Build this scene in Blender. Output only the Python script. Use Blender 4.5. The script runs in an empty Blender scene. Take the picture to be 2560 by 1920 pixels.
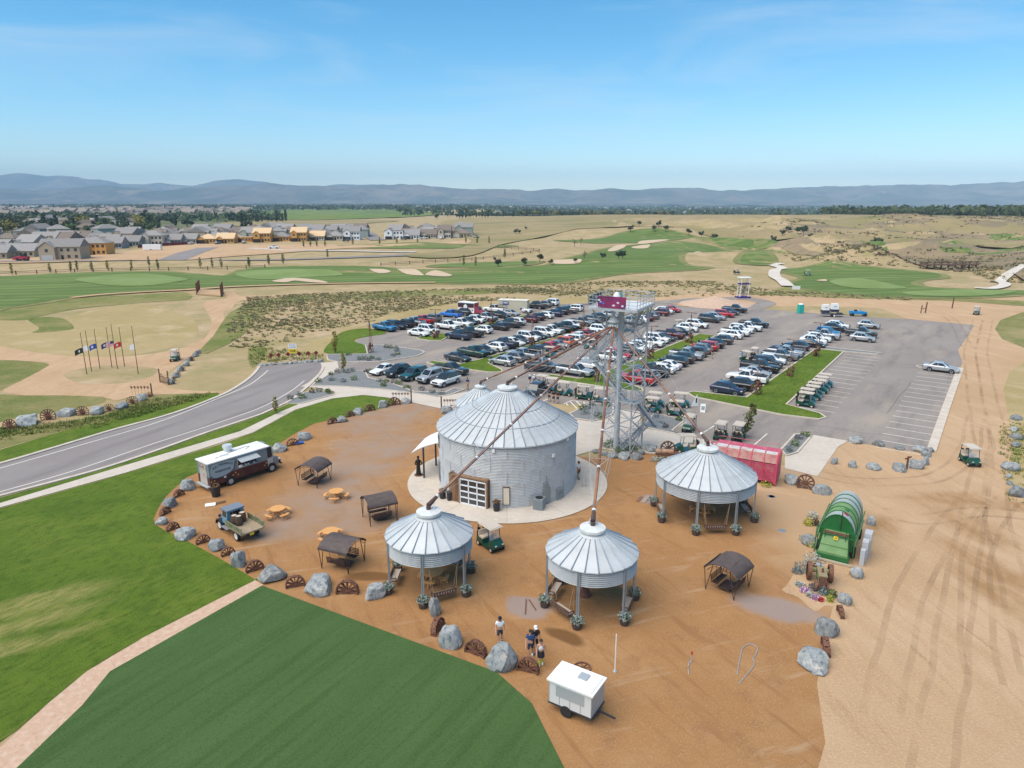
import bpy, bmesh, math, random
from mathutils import Vector, Matrix, noise
from mathutils.geometry import delaunay_2d_cdt
R = math.radians
scene = bpy.context.scene
COL = scene.collection
# ---------------------------------------------------------------- camera
CAM_H, PITCH, FPX = 25.5, R(14.7), 1730.0
cam = bpy.data.cameras.new('camera')
cam.sensor_width = 36.0
cam.lens = 36.0*FPX/2560.0
cam.clip_start, cam.clip_end = 0.5, 60000
camo = bpy.data.objects.new('camera', cam)
camo.location = (0, 0, CAM_H)
camo.rotation_euler = (R(90)-PITCH, 0, 0)
COL.objects.link(camo)
scene.camera = camo
# ---------------------------------------------------------------- sky, sun, exposure
SUN_EL, SUN_AZ = R(60), R(-125)        # azimuth clockwise from +Y (north); the sun stands left of and a little behind the camera
world = bpy.data.worlds.new('World')
scene.world = world
world.use_nodes = True
wn = world.node_tree
for n in list(wn.nodes): wn.nodes.remove(n)
wo = wn.nodes.new('ShaderNodeOutputWorld')
wb = wn.nodes.new('ShaderNodeBackground')
sky = wn.nodes.new('ShaderNodeTexSky')
sky.sky_type = 'NISHITA'
sky.sun_disc = False
sky.sun_elevation = SUN_EL
sky.sun_rotation = SUN_AZ
sky.altitude = 1500
sky.air_density = 1.0
sky.dust_density = 0.1
sky.ozone_density = 1.0
wb.inputs['Strength'].default_value = 0.10
tcw = wn.nodes.new('ShaderNodeTexCoord'); mpw = wn.nodes.new('ShaderNodeMapping'); mpw.inputs['Scale'].default_value = (1.6, 1.6, 9.0)
nzw = wn.nodes.new('ShaderNodeTexNoise'); nzw.inputs['Scale'].default_value = 1.6; nzw.inputs['Detail'].default_value = 7; nzw.inputs['Roughness'].default_value = .6; nzw.inputs['Distortion'].default_value = .6
mrw = wn.nodes.new('ShaderNodeMapRange'); mrw.inputs[1].default_value = .48; mrw.inputs[2].default_value = .80; mrw.inputs[4].default_value = .40
mxw = wn.nodes.new('ShaderNodeMix'); mxw.data_type = 'RGBA'; mxw.inputs[7].default_value = (5.2, 5.6, 6.0, 1)
wn.links.new(tcw.outputs['Generated'], mpw.inputs['Vector']); wn.links.new(mpw.outputs[0], nzw.inputs['Vector']); wn.links.new(nzw.outputs['Fac'], mrw.inputs[0])
wn.links.new(mrw.outputs[0], mxw.inputs[0]); hsw = wn.nodes.new('ShaderNodeHueSaturation'); hsw.inputs['Hue'].default_value = .487; hsw.inputs['Saturation'].default_value = 1.42; hsw.inputs['Value'].default_value = 1.1; wn.links.new(sky.outputs[0], hsw.inputs['Color']); wn.links.new(hsw.outputs[0], mxw.inputs[6]); wn.links.new(mxw.outputs[2], wb.inputs['Color'])
wn.links.new(wb.outputs[0], wo.inputs['Surface'])
sun = bpy.data.lights.new('sun', 'SUN')
sun.energy = 3.3
sun.angle = R(70)
sun.color = (1.0, 0.91, 0.78)
suno = bpy.data.objects.new('sun', sun)
sd = Vector((math.sin(SUN_AZ)*math.cos(SUN_EL), math.cos(SUN_AZ)*math.cos(SUN_EL), math.sin(SUN_EL)))
suno.rotation_euler = (-sd).to_track_quat('-Z', 'Y').to_euler()
suno.location = sd*200
COL.objects.link(suno)
vs = scene.view_settings
vs.view_transform = 'Standard'
vs.look = 'None'
vs.exposure = 0.76
vs.gamma = 1.0
vs.use_curve_mapping = False
scene.cycles.volume_max_steps = 64
# ---------------------------------------------------------------- projection of a ground point of the site plan
def G(px, py, z=0.0):
    u = (px-1280)/FPX; v = (960-py)/FPX
    dy = math.cos(PITCH)+v*math.sin(PITCH); dz = -math.sin(PITCH)+v*math.cos(PITCH)
    t = (z-CAM_H)/dz
    return Vector((u*t, dy*t, z))
class Tile:
    def __init__(s, x, y, k): s.x, s.y, s.k = x, y, k
    def __call__(s, a, b, z=0): return G(s.x+a/s.k, s.y+b/s.k, z)
TA, TB, TC, TD, TE = [Tile(x, 740, 6.637) for x in (900, 1150, 1360, 1560, 1780)]
TZ = Tile(2000, 720, 3.77)
T0 = Tile(0, 780, 3.456); T2 = Tile(620, 720, 4.254); T4 = Tile(1400, 960, 3.456); T3 = Tile(900, 940, 3.456)
TL = Tile(0, 1080, 2.766); TM = Tile(380, 1080, 3.456); TF = Tile(900, 1240, 3.456); TR = Tile(1500, 1240, 3.456); TQ = Tile(1900, 1040, 3.3515)
F1, F2, F3, F4 = [Tile(x, 400, 3.16) for x in (0, 620, 1240, 1860)]
RV, SV = Vector((.576, .8175, 0)), Vector((.8175, -.576, 0))     # parking lot axes: along the rows, across the rows
def RS(r, s, z=0): return RV*r+SV*s+Vector((0, 0, z))
ROWANG = math.atan2(SV.y, SV.x)
# ---------------------------------------------------------------- terrain height
def sstep(a, b, x):
    t = max(0., min(1., (x-a)/(b-a))); return t*t*(3-2*t)
BUMPS = [(-115, 225, 22, 12, 1.6), (-40, 262, 60, 7, 1.5), (40, 300, 26, 12, 2.2), (118, 330, 40, 20, 4.5), (160, 300, 30, 16, 3.5), (180, 245, 26, 12, -3.5), (210, 290, 40, 22, 3.0),
         (-60, 420, 30, 8, 2.2), (150, 520, 90, 30, 5.0), (300, 620, 120, 50, 9.0), (420, 560, 90, 40, 8.0), (60, 560, 120, 40, 3.0), (-150, 300, 60, 10, 1.2)]
def hz(x, y):
    d = math.hypot(x, y)
    if d < 165: return 0.0
    k = sstep(175, 320, d)
    h = 0.0
    for bx, by, sx, sy, a in BUMPS:
        e = ((x-bx)/sx)**2+((y-by)/sy)**2
        if e < 9: h += a*math.exp(-e)
    h += k*1.1*noise.noise(Vector((x*.018, y*.018, 3.1)))
    # eroded gullies on the right
    g = sstep(60, 150, x)*sstep(235, 300, y)*(1-sstep(620, 900, y))
    if g > 0:
        n = 1-abs(noise.noise(Vector((x*.014, y*.010, 7.7))))*2
        h += g*(7.5*n*n-3.5+2.0*noise.noise(Vector((x*.05, y*.05, 1.))))
    # prairie swell then the river valley
    w = math.exp(-((y-900)/330)**2)*sstep(-140, 150, x)
    h += 9*w
    h -= 14*sstep(1150, 1900, y)*sstep(-200, 300, x)
    return h*k if d < 320 else h
# ---------------------------------------------------------------- materials
MATS = {}
def nodes_of(m):
    m.use_nodes = True
    nt = m.node_tree
    for n in list(nt.nodes): nt.nodes.remove(n)
    o = nt.nodes.new('ShaderNodeOutputMaterial'); b = nt.nodes.new('ShaderNodeBsdfPrincipled')
    nt.links.new(b.outputs[0], o.inputs['Surface'])
    return nt, b
def coord(nt, kind='Object'):
    t = nt.nodes.new('ShaderNodeTexCoord'); return t.outputs[kind]
def noisef(nt, vec, scale, detail=4, rough=.6, stretch=None, lo=.35, hi=.65, dist=0.):
    if stretch:
        mp = nt.nodes.new('ShaderNodeMapping'); mp.vector_type = 'TEXTURE'; mp.inputs['Scale'].default_value = [1/q for q in stretch[:3]]
        if len(stretch) > 3: mp.inputs['Rotation'].default_value = (0, 0, stretch[3])
        nt.links.new(vec, mp.inputs['Vector']); vec = mp.outputs[0]
    n = nt.nodes.new('ShaderNodeTexNoise'); n.inputs['Scale'].default_value = scale
    n.inputs['Detail'].default_value = detail; n.inputs['Roughness'].default_value = rough
    n.inputs['Distortion'].default_value = dist
    nt.links.new(vec, n.inputs['Vector'])
    r = nt.nodes.new('ShaderNodeMapRange'); r.inputs[1].default_value = lo; r.inputs[2].default_value = hi
    nt.links.new(n.outputs['Fac'], r.inputs[0])
    return r.outputs[0]
def mixc(nt, f, a, b):
    m = nt.nodes.new('ShaderNodeMix'); m.data_type = 'RGBA'
    if isinstance(f, float): m.inputs[0].default_value = f
    else: nt.links.new(f, m.inputs[0])
    for s, v in ((6, a), (7, b)):
        if isinstance(v, (tuple, list)): m.inputs[s].default_value = (*v[:3], 1)
        else: nt.links.new(v, m.inputs[s])
    return m.outputs[2]
def bumpn(nt, b, h, strength, dist):
    bp = nt.nodes.new('ShaderNodeBump'); bp.inputs['Strength'].default_value = strength; bp.inputs['Distance'].default_value = dist
    nt.links.new(h, bp.inputs['Height']); nt.links.new(bp.outputs[0], b.inputs['Normal'])
def M(name, col, rough=.55, metal=0., col2=None, nscale=2., lo=.4, hi=.65, bump=0., bscale=20., stretch=None, rnd=0., spec=.5, coat=0., trans=0., alpha=1., kind='Object'):
    if name in MATS: return MATS[name]
    m = bpy.data.materials.new(name); nt, b = nodes_of(m)
    b.inputs['Roughness'].default_value = rough; b.inputs['Metallic'].default_value = metal
    b.inputs['Specular IOR Level'].default_value = spec; b.inputs['Coat Weight'].default_value = coat
    b.inputs['Transmission Weight'].default_value = trans; b.inputs['Alpha'].default_value = alpha
    c = (*col, 1)
    if col2 is not None:
        v = coord(nt, kind)
        c = mixc(nt, noisef(nt, v, nscale, lo=lo, hi=hi, stretch=stretch), col, col2)
        if bump: bumpn(nt, b, noisef(nt, v, bscale, lo=.2, hi=.8), bump, .02)
    elif bump:
        bumpn(nt, b, noisef(nt, coord(nt, kind), bscale, lo=.2, hi=.8), bump, .02)
    if rnd:
        oi = nt.nodes.new('ShaderNodeObjectInfo'); hs = nt.nodes.new('ShaderNodeHueSaturation')
        mr = nt.nodes.new('ShaderNodeMapRange'); mr.inputs[3].default_value = 1-rnd; mr.inputs[4].default_value = 1+rnd
        nt.links.new(oi.outputs['Random'], mr.inputs[0]); nt.links.new(mr.outputs[0], hs.inputs['Value'])
        if isinstance(c, tuple): hs.inputs['Color'].default_value = c
        else: nt.links.new(c, hs.inputs['Color'])
        c = hs.outputs[0]
    if isinstance(c, tuple): b.inputs['Base Color'].default_value = c
    else: nt.links.new(c, b.inputs['Base Color'])
    MATS[name] = m
    return m
def LAND(name, base, layers, rough=.95, bump=.5, bscale=6., bdist=.05):
    """layers: (colour, scale, lo, hi, stretch or None)"""
    m = bpy.data.materials.new(name); nt, b = nodes_of(m)
    b.inputs['Roughness'].default_value = rough; b.inputs['Specular IOR Level'].default_value = .15
    v = coord(nt); c = base
    for L in layers:
        c = mixc(nt, noisef(nt, v, L[1], 5, .65, L[4] if len(L) > 4 else None, L[2], L[3]), c, L[0])
    if isinstance(c, tuple): b.inputs['Base Color'].default_value = (*c, 1)
    else: nt.links.new(c, b.inputs['Base Color'])
    if bump: bumpn(nt, b, noisef(nt, v, bscale, 6, .7, None, .2, .8), bump, bdist)
    MATS[name] = m
    return m
def ellipse_mask(nt, v, els, warp=1.2, soft=.45):
    nz = nt.nodes.new('ShaderNodeTexNoise'); nz.inputs['Scale'].default_value = .45; nz.inputs['Detail'].default_value = 5; nt.links.new(v, nz.inputs['Vector'])
    s = nt.nodes.new('ShaderNodeVectorMath'); s.operation = 'SUBTRACT'; nt.links.new(nz.outputs['Color'], s.inputs[0]); s.inputs[1].default_value = (.5, .5, .5)
    s2 = nt.nodes.new('ShaderNodeVectorMath'); s2.operation = 'SCALE'; nt.links.new(s.outputs[0], s2.inputs[0]); s2.inputs['Scale'].default_value = warp*2
    ad = nt.nodes.new('ShaderNodeVectorMath'); nt.links.new(v, ad.inputs[0]); nt.links.new(s2.outputs[0], ad.inputs[1])
    out = None
    for cx, cy, rx, ry, rot in els:
        mp = nt.nodes.new('ShaderNodeMapping'); mp.vector_type = 'TEXTURE'
        mp.inputs['Location'].default_value = (cx, cy, 0); mp.inputs['Rotation'].default_value = (0, 0, rot); mp.inputs['Scale'].default_value = (rx, ry, 1000)
        nt.links.new(ad.outputs[0], mp.inputs['Vector'])
        ln = nt.nodes.new('ShaderNodeVectorMath'); ln.operation = 'LENGTH'; nt.links.new(mp.outputs[0], ln.inputs[0])
        mr = nt.nodes.new('ShaderNodeMapRange'); mr.interpolation_type = 'SMOOTHSTEP'; mr.inputs[1].default_value = 1+soft; mr.inputs[2].default_value = 1-soft; nt.links.new(ln.outputs['Value'], mr.inputs[0])
        if out is None: out = mr.outputs[0]
        else:
            m = nt.nodes.new('ShaderNodeMath'); m.operation = 'MAXIMUM'; nt.links.new(out, m.inputs[0]); nt.links.new(mr.outputs[0], m.inputs[1]); out = m.outputs[0]
    return out
def add_patch(m, fac_fn, col):
    nt = m.node_tree; b = [n for n in nt.nodes if n.type == 'BSDF_PRINCIPLED'][0]
    v = coord(nt); f = fac_fn(nt, v)
    lk = b.inputs['Base Color'].links[0]; src = lk.from_socket
    nt.links.new(mixc(nt, f, src, col), b.inputs['Base Color'])
def mulf(nt, a, b_):
    m = nt.nodes.new('ShaderNodeMath'); m.operation = 'MULTIPLY'; nt.links.new(a, m.inputs[0])
    if isinstance(b_, (int, float)): m.inputs[1].default_value = b_
    else: nt.links.new(b_, m.inputs[1])
    return m.outputs[0]
def xgrad(nt, v, x0, x1, warp=2.5):
    nz = nt.nodes.new('ShaderNodeTexNoise'); nz.inputs['Scale'].default_value = .3; nz.inputs['Detail'].default_value = 5; nt.links.new(v, nz.inputs['Vector'])
    sx = nt.nodes.new('ShaderNodeSeparateXYZ'); nt.links.new(v, sx.inputs[0])
    ma = nt.nodes.new('ShaderNodeMath'); ma.operation = 'MULTIPLY_ADD'; nt.links.new(nz.outputs['Fac'], ma.inputs[0]); ma.inputs[1].default_value = warp*2; nt.links.new(sx.outputs[0], ma.inputs[2])
    mr = nt.nodes.new('ShaderNodeMapRange'); mr.interpolation_type = 'SMOOTHSTEP'; mr.inputs[1].default_value = x0+warp; mr.inputs[2].default_value = x1+warp; nt.links.new(ma.outputs[0], mr.inputs[0])
    return mr.outputs[0]
# ---------------------------------------------------------------- mesh builder
class MB:
    def __init__(s): s.v = []; s.f = []
    def add(s, vs, fs):
        o = len(s.v); s.v += [tuple(p) for p in vs]; s.f += [tuple(i+o for i in f) for f in fs]; return s
    def box(s, c, d, rz=0., rx=0., ry=0., taper=1.):
        m = Matrix.Rotation(rz, 3, 'Z') @ Matrix.Rotation(ry, 3, 'Y') @ Matrix.Rotation(rx, 3, 'X'); c = Vector(c)
        vs = []
        for z in (-.5, .5):
            t = taper if z > 0 else 1.
            for x, y in ((-.5, -.5), (.5, -.5), (.5, .5), (-.5, .5)):
                vs.append(c+m @ Vector((x*d[0]*t, y*d[1]*t, z*d[2])))
        return s.add(vs, [(3, 2, 1, 0), (4, 5, 6, 7), (0, 1, 5, 4), (1, 2, 6, 5), (2, 3, 7, 6), (3, 0, 4, 7)])
    def bar(s, a, b, w, h=None, up=(0, 0, 1)):
        a = Vector(a); b = Vector(b); h = h or w; d = (b-a)
        if d.length < 1e-6: return s
        d.normalize(); u = Vector(up)
        if abs(d.dot(u)) > .98: u = Vector((1, 0, 0))
        x = d.cross(u).normalized(); z = x.cross(d).normalized()
        vs = [p+x*i*w/2+z*j*h/2 for p in (a, b) for i, j in ((-1, -1), (1, -1), (1, 1), (-1, 1))]
        return s.add(vs, [(3, 2, 1, 0), (4, 5, 6, 7), (0, 1, 5, 4), (1, 2, 6, 5), (2, 3, 7, 6), (3, 0, 4, 7)])
    def cyl(s, a, b, r, r2=None, n=8, caps=True):
        a = Vector(a); b = Vector(b); r2 = r if r2 is None else r2; d = (b-a).normalized()
        u = Vector((0, 0, 1)) if abs(d.z) < .95 else Vector((1, 0, 0))
        x = d.cross(u).normalized(); y = d.cross(x).normalized()
        vs = []; fs = []
        for p, q in ((a, r), (b, r2)):
            for i in range(n):
                t = 2*math.pi*i/n; vs.append(p+x*q*math.cos(t)+y*q*math.sin(t))
        for i in range(n):
            j = (i+1) % n; fs.append((i, i+n, j+n, j))
        if caps: fs += [tuple(range(n)), tuple(range(2*n-1, n-1, -1))]
        return s.add(vs, fs)
    def tube(s, pts, r, n=6):
        for a, b in zip(pts, pts[1:]): s.cyl(a, b, r, n=n)
        return s
    def lathe(s, prof, n=24, c=(0, 0, 0), a0=0., a1=2*math.pi, caps=False):
        full = abs(a1-a0-2*math.pi) < 1e-6; m = n if full else n+1
        vs = []; fs = []; k = len(prof)
        for i in range(m):
            t = a0+(a1-a0)*i/n
            for r, z in prof: vs.append((c[0]+r*math.cos(t), c[1]+r*math.sin(t), c[2]+z))
        for i in range(n):
            j = (i+1) % m
            for q in range(k-1): fs.append((i*k+q, j*k+q, j*k+q+1, i*k+q+1))
        if caps and full:
            fs.append(tuple(i*k for i in range(m-1, -1, -1))); fs.append(tuple(i*k+k-1 for i in range(m)))
        return s.add(vs, fs)
    def prism(s, poly, z0, z1, M4=None):
        """poly in xy, extruded in z; optional matrix"""
        n = len(poly); vs = [Vector((p[0], p[1], z)) for z in (z0, z1) for p in poly]
        if M4: vs = [M4 @ v for v in vs]
        fs = [tuple(range(n-1, -1, -1)), tuple(range(n, 2*n))]+[(i, (i+1) % n, (i+1) % n+n, i+n) for i in range(n)]
        return s.add(vs, fs)
    def loft(s, secs, caps=True, closed=True):
        k = len(secs[0]); vs = [p for q in secs for p in q]; fs = []
        for i in range(len(secs)-1):
            for j in range(k if closed else k-1):
                a = i*k+j; b = i*k+(j+1) % k; fs.append((a, b, b+k, a+k))
        if caps: fs += [tuple(range(k-1, -1, -1)), tuple(range((len(secs)-1)*k, len(secs)*k))]
        return s.add(vs, fs)
    def quad(s, a, b, c, d): return s.add([a, b, c, d], [(0, 1, 2, 3)])
    def sphere(s, c, r, n=8, m=6, sz=1.):
        prof = [(r*math.sin(math.pi*i/m)+1e-4, -r*sz*math.cos(math.pi*i/m)) for i in range(m+1)]
        return s.lathe(prof, n, c)
    def xf(s, M4): s.v = [tuple(M4 @ Vector(p)) for p in s.v]; return s
    def mesh(s, name, mat, smooth=False):
        me = bpy.data.meshes.new(name); me.from_pydata(s.v, [], s.f)
        if isinstance(mat, (list, tuple)):
            for q in mat: me.materials.append(q)
        elif mat: me.materials.append(mat)
        if smooth:
            me.shade_smooth()
            if smooth is not True: me.set_sharp_from_angle(angle=R(smooth))
        me.update()
        return me
    def obj(s, name, mat, parent=None, smooth=False, fix=True):
        me = s.mesh(name, mat, smooth)
        if fix:
            bm = bmesh.new(); bm.from_mesh(me); bmesh.ops.recalc_face_normals(bm, faces=bm.faces); bm.to_mesh(me); bm.free()
        return link(name, me, parent)
def link(name, me, parent=None, loc=None, rz=None):
    o = bpy.data.objects.new(name, me); COL.objects.link(o)
    if parent: o.parent = parent
    if loc is not None: o.location = loc
    if rz is not None: o.rotation_euler[2] = rz
    return o
def tag(o, label, cat, group=None, kind=None):
    if label: o['label'] = label
    if cat: o['category'] = cat
    if group: o['group'] = group
    if kind: o['kind'] = kind
    return o
def thing(name, label, cat, loc=(0, 0, 0), rz=0., group=None):
    o = bpy.data.objects.new(name, None); COL.objects.link(o); o.empty_display_size = .1
    o.location = loc; o.rotation_euler[2] = rz
    return tag(o, label, cat, group)
def copy_tree(o, parent=None):
    c = o.copy(); COL.objects.link(c); c.parent = parent
    for ch in o.children: copy_tree(ch, c)
    return c
def dup(root, loc, rz, label, group=None, cat=None):
    c = copy_tree(root); c.location = loc; c.rotation_euler[2] = rz
    if label: c['label'] = label
    if group: c['group'] = group
    if cat: c['category'] = cat
    return c
def text_mesh(s, size, name, mat, parent, M4, font_arc=None):
    cu = bpy.data.curves.new(name, 'FONT'); cu.body = s; cu.size = size; cu.extrude = .004; cu.align_x = 'CENTER'; cu.align_y = 'CENTER'
    o = bpy.data.objects.new(name, cu); COL.objects.link(o)
    dg = bpy.context.evaluated_depsgraph_get(); me = bpy.data.meshes.new_from_object(o.evaluated_get(dg))
    bpy.data.objects.remove(o); bpy.data.curves.remove(cu)
    me.transform(M4); me.materials.clear(); me.materials.append(mat)
    return link(name, me, parent)
def smooth_poly(pts, closed=True, n=5):
    out = []; k = len(pts)
    rng = range(k) if closed else range(k-1)
    for i in rng:
        p0 = pts[(i-1) % k] if closed or i else pts[i]; p1 = pts[i]; p2 = pts[(i+1) % k]; p3 = pts[(i+2) % k] if closed or i+2 < k else p2
        for j in range(n):
            t = j/n
            out.append(.5*((2*p1)+(p2-p0)*t+(2*p0-5*p1+4*p2-p3)*t*t+(3*p1-p0-3*p2+p3)*t**3))
    if not closed: out.append(pts[-1])
    return out
def inside(x, y, P):
    c = False; j = len(P)-1
    for i in range(len(P)):
        if (P[i].y > y) != (P[j].y > y) and x < (P[j].x-P[i].x)*(y-P[i].y)/(P[j].y-P[i].y)+P[i].x: c = not c
        j = i
    return c
def sheet(name, pts, z, mat, smooth=0, step=None, jitter=0., kind='structure', parent=None, holes=()):
    """a ground sheet with the given outline, draped on the terrain"""
    P = [Vector((p[0], p[1], 0)) for p in pts]
    if smooth: P = smooth_poly(P, True, smooth)
    if jitter:
        P = [p+Vector((noise.noise(p*.35+Vector((5, 0, 0))), noise.noise(p*.35+Vector((0, 9, 3))), 0))*jitter for p in P]
    v2 = [p.to_2d() for p in P]; e = [(i, (i+1) % len(P)) for i in range(len(P))]
    if step:
        x0 = min(p.x for p in P); x1 = max(p.x for p in P); y0 = min(p.y for p in P); y1 = max(p.y for p in P)
        x = x0+step/2
        while x < x1:
            y = y0+step/2
            while y < y1:
                if inside(x, y, P): v2.append(Vector((x, y)))
                y += step
            x += step
    r = delaunay_2d_cdt(v2, e, [], 1, 1e-4)
    vs = [(p.x, p.y, hz(p.x, p.y)+z) for p in r[0]]
    me = bpy.data.meshes.new(name); me.from_pydata(vs, [], [tuple(f) for f in r[2]]); me.materials.append(mat)
    bm = bmesh.new(); bm.from_mesh(me)
    for f in bm.faces:
        if f.normal.z < 0: f.normal_flip()
    bm.to_mesh(me); bm.free()
    me.shade_smooth()
    o = link(name, me, parent)
    if kind: o['kind'] = kind
    return o
def strip(name, pts, w, z, mat, smooth=6, kind='structure', step=None, parent=None):
    P = [Vector((p[0], p[1], 0)) for p in pts]
    if smooth: P = smooth_poly(P, False, smooth)
    L, Rr = [], []
    for i, p in enumerate(P):
        d = (P[min(i+1, len(P)-1)]-P[max(i-1, 0)]).normalized(); nn = Vector((-d.y, d.x, 0))
        L.append(p+nn*w/2); Rr.append(p-nn*w/2)
    mb = MB(); n = len(P)
    for q in (L, Rr): mb.v += [(p.x, p.y, hz(p.x, p.y)+z) for p in q]
    mb.f = [(i, i+n, i+n+1, i+1) for i in range(n-1)]
    o = mb.obj(name, mat, parent)
    for p in o.data.polygons:
        if p.normal.z < 0: o.data.flip_normals(); break
    if kind: o['kind'] = kind
    return o
def kerb(name, pts, mat, closed=False, w=.3, h=.12, smooth=0, z=0.):
    P = [Vector((p[0], p[1], 0)) for p in pts]
    if smooth: P = smooth_poly(P, closed, smooth)
    n = len(P); secs = []
    for i, p in enumerate(P):
        a = P[(i-1) % n] if closed else P[max(i-1, 0)]; b = P[(i+1) % n] if closed else P[min(i+1, n-1)]
        d = (b-a).normalized(); nn = Vector((-d.y, d.x, 0))
        secs.append([p+nn*w/2+Vector((0, 0, z)), p+nn*w/2+Vector((0, 0, z+h)), p-nn*w/2+Vector((0, 0, z+h)), p-nn*w/2+Vector((0, 0, z))])
    if closed: secs.append(secs[0])
    o = MB().loft(secs, caps=not closed).obj(name, mat)
    o['kind'] = 'structure'
    return o
rnd = random.Random(7)
# ================================================================ GROUND AND SETTING
SOIL = LAND('soil', (.41, .295, .17), [((.32, .245, .115), .03, .38, .6), ((.47, .345, .225), .10, .5, .68), ((.26, .225, .095), .12, .47, .64), ((.20, .19, .08), .6, .55, .70, (.6, 1, 1, 0)), ((.15, .155, .06), 1.6, .60, .70), ((.38, .28, .16), 5., .45, .7)])
DIRT = LAND('dirt', (.46, .30, .172), [((.51, .345, .21), .12, .4, .65), ((.40, .25, .132), .05, .5, .68), ((.43, .275, .155), .5, .45, .65, (1, .22, 1, .12)), ((.37, .23, .12), 1.6, .56, .7, (1, .10, 1, .08)), ((.52, .375, .24), 7., .50, .7), ((.34, .215, .115), 12., .60, .72)], bump=.7, bscale=6, bdist=.08)
COURT = LAND('courtyard_gravel', (.355, .185, .075), [((.32, .16, .062), .07, .35, .65), ((.39, .22, .10), .16, .5, .70), ((.275, .14, .06), .5, .52, .7), ((.42, .24, .115), 9., .5, .7), ((.21, .11, .05), 14., .58, .72), ((.29, .145, .06), 1.1, .55, .66, (1, .12, 1, .5)), ((.40, .25, .14), .9, .58, .70, (.15, 1, 1, .3))], bump=.7, bscale=22, bdist=.04)
COMPACT = LAND('compacted_gravel', (.30, .215, .165), [((.335, .20, .105), .25, .40, .62), ((.27, .205, .175), .6, .45, .7), ((.24, .17, .12), 6., .55, .7)], bump=.3, bscale=25, bdist=.02)
LAWN = LAND('lawn_grass', (.090, .150, .014), [((.13, .185, .020), .10, .4, .62), ((.065, .118, .012), .28, .5, .68), ((.165, .195, .03), .7, .53, .74, (1, .28, 1, -.55)), ((.048, .09, .009), 3.0, .48, .72, (1, .35, 1, -.55)), ((.15, .195, .03), 11., .52, .75)], bump=1., bscale=9, bdist=.08)
WILD = LAND('wild_grass', (.22, .205, .07), [((.13, .165, .035), .10, .45, .6), ((.34, .27, .13), .07, .50, .66), ((.11, .13, .03), .8, .58, .7), ((.29, .245, .11), 4., .5, .7)], bump=1., bscale=5, bdist=.12)
DRY = LAND('dry_grass', (.36, .27, .125), [((.30, .235, .09), .06, .42, .6), ((.46, .345, .20), .12, .5, .68), ((.16, .15, .06), .7, .6, .7), ((.40, .31, .17), 5., .45, .7)], bump=.7, bscale=4, bdist=.08)
TURF = LAND('artificial_turf', (.056, .104, .030), [((.064, .116, .035), .5, .42, .62, (1, .3, 1, -.55)), ((.046, .088, .024), 1.3, .48, .62, (.04, 1, 1, 1.02)), ((.085, .14, .05), 16., .5, .75), ((.034, .066, .017), 9., .52, .75)], bump=.6, bscale=25, bdist=.03)
FAIR = LAND('fairway_grass', (.115, .165, .045), [((.155, .205, .06), .05, .44, .58, (.25, 1, 1, .25)), ((.085, .13, .03), .035, .5, .66), ((.13, .17, .05), 1.1, .5, .7)], bump=.3)
ROUGH = LAND('rough_grass', (.20, .19, .075), [((.14, .165, .05), .08, .42, .6), ((.30, .25, .12), .15, .52, .68)], bump=.4)
FAIR2 = LAND('putting_green', (.185, .245, .085), [((.155, .215, .065), .05, .45, .6)], bump=0)
SAND = LAND('bunker_sand', (.52, .40, .28), [((.45, .34, .23), .4, .45, .7)])
ASPH = LAND('asphalt', (.245, .212, .190), [((.28, .243, .215), .06, .42, .62), ((.20, .172, .156), .4, .5, .68, (1, .2, 1, -.615)), ((.34, .285, .23), .16, .52, .70, (1, .25, 1, -.615)), ((.17, .15, .14), 6., .55, .75), ((.15, .135, .13), .9, .66, .72)], rough=.9, bump=.25, bscale=30, bdist=.01)
ROAD = LAND('road_asphalt', (.235, .208, .198), [((.255, .23, .215), .08, .42, .6), ((.195, .172, .166), .5, .48, .66, (.08, 1, 1, 1.17)), ((.18, .16, .158), 8., .55, .75)], rough=.85, bump=.2, bscale=30, bdist=.01)
CONC = LAND('concrete', (.52, .455, .385), [((.47, .41, .345), .3, .42, .64), ((.56, .50, .43), 2., .5, .7)], rough=.85, bump=.1, bscale=20, bdist=.01)
KERB = LAND('kerb_concrete', (.55, .48, .40), [((.46, .39, .32), .8, .42, .66)], rough=.9, bump=.1)
GREYG = LAND('grey_gravel', (.19, .195, .195), [((.25, .255, .25), 4., .45, .65), ((.13, .135, .14), 9., .5, .7)], bump=.8, bscale=20, bdist=.04)
PAINT = LAND('road_paint', (.72, .68, .60), [((.45, .41, .37), 1.2, .56, .72)], rough=.8, bump=0)
PEBBLE = LAND('pebble_path', (.50, .335, .235), [((.58, .43, .33), 3., .45, .65), ((.40, .25, .16), 6., .5, .7)], bump=.5, bscale=25, bdist=.02)
CPATH = LAND('cart_path_concrete', (.60, .54, .47), [((.52, .46, .40), .2, .4, .6)], bump=0)
PRAIRIE = LAND('prairie_grass', (.27, .215, .10), [((.33, .245, .135), .012, .4, .6), ((.20, .185, .075), .02, .48, .64, (.4, 1, 1, 0)), ((.24, .18, .11), .1, .55, .68)], bump=.4, bscale=.3, bdist=.6)
HILLG = LAND('hillside_scrub', (.27, .20, .12), [((.20, .165, .10), .03, .42, .6), ((.33, .23, .14), .05, .5, .66), ((.13, .12, .07), .25, .56, .68)], bump=.6, bscale=.25, bdist=1.)
MEADOW = LAND('meadow', (.11, .18, .035), [((.19, .20, .05), .008, .42, .6), ((.08, .13, .03), .03, .5, .66)], bump=0)
TOWNG = LAND('town_ground', (.15, .15, .075), [((.10, .12, .05), .012, .42, .58), ((.22, .19, .13), .03, .5, .66), ((.07, .085, .04), .06, .52, .64)], bump=0)
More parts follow.
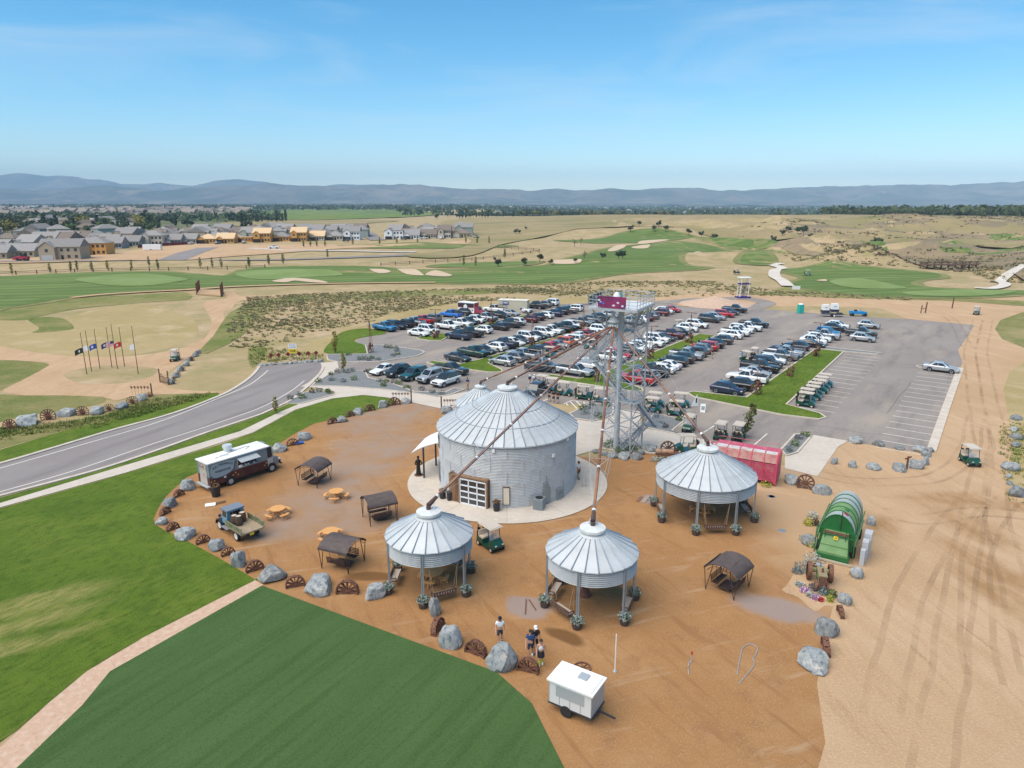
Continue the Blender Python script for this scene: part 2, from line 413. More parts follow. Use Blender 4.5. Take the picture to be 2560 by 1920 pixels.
WHITEG = LAND('gravel_pit_pale', (.60, .57, .52), [((.48, .44, .39), .02, .45, .6)], bump=0)
def mow(nt, v):
    mp = nt.nodes.new('ShaderNodeMapping'); mp.inputs['Rotation'].default_value = (0, 0, R(78)); nt.links.new(v, mp.inputs['Vector'])
    w = nt.nodes.new('ShaderNodeTexWave'); w.inputs['Scale'].default_value = .045; w.inputs['Distortion'].default_value = 3.0; w.inputs['Detail'].default_value = 1.; w.inputs['Detail Scale'].default_value = .35; nt.links.new(mp.outputs[0], w.inputs['Vector'])
    mr = nt.nodes.new('ShaderNodeMapRange'); mr.inputs[1].default_value = .4; mr.inputs[2].default_value = .6; mr.inputs[4].default_value = .5; nt.links.new(w.outputs['Fac'], mr.inputs[0]); return mr.outputs[0]
add_patch(FAIR, mow, (.075, .122, .028))
GE = lambda t, a, b, rx, ry, rot=0: (t(a, b).x, t(a, b).y, rx, ry, R(rot))
drive = [GE(T2, 1700, 1280, 5, 3.5, 30), GE(T2, 1420, 1400, 5, 6, -30), GE(TM, 1950, 130, 4.5, 6, -20), GE(TM, 1700, 330, 4, 6, -15), GE(TM, 1560, 560, 4.5, 3.5, 0), GE(TM, 1350, 780, 4.5, 3., 10), GE(TM, 1750, 760, 3.5, 2.5, 20)]
add_patch(COURT, lambda nt, v: mulf(nt, ellipse_mask(nt, v, drive, 1.8, .5), noisef(nt, v, .35, 5, .6, None, .20, .65)), (.31, .225, .17))
add_patch(COURT, lambda nt, v: ellipse_mask(nt, v, [GE(TF, 1440, 950, 1.5, 1.25), GE(TR, 1540, 975, 2.7, 1.5, -25), GE(TR, 1640, 990, 2.2, 1.3, -30), GE(TR, 1420, 940, 1.4, .9), GE(TF, 1480, 1010, .8, .9), GE(T4, 770, 1000, .9, 1.1)], .9, .25), (.30, .225, .19))
add_patch(COURT, lambda nt, v: ellipse_mask(nt, v, [GE(TF, 1770, 1210, 1.3, .6, -35), GE(TQ, 960, 870, 1.2, 1.8), GE(TF, 100, 700, 2.0, .6)], .4, .3), (.17, .085, .032))
add_patch(COURT, lambda nt, v: xgrad(nt, v, 17.5, 23.5), (.43, .285, .165))
add_patch(DIRT, lambda nt, v: mulf(nt, ellipse_mask(nt, v, [GE(TQ, 1640, 700, 3.2, 1.6), GE(TQ, 1950, 735, 7, 1.1, -12), GE(TQ, 1800, 950, 1.6, 4.0, 15), GE(TQ, 1900, 1250, 1.4, 4.5, 12), GE(TQ, 1990, 1480, 1.2, 4.0, 12), GE(TQ, 970, 900, 1.6, 2.4)], 1.4, .55), noisef(nt, v, .9, 5, .7, (1, .35, 1, .1), .3, .6)), (.335, .195, .092))
add_patch(LAWN, lambda nt, v: mulf(nt, ellipse_mask(nt, v, [GE(TL, 300, 1170, 3.6, 1.1, 32), GE(TL, 150, 1330, 4.2, 1.0, 34), GE(TL, 120, 1480, 3.5, .8, 30)], 1.4, .6), noisef(nt, v, 2.5, 5, .7, (1, .3, 1, -.55), .30, .75)), (.36, .30, .11))
# one ground sheet to the horizon (polar grid round the site)
mb = MB()
angs = [-180+i*6 for i in range(21)]+[-60+i*.55 for i in range(1, 219)]+[60+i*6 for i in range(1, 20)]
rings = [3.0]
while rings[-1] < 17000: rings.append(rings[-1]*(1.05 if rings[-1] < 120 else 1.017 if rings[-1] < 900 else 1.035))
na = len(angs)
for rr in rings:
    for a in angs:
        x, y = rr*math.sin(R(a)), rr*math.cos(R(a)); mb.v.append((x, y, hz(x, y)))
for i in range(len(rings)-1):
    for j in range(na):
        k = (j+1) % na; mb.f.append((i*na+j, i*na+k, (i+1)*na+k, (i+1)*na+j))
mb.v.append((0, 0, 0)); c0 = len(mb.v)-1
for j in range(na): mb.f.append((c0, (j+1) % na, j))
go = mb.obj('ground', SOIL, smooth=True, fix=False); go['kind'] = 'structure'
if go.data.polygons[0].normal.z < 0: go.data.flip_normals()
# ---- far land cover
sheet('prairie', [G(1010, 640), G(1180, 606), G(1120, 552), G(1400, 541), G(1750, 536), G(2000, 541), G(2150, 552), G(2560, 566), G(2700, 575), G(2700, 612), G(2300, 617), G(1900, 606), G(1500, 590), G(1280, 610), G(1180, 640)], .5, PRAIRIE, 4, 24)
sheet('hillside', [G(1900, 607), G(2080, 585), G(2300, 560), G(2700, 572), G(2700, 690), G(2480, 668), G(2330, 672), G(2150, 652), G(2000, 632)], .35, HILLG, 4, 14)
sheet('town_ground', [G(-300, 600), G(200, 600), G(560, 585), G(660, 575), G(640, 548), G(600, 531), G(300, 527), G(-300, 527)], .5, TOWNG, 3, 60)
sheet('meadow', [G(380, 552), G(620, 551), G(840, 549), G(1060, 541), G(1090, 532), G(960, 524), G(840, 519), G(700, 527), G(560, 530), G(440, 541)], .9, MEADOW, 4, 60)
sheet('meadow', [G(560, 566), G(760, 566), G(1000, 553), G(840, 551), G(600, 553)], .7, PRAIRIE, 4, 60)
sheet('gravel_pit', [G(2055, 534), G(2180, 528), G(2330, 529), G(2420, 536), G(2300, 542), G(2150, 540)], .8, WHITEG, 3, 60)
sheet('gravel_pit', [G(2030, 523), G(2120, 520.5), G(2260, 522), G(2140, 524.5)], .9, WHITEG, 3, 60)
sheet('building_ground', [G(-200, 662), G(0, 652), G(250, 640), G(440, 612), G(700, 613), G(1000, 612), G(1180, 606), G(1200, 614), G(900, 622), G(600, 640), G(380, 655)], .3, DIRT, 4, 16)
PLAIN = LAND('far_plain', (.15, .15, .075), [((.075, .095, .045), .0022, .40, .56, (.3, 1, 1, 0)), ((.24, .20, .12), .0016, .50, .62, (.25, 1, 1, 0)), ((.05, .07, .04), .01, .50, .62, (.35, 1, 1, 0))], bump=0)
sheet('far_plain', [G(-700, 527), G(600, 530), G(1100, 538), G(2000, 541), G(2080, 547), G(2400, 556), G(3300, 566), Vector((9000, 7600, 0)), Vector((0, 9000, 0)), Vector((-9000, 7600, 0))], .6, PLAIN, 0, 260)
# construction streets
strip('site_street', [G(-100, 657), G(140, 655), G(380, 654), G(620, 652), G(800, 650), G(960, 643), G(1100, 634), G(1180, 631)], 9, .36, ROAD)
strip('site_street', [G(420, 655), G(470, 637), G(520, 620)], 12, .38, ROAD)
strip('site_street', [G(620, 622), G(760, 627), G(900, 631), G(1040, 632)], 7, .38, CONC)
strip('site_street', [G(945, 602), G(918, 585), G(905, 578)], 11, .40, ROAD)
def fringe(pts, sm, w, z):
    P = smooth_poly([Vector((p[0], p[1], 0)) for p in pts], True, sm); n = len(P); area = sum(P[i].x*P[(i+1) % n].y-P[(i+1) % n].x*P[i].y for i in range(n)); s = 1 if area < 0 else -1; out = []
    for i, p in enumerate(P):
        d = (P[(i+1) % n]-P[i-1]).normalized(); out.append(p+Vector((-d.y, d.x, 0))*s*w*(1+.5*noise.noise(p*.06)))
    return out
_sheet = sheet
def sheet(name, pts, z, mat, smooth=0, step=None, jitter=0., kind='structure', parent=None):
    if name == 'fairway':
        _sheet('rough', fringe(pts, smooth, 3.0, z), z-.07, ROUGH, 0, step)
        z -= .02
    return _sheet(name, pts, z, mat, smooth, step, jitter, kind, parent)
# ---- golf course
sheet('fairway', [F1(-200, 915), F1(0, 905), F1(500, 893), F1(1200, 890), F1(1500, 905), F1(1800, 915), F2(60, 860), F2(500, 852), F2(1000, 850), F2(1300, 880), F2(1650, 880), F2(2000, 845), F3(150, 850), F3(430, 840), F3(560, 790), F3(720, 755), F3(950, 700), F3(1250, 680), F3(1750, 690),
       F3(1860, 715), F3(1560, 740), F3(1440, 790), F3(1500, 840), F3(1660, 855), F3(1400, 882), F3(900, 912), F3(480, 972), F3(0, 975), F2(1480, 975), F2(700, 975), F2(0, 998), F1(1500, 1018), F1(1000, 1055), F1(600, 1085), F1(200, 1148), F1(0, 1172), F1(-200, 1200)], .20, FAIR, 3, 7)
sheet('fairway', [F3(480, 655), F3(850, 640), F3(1150, 620), F3(1700, 645), F3(2212, 665), F4(500, 680), F4(800, 690), F4(1270, 700), F4(900, 720), F4(500, 702), F4(0, 690), F3(1900, 690), F3(1500, 665), F3(1000, 668), F3(700, 672)], .24, FAIR, 4, 8)
sheet('fairway', [F4(300, 880), F4(700, 855), F4(1100, 880), F4(1540, 895), F4(1480, 930), F4(1310, 975), F4(1500, 1015), F4(2200, 1040), F4(2400, 1050), F4(2212, 1064), F4(1800, 1085), F4(1300, 1085), F4(700, 1050), F4(380, 985), F4(480, 935)], .18, FAIR, 4, 5)
sheet('putting_green', [F4(680, 960), F4(900, 945), F4(1150, 985), F4(1280, 1020), F4(950, 1022), F4(760, 1000)], .28, FAIR2, 5, 5)
sheet('putting_green', [F4(1260, 1050), F4(1700, 1030), F4(2150, 1040), F4(1900, 1078), F4(1400, 1078)], .28, FAIR2, 5, 5)
sheet('putting_green', [F1(600, 940), F1(1000, 905), F1(1300, 915), F1(1500, 960), F1(1200, 1005), F1(800, 1000)], .28, FAIR2, 5, 7)
sheet('putting_green', [F2(-100, 905), F2(200, 885), F2(600, 890), F2(750, 915), F2(500, 930), F2(100, 950)], .28, FAIR2, 5, 7)
sheet('fairway', [F4(1530, 715), F4(1800, 690), F4(2000, 642), F4(2300, 630), F4(2350, 742), F4(1800, 755)], .28, FAIR, 4, 8)
sheet('fairway', [F4(-100, 710), F4(150, 700), F4(390, 738), F4(100, 752), F4(-100, 750)], .26, FAIR, 4, 6)
sheet('fairway', [F4(-20, 795), F4(120, 770), F4(220, 800), F4(180, 830), F4(0, 815)], .26, FAIR, 4, 6)
sheet('fairway', [F2(640, 683), F2(1100, 676), F2(1500, 680), F2(2050, 683), F2(1950, 700), F2(1000, 705)], .28, FAIR, 4, 10)
sheet('fairway', [F2(1450, 845), F2(1700, 820), F2(2212, 815), F2(2250, 830), F2(1900, 855)], .28, FAIR, 4, 6)
for pp in ([F2(190, 965), F2(350, 940), F2(560, 958), F2(630, 978), F2(500, 975), F2(370, 962), F2(300, 975)], [F2(960, 890), F2(1000, 880), F2(1130, 900), F2(1030, 906)], [F2(1180, 885), F2(1320, 890), F2(1390, 920), F2(1250, 910)],
           [F2(1400, 915), F2(1480, 895), F2(1610, 915), F2(1560, 928)], [F3(450, 825), F3(500, 812), F3(660, 820), F3(650, 838), F3(470, 838)], [F3(1080, 700), F3(1210, 692), F3(1190, 712), F3(1090, 712)], [F3(880, 735), F3(950, 690), F3(1030, 690), F3(950, 735)],
           [F3(1550, 742), F3(1600, 722), F3(1660, 735), F3(1610, 750)], [F4(440, 680), F4(490, 672), F4(580, 682), F4(500, 686)], [F4(680, 712), F4(760, 704), F4(770, 715)], [F4(930, 716), F4(1000, 708), F4(1100, 716)], [F3(1120, 680), F3(1160, 655), F3(1370, 660), F3(1200, 678)], [F4(570, 960), F4(640, 952), F4(650, 966)]):
    sheet('sand_bunker', pp, .36, SAND, 4)
strip('cart_path', [F4(290, 808), F4(225, 832), F4(300, 858), F4(250, 880), F4(240, 925), F4(300, 960), F4(345, 1003)], 4.0, .40, CPATH, 8)
strip('cart_path', [F4(2350, 800), F4(2212, 855), F4(2050, 905), F4(1985, 940), F4(2060, 990), F4(1960, 1022), F4(1820, 1016)], 3.2, .40, CPATH, 8)
strip('cart_path', [F1(560, 1095), F1(900, 1062), F1(1500, 1030), F2(0, 1002), F2(700, 982), F2(1480, 972)], 2.6, .30, DIRT, 8)
# rougher ground between the lot and the course
sheet('wild_grass', [F1(-100, 1172), F1(200, 1152), F1(600, 1095), F1(1200, 1060), F1(1450, 1045), F1(1500, 1100), F1(1100, 1130), F1(600, 1180), F1(300, 1240), T0(240, 70), T0(-100, 60)], .06, WILD, 3, 5)
sheet('wild_grass', [T0(-200, 720), T0(200, 722), T0(600, 720), T0(880, 735), T0(900, 780), T0(700, 830), T0(500, 860), T0(200, 900), T0(-200, 980)], .012, WILD, 3)
sheet('wild_grass', [T0(-100, 420), T0(200, 425), T0(430, 455), T0(300, 530), T0(100, 630), T0(-100, 700)], .012, WILD, 3)
sheet('dry_bank', [T0(240, 50), T0(520, 60), T0(900, -40), T0(1300, -60), T0(1660, 60), T0(1700, 200), T0(1500, 300), T0(1000, 385), T0(400, 370), T0(150, 330), T0(-100, 300), T0(-100, 60), T0(200, 65), T0(340, 150)], .010, DRY, 3, 6)
sheet('wild_grass', [T0(240, 55), T0(520, 50), T0(640, 130), T0(560, 160), T0(280, 180), T0(340, 140)], .02, WILD, 4)
sheet('wild_grass', [T0(1920, 100), T0(2000, 0), F2(50, 1120), F2(300, 1080), F2(700, 1060), F2(1200, 1040), F2(2200, 1010), F2(2212, 1035), F2(1500, 1075), F2(800, 1100), F2(300, 1140), T0(2212, 80), T0(2100, 200), T0(1850, 340), T0(1750, 330)], .05, WILD, 2, 6, .8)
sheet('wild_grass', [T2(20, 620), T2(120, 600), T2(200, 650), T2(150, 760), T2(50, 850), T2(0, 760)], .03, WILD, 3)
sheet('dry_bank', [T2(850, 520), T2(1000, 440), T2(1280, 350), T2(1700, 240), T2(2212, 170), F3(300, 1100), F3(700, 1085), F3(740, 1130), T2(2212, 220), T2(1650, 320), T2(1150, 430), T2(1000, 480), T2(880, 680), T2(560, 690), T2(700, 560)], .03, DRY, 3, 6)
sheet('wild_grass', [F4(-50, 1060), F4(400, 1075), F4(700, 1090), F4(1400, 1105), F4(1750, 1120), F4(2300, 1160), F4(2300, 1120), F4(1850, 1100), F4(1300, 1088), F4(700, 1055), F4(380, 1000), F4(200, 1040)], .06, WILD, 3, 6)
# ---- dirt roads
sheet('dirt_road', [T0(-200, 290), T0(0, 295), T0(300, 350), T0(600, 380), T0(1100, 385), T0(1500, 330), T0(1700, 270), T0(1800, 190), T0(1830, 90), T0(1790, 0), T0(1760, -60), F1(1640, 1110), F1(1800, 1090), F1(1760, 1050), F1(1850, 1040), F1(1900, 1075), F1(2212, 1065), F1(2212, 1085), F1(1900, 1110), F1(1830, 1180), T0(1930, 0), T0(1960, 150), T0(1880, 240),
       T0(1720, 330), T0(1560, 450), T0(1420, 560), T0(1460, 660), T0(1900, 690), T0(1920, 700), T0(1320, 715), T0(1100, 740), T0(1000, 770), T0(880, 735), T0(500, 722), T0(200, 722), T0(30, 690), T0(100, 640), T0(430, 460), T0(300, 430), T0(0, 415), T0(-200, 420)], .03, DIRT, 2, 6)
sheet('flagpole_bed', [T0(550, 545), T0(700, 490), T0(950, 465), T0(1330, 485), T0(1340, 540), T0(1180, 600), T0(900, 625), T0(680, 615)], .036, SOIL, 4)
sheet('access_dirt', [G(1420, 762), G(1560, 752), G(1700, 738), G(1860, 729), G(2000, 740), G(2180, 748), G(2330, 752), G(2400, 745), G(2560, 728), G(2750, 715), G(2900, 745), G(2900, 1700), G(2700, 1990), G(1900, 1990), G(1930, 1640), G(1990, 1450), G(2030, 1390), G(2105, 1330), G(2060, 1265), G(2045, 1190), G(2020, 1160), G(2070, 1120), G(2150, 1050), G(2390, 900), G(2200, 770), G(1760, 770)], .008, DIRT, 2, 7)
sheet('dry_verge', [G(2520, 930), G(2700, 860), G(2900, 900), G(2900, 1300), G(2560, 1250), G(2525, 1180), G(2535, 1100)], .014, DRY, 3, None, .5)
sheet('dry_verge', [G(2500, 800), G(2700, 760), G(2900, 800), G(2900, 870), G(2560, 870)], .014, WILD, 3, None, .5)
# wheel ruts on the dirt road
RUT = M('rut_dirt', (.32, .195, .10), .95, col2=(.36, .225, .12), nscale=.6)
nt_ = RUT.node_tree; b_ = [n for n in nt_.nodes if n.type == 'BSDF_PRINCIPLED'][0]; v_ = coord(nt_)
nt_.links.new(mulf(nt_, noisef(nt_, v_, .22, 4, .6, None, .36, .72), .30), b_.inputs['Alpha'])
ruts = [[(2445, 800), (2425, 880), (2440, 1000), (2458, 1100), (2450, 1200), (2425, 1330), (2400, 1480), (2370, 1700), (2330, 1950)], [(2470, 800), (2455, 880), (2475, 1000), (2495, 1100), (2490, 1200), (2500, 1330), (2540, 1480), (2600, 1700)], [(2440, 1040), (2420, 1130), (2350, 1190), (2240, 1205), (2130, 1200), (2050, 1185)], [(2440, 1240), (2360, 1330), (2290, 1450), (2240, 1600), (2200, 1800)], [(2560, 1290), (2440, 1280), (2300, 1300), (2200, 1280)], [(2420, 870), (2380, 800), (2330, 775), (2300, 770)], [(2520, 1250), (2450, 1360), (2440, 1500), (2460, 1700)]]
for k, rp in enumerate(ruts):
    for dx in (-.85, .85):
        P_ = smooth_poly([G(*q) for q in rp], False, 6); Q_ = []
        for i, p in enumerate(P_):
            d = (P_[min(i+1, len(P_)-1)]-P_[max(i-1, 0)]).normalized(); Q_.append(p+Vector((-d.y, d.x, 0))*(dx+.25*noise.noise(p*.2)))
        strip('wheel_rut', Q_, .38, .014+k*.0012, RUT, 0)
# ---- courtyard
sheet('courtyard', fringe([TL(1090, 640), TL(1120, 560), TM(70, 600), TM(200, 480), TM(400, 360), TM(1100, 200), T2(300, 1446), T2(900, 1446), T2(1240, 1320), T2(1480, 1270), T2(1740, 1225), G(1110, 1028), G(1440, 1150), G(1560, 1140), G(1640, 1140), G(1800, 1160), G(2010, 1175), G(2050, 1190), G(2045, 1225), G(2065, 1275), G(2055, 1330), G(2040, 1420), G(2030, 1500), G(2010, 1560), G(1990, 1700), G(1960, 1990), G(1330, 1990), TF(1180, 1520), TF(0, 1090), TM(950, 1320), TM(900, 1270), TM(560, 1060), TM(220, 880), TM(70, 800)], 2, 1.1, 0), .016, COURT)
sheet('planting_bed', [TR(1560, 810), TR(1640, 730), TR(1780, 480), TR(1800, 420), TR(1860, 480), TR(2180, 620), TR(2150, 700), TR(2060, 860), TR(2050, 950), TR(1950, 950), TR(1860, 1000), TR(1700, 870)], .024, DIRT, 3, None, .3)
sheet('planting_bed', [T4(1600, 880), T4(1700, 850), T4(1880, 880), T4(2200, 1010), T4(1950, 960), T4(1720, 920)], .024, DIRT, 3, None, .2)
# ---- lawns
LW = [G(-200, 1325), G(0, 1272), G(314, 1184), G(470, 1136), G(633, 1083), G(737, 1027), G(831, 998), G(909, 989), G(972, 996), G(985, 1003), T2(1500, 1260), T2(1250, 1320), T2(950, 1400), T2(700, 1446), TM(1100, 100), TM(1050, 190), TM(400, 350), TM(250, 440), TM(120, 560), TM(40, 690), TM(25, 800), TM(220, 900), TM(560, 1080), TM(880, 1270), TL(1770, 1030), TL(1000, 1420), TL(600, 1659), G(120, 1760), G(-60, 1900), G(-300, 2000)]
sheet('lawn', LW, .030, LAWN, 2)
sheet('pebble_strip', [TM(880, 1280), TM(965, 1325), TL(800, 1659), G(245, 1765), G(40, 2000), G(-140, 2000), G(120, 1760), TL(600, 1659), TL(1000, 1420), TL(1770, 1025)], .036, PEBBLE)
sheet('artificial_turf', [TM(950, 1330), TF(0, 1090), TF(1180, 1525), G(1330, 1760), G(1450, 2000), G(-40, 2000), G(205, 1765), TL(760, 1659)], .042, TURF)
sheet('verge_grass', [G(-200, 1300), G(0, 1245), G(240, 1180), G(376, 1136), G(521, 1084), G(640, 1044), G(700, 1020), G(762, 992), G(755, 1006), G(695, 1032), G(600, 1078), G(307, 1165), G(0, 1258), G(-200, 1314)], .03, LAWN)
sheet('verge_grass', [G(-200, 1210), G(0, 1157), G(173, 1106), G(289, 1071), G(434, 1031), G(548, 988), G(545, 982), G(500, 985), G(420, 1010), G(300, 1040), G(150, 1080), G(0, 1125), G(-200, 1170)], .03, LAWN, 0)
sheet('verge_grass', [G(-200, 1165), G(0, 1122), G(150, 1078), G(300, 1038), G(420, 1008), G(500, 984), G(545, 980), G(382, 988), G(330, 1010), G(250, 1040), G(150, 1055), G(60, 1075), G(-200, 1110)], .024, WILD, 2)
sheet('verge_grass', [T2(820, 640), T2(900, 560), T2(1000, 470), T2(1260, 430), T2(1480, 480), T2(1200, 530), T2(1130, 570), T2(1240, 610), T2(1280, 690), T2(850, 700)], .05, LAWN, 3)
# ---- the road, kerbs and pavement
ROADP = [G(-200, 1214), G(0, 1160), G(173, 1109), G(289, 1074), G(434, 1034), G(550, 990), G(593, 967), G(622, 947), G(640, 929), G(648, 917), G(720, 909), G(810, 904), G(808, 918), G(803, 930), G(784, 953), G(761, 974), G(726, 1002), G(667, 1030), G(640, 1041), G(521, 1081), G(376, 1133), G(240, 1177), G(0, 1241), G(-200, 1296)]
sheet('road', ROADP, .020, ROAD)
kerb('kerb', ROADP[:10], KERB, w=.45, smooth=4)
kerb('kerb', ROADP[12:], KERB, w=.4, smooth=4)
strip('road_line', [G(-100, 1198), G(0, 1171), G(202, 1113), G(405, 1052), G(550, 994), G(620, 964), G(653, 941), G(670, 926)], .13, .026, PAINT)
strip('road_line', [G(-100, 1258), G(0, 1230), G(185, 1177), G(376, 1112), G(513, 1068), G(640, 1024), G(690, 1000), G(733, 974), G(761, 952)], .13, .026, PAINT)
sheet('pavement', [G(-200, 1314), G(0, 1259), G(307, 1166), G(600, 1079), G(695, 1033), G(752, 1009), G(831, 987), G(838, 981), G(800, 972), G(784, 966), G(864, 968), G(961, 975), G(1036, 985), G(1090, 993), G(1140, 985), G(1200, 975), G(1270, 990), G(1423, 1037), G(1437, 1050), G(1480, 1055), G(1507, 1050), G(1533, 1038), G(1540, 1022), G(1600, 1030), G(1602, 1072), G(1678, 1081), G(1744, 1096), G(1850, 1121), G(1850, 1152), G(1640, 1136), G(1560, 1131), G(1500, 1122), G(1439, 1140), G(1300, 1100), G(1102, 1022), G(1029, 1007), G(972, 995), G(909, 988), G(831, 997), G(737, 1025.6), G(633, 1082), G(470, 1134), G(314, 1183), G(0, 1270), G(-200, 1324)], .055, CONC)
strip('entrance_apron', [G(822, 906), G(824, 925), G(795, 955), G(772, 968)], 2.6, .030, CONC, 6)
sheet('entrance_ramp', [T4(205, 350+0), T4(440, 160), T4(470, 185), T4(735, 215)], .03, CONC) if 0 else None
sheet('pavement', [G(1962, 1143), G(1995, 1134), G(2030, 1093), G(2033, 1088), G(2120, 1103), G(2095, 1118), G(2045, 1190), G(2040, 1191), G(1962, 1172)], .05, CONC)
# ---- parking lot
LOT = [G(843, 915), G(860, 880), G(888, 854), G(902, 845), G(968, 834), G(925, 826), G(1000, 802), G(1095, 796), G(1160, 790), G(1220, 783), G(1390, 763), G(1440, 757), G(1640, 756), G(1735, 762), G(1876, 770), G(2000, 780), G(2159, 792), G(2265, 797), G(2437, 813), G(2424, 834), G(2395, 875), G(2406, 906), G(2400, 922), G(2328, 1126), G(2289, 1130), G(2207, 1118), G(2119, 1102), G(2029, 1090), G(1994, 1136), G(1950, 1128), G(1850, 1124), G(1744, 1098), G(1703, 1092), G(1678, 1081), G(1600, 1031), G(1480, 1012), G(1400, 1010), G(1250, 1000), G(1118, 981), G(1038, 980), G(925, 949), G(843, 930), G(835, 925)]
sheet('parking_lot', LOT, .012, ASPH)
strip('loop_drive', [G(1640, 757), G(1760, 748), G(1860, 747), G(1915, 757), G(1890, 768), G(1850, 774)], 5, .06, ASPH)
def bed(name, pts, mat, smooth=0, kw=.22):
    kerb('kerb', pts, KERB, True, kw, .15, smooth)
    P = [Vector((p[0], p[1], 0)) for p in pts]
    if smooth: P = smooth_poly(P, True, smooth)
    sheet(name, P, .115, mat)
bed('grass_island', [RS(97.5, -91.5), RS(96.8, -90), RS(96.8, -87.5), RS(98, -85.5), RS(101.5, -87.0), RS(150, -87.3), RS(150, -89.5), RS(103, -90.2)], LAWN)
bed('grass_island', [RS(82.6, -75.3), RS(82.0, -73), RS(83, -63), RS(84.3, -61.3), RS(85.5, -62.2), RS(88, -66.8), RS(160, -67), RS(160, -69.4), RS(89, -69.6), RS(84.4, -70.2), RS(84, -75)], LAWN)
bed('grass_island', [RS(85.8, -54.5), RS(85, -53), RS(85.6, -40), RS(86.6, -38.6), RS(87.8, -39.5), RS(90, -44), RS(133, -44.6), RS(133, -48), RS(92, -48.2), RS(87.6, -49.4), RS(87.2, -54.3)], LAWN)
bed('grass_island', [RS(89.2, -33.2), RS(87.8, -31.8), RS(86.2, -20), RS(86.9, -15.7), RS(88.2, -15.2), RS(89.6, -16.2), RS(91.2, -20.6), RS(131, -21.0), RS(131, -25.6), RS(91.6, -25.9), RS(90.4, -32.8)], LAWN)
bed('gravel_bed', [RS(131.6, -25.4), RS(131.6, -20.6), RS(132.3, -15.9), RS(133.9, -15.2), RS(133.9, -25.4)], GREYG)
bed('gravel_bed', [RS(125.4, -9), RS(125.4, -3.2), RS(127, -3.2), RS(127.1, -8.4), RS(126.4, -9.3)], GREYG)
bed('gravel_bed', [T2(838, 712), T2(1270, 705), T2(1250, 612), T2(1440, 612), T2(1840, 668), T2(1880, 690), T2(1800, 728), T2(1400, 788), T2(960, 793), T2(850, 768)], GREYG)
bed('gravel_bed', [T2(680, 1040), T2(850, 930), T2(970, 905), T2(1240, 885), T2(1280, 960), T2(1560, 1030), T2(1770, 1110), T2(2110, 1112), T2(2190, 1070), T2(2300, 1085), T2(2150, 1140), T2(2000, 1162), T2(1770, 1126), T2(1450, 1086), T2(1040, 1056)], GREYG)
bed('gravel_bed', [T2(400, 1235), T2(600, 1118), T2(760, 1104), T2(880, 1110), T2(915, 1138), T2(560, 1235)], GREYG)
bed('gravel_bed', [G(1423.6, 1036), G(1475, 1011), G(1533.5, 1011), G(1532, 1036), G(1507.7, 1048), G(1480.6, 1053.6), G(1437, 1048)], GREYG)
bed('gravel_bed', [G(1634, 1036), G(1713, 1051), G(1680, 1078), G(1703, 1089), G(1626, 1073), G(1608, 1069)], GREYG)
bed('gravel_bed', [G(1952, 1126), G(1987, 1088), G(2014, 1086), G(2027, 1093), G(1993, 1132), G(1966, 1141)], GREYG)
bed('gravel_bed', [G(1090, 800), G(1100, 795), G(1150, 797), G(1130, 806)], GREYG)
kerb('kerb', [G(2401, 921), G(2365, 1020), G(2328, 1128)], KERB, w=.9)
# stall lines
def lines(s0, s1, rs):
    for r in rs: strip('stall_line', [RS(r, s0), RS(r, s1)], .10, .018, PAINT, 0)
lines(-3.1, -8.6, [124.0-i*2.74 for i in range(17)])
lines(-20.2, -14.8, [129.5-i*2.74 for i in range(15)])
lines(-48.3, -54.2, [90+i*2.74 for i in range(18)])
lines(-44.0, -38.4, [90+i*2.74 for i in range(16)])
lines(-26.2, -31.8, [92+i*2.74 for i in range(15)])
lines(-66.5, -61.2, [88.5+i*2.74 for i in range(18)])
lines(-69.8, -75.4, [85.6+i*2.74 for i in range(18)])
for a, b in ((T4(1240, 420), T4(1335, 360)), (T4(1680, 525), T4(1790, 430)), (T4(960, 415), T4(1080, 330))): strip('stall_line', [a, b], .14, .018, PAINT, 0)
T6 = Tile(1250, 920, 7.373)
for a, b in (((1180, 660), (1320, 600)), ((1320, 600), (1660, 640)), ((1390, 780), (1660, 660)), ((1210, 640), (1250, 690)), ((1290, 615), (1420, 750)), ((1400, 610), (1500, 700)), ((1520, 620), (1600, 680)), ((770, 620), (880, 575))):
    strip('stall_line', [T6(*a), T6(*b)], .14, .018, PAINT, 0)
# concrete pad of the big bin
PADC = Vector((-.43, 61.3, 0))
sheet('bin_pad', [PADC+Vector((9.4*math.cos(t*math.pi/36), 9.4*math.sin(t*math.pi/36), 0)) for t in range(72)], .075, CONC)
for a in (-2.2, -1.57, -1.0, -.45, -2.8):
    strip('pad_joint', [PADC+Vector((6.5*math.cos(a), 6.5*math.sin(a), 0)), PADC+Vector((9.35*math.cos(a), 9.35*math.sin(a), 0))], .03, .080, M('joint', (.3, .26, .22), .9), 0)

TAR = M('tar_seal', (.085, .078, .076), .8)
for k in range(22):
    r0_, s0_ = rnd.uniform(84, 160), rnd.uniform(-98, -8); d_ = rnd.choice(((1, .05), (.05, 1))); L_0 = rnd.uniform(6, 22); pts_ = []
    for i in range(7):
        u = i/6*L_0; pts_.append(RS(r0_+d_[0]*u+rnd.uniform(-.25, .25), s0_+d_[1]*u*.5+rnd.uniform(-.25, .25)))
    if all(inside(q.x, q.y, [Vector((p.x, p.y, 0)) for p in LOT]) for q in pts_): strip('tar_line', pts_, .07, .0165, TAR, 3)
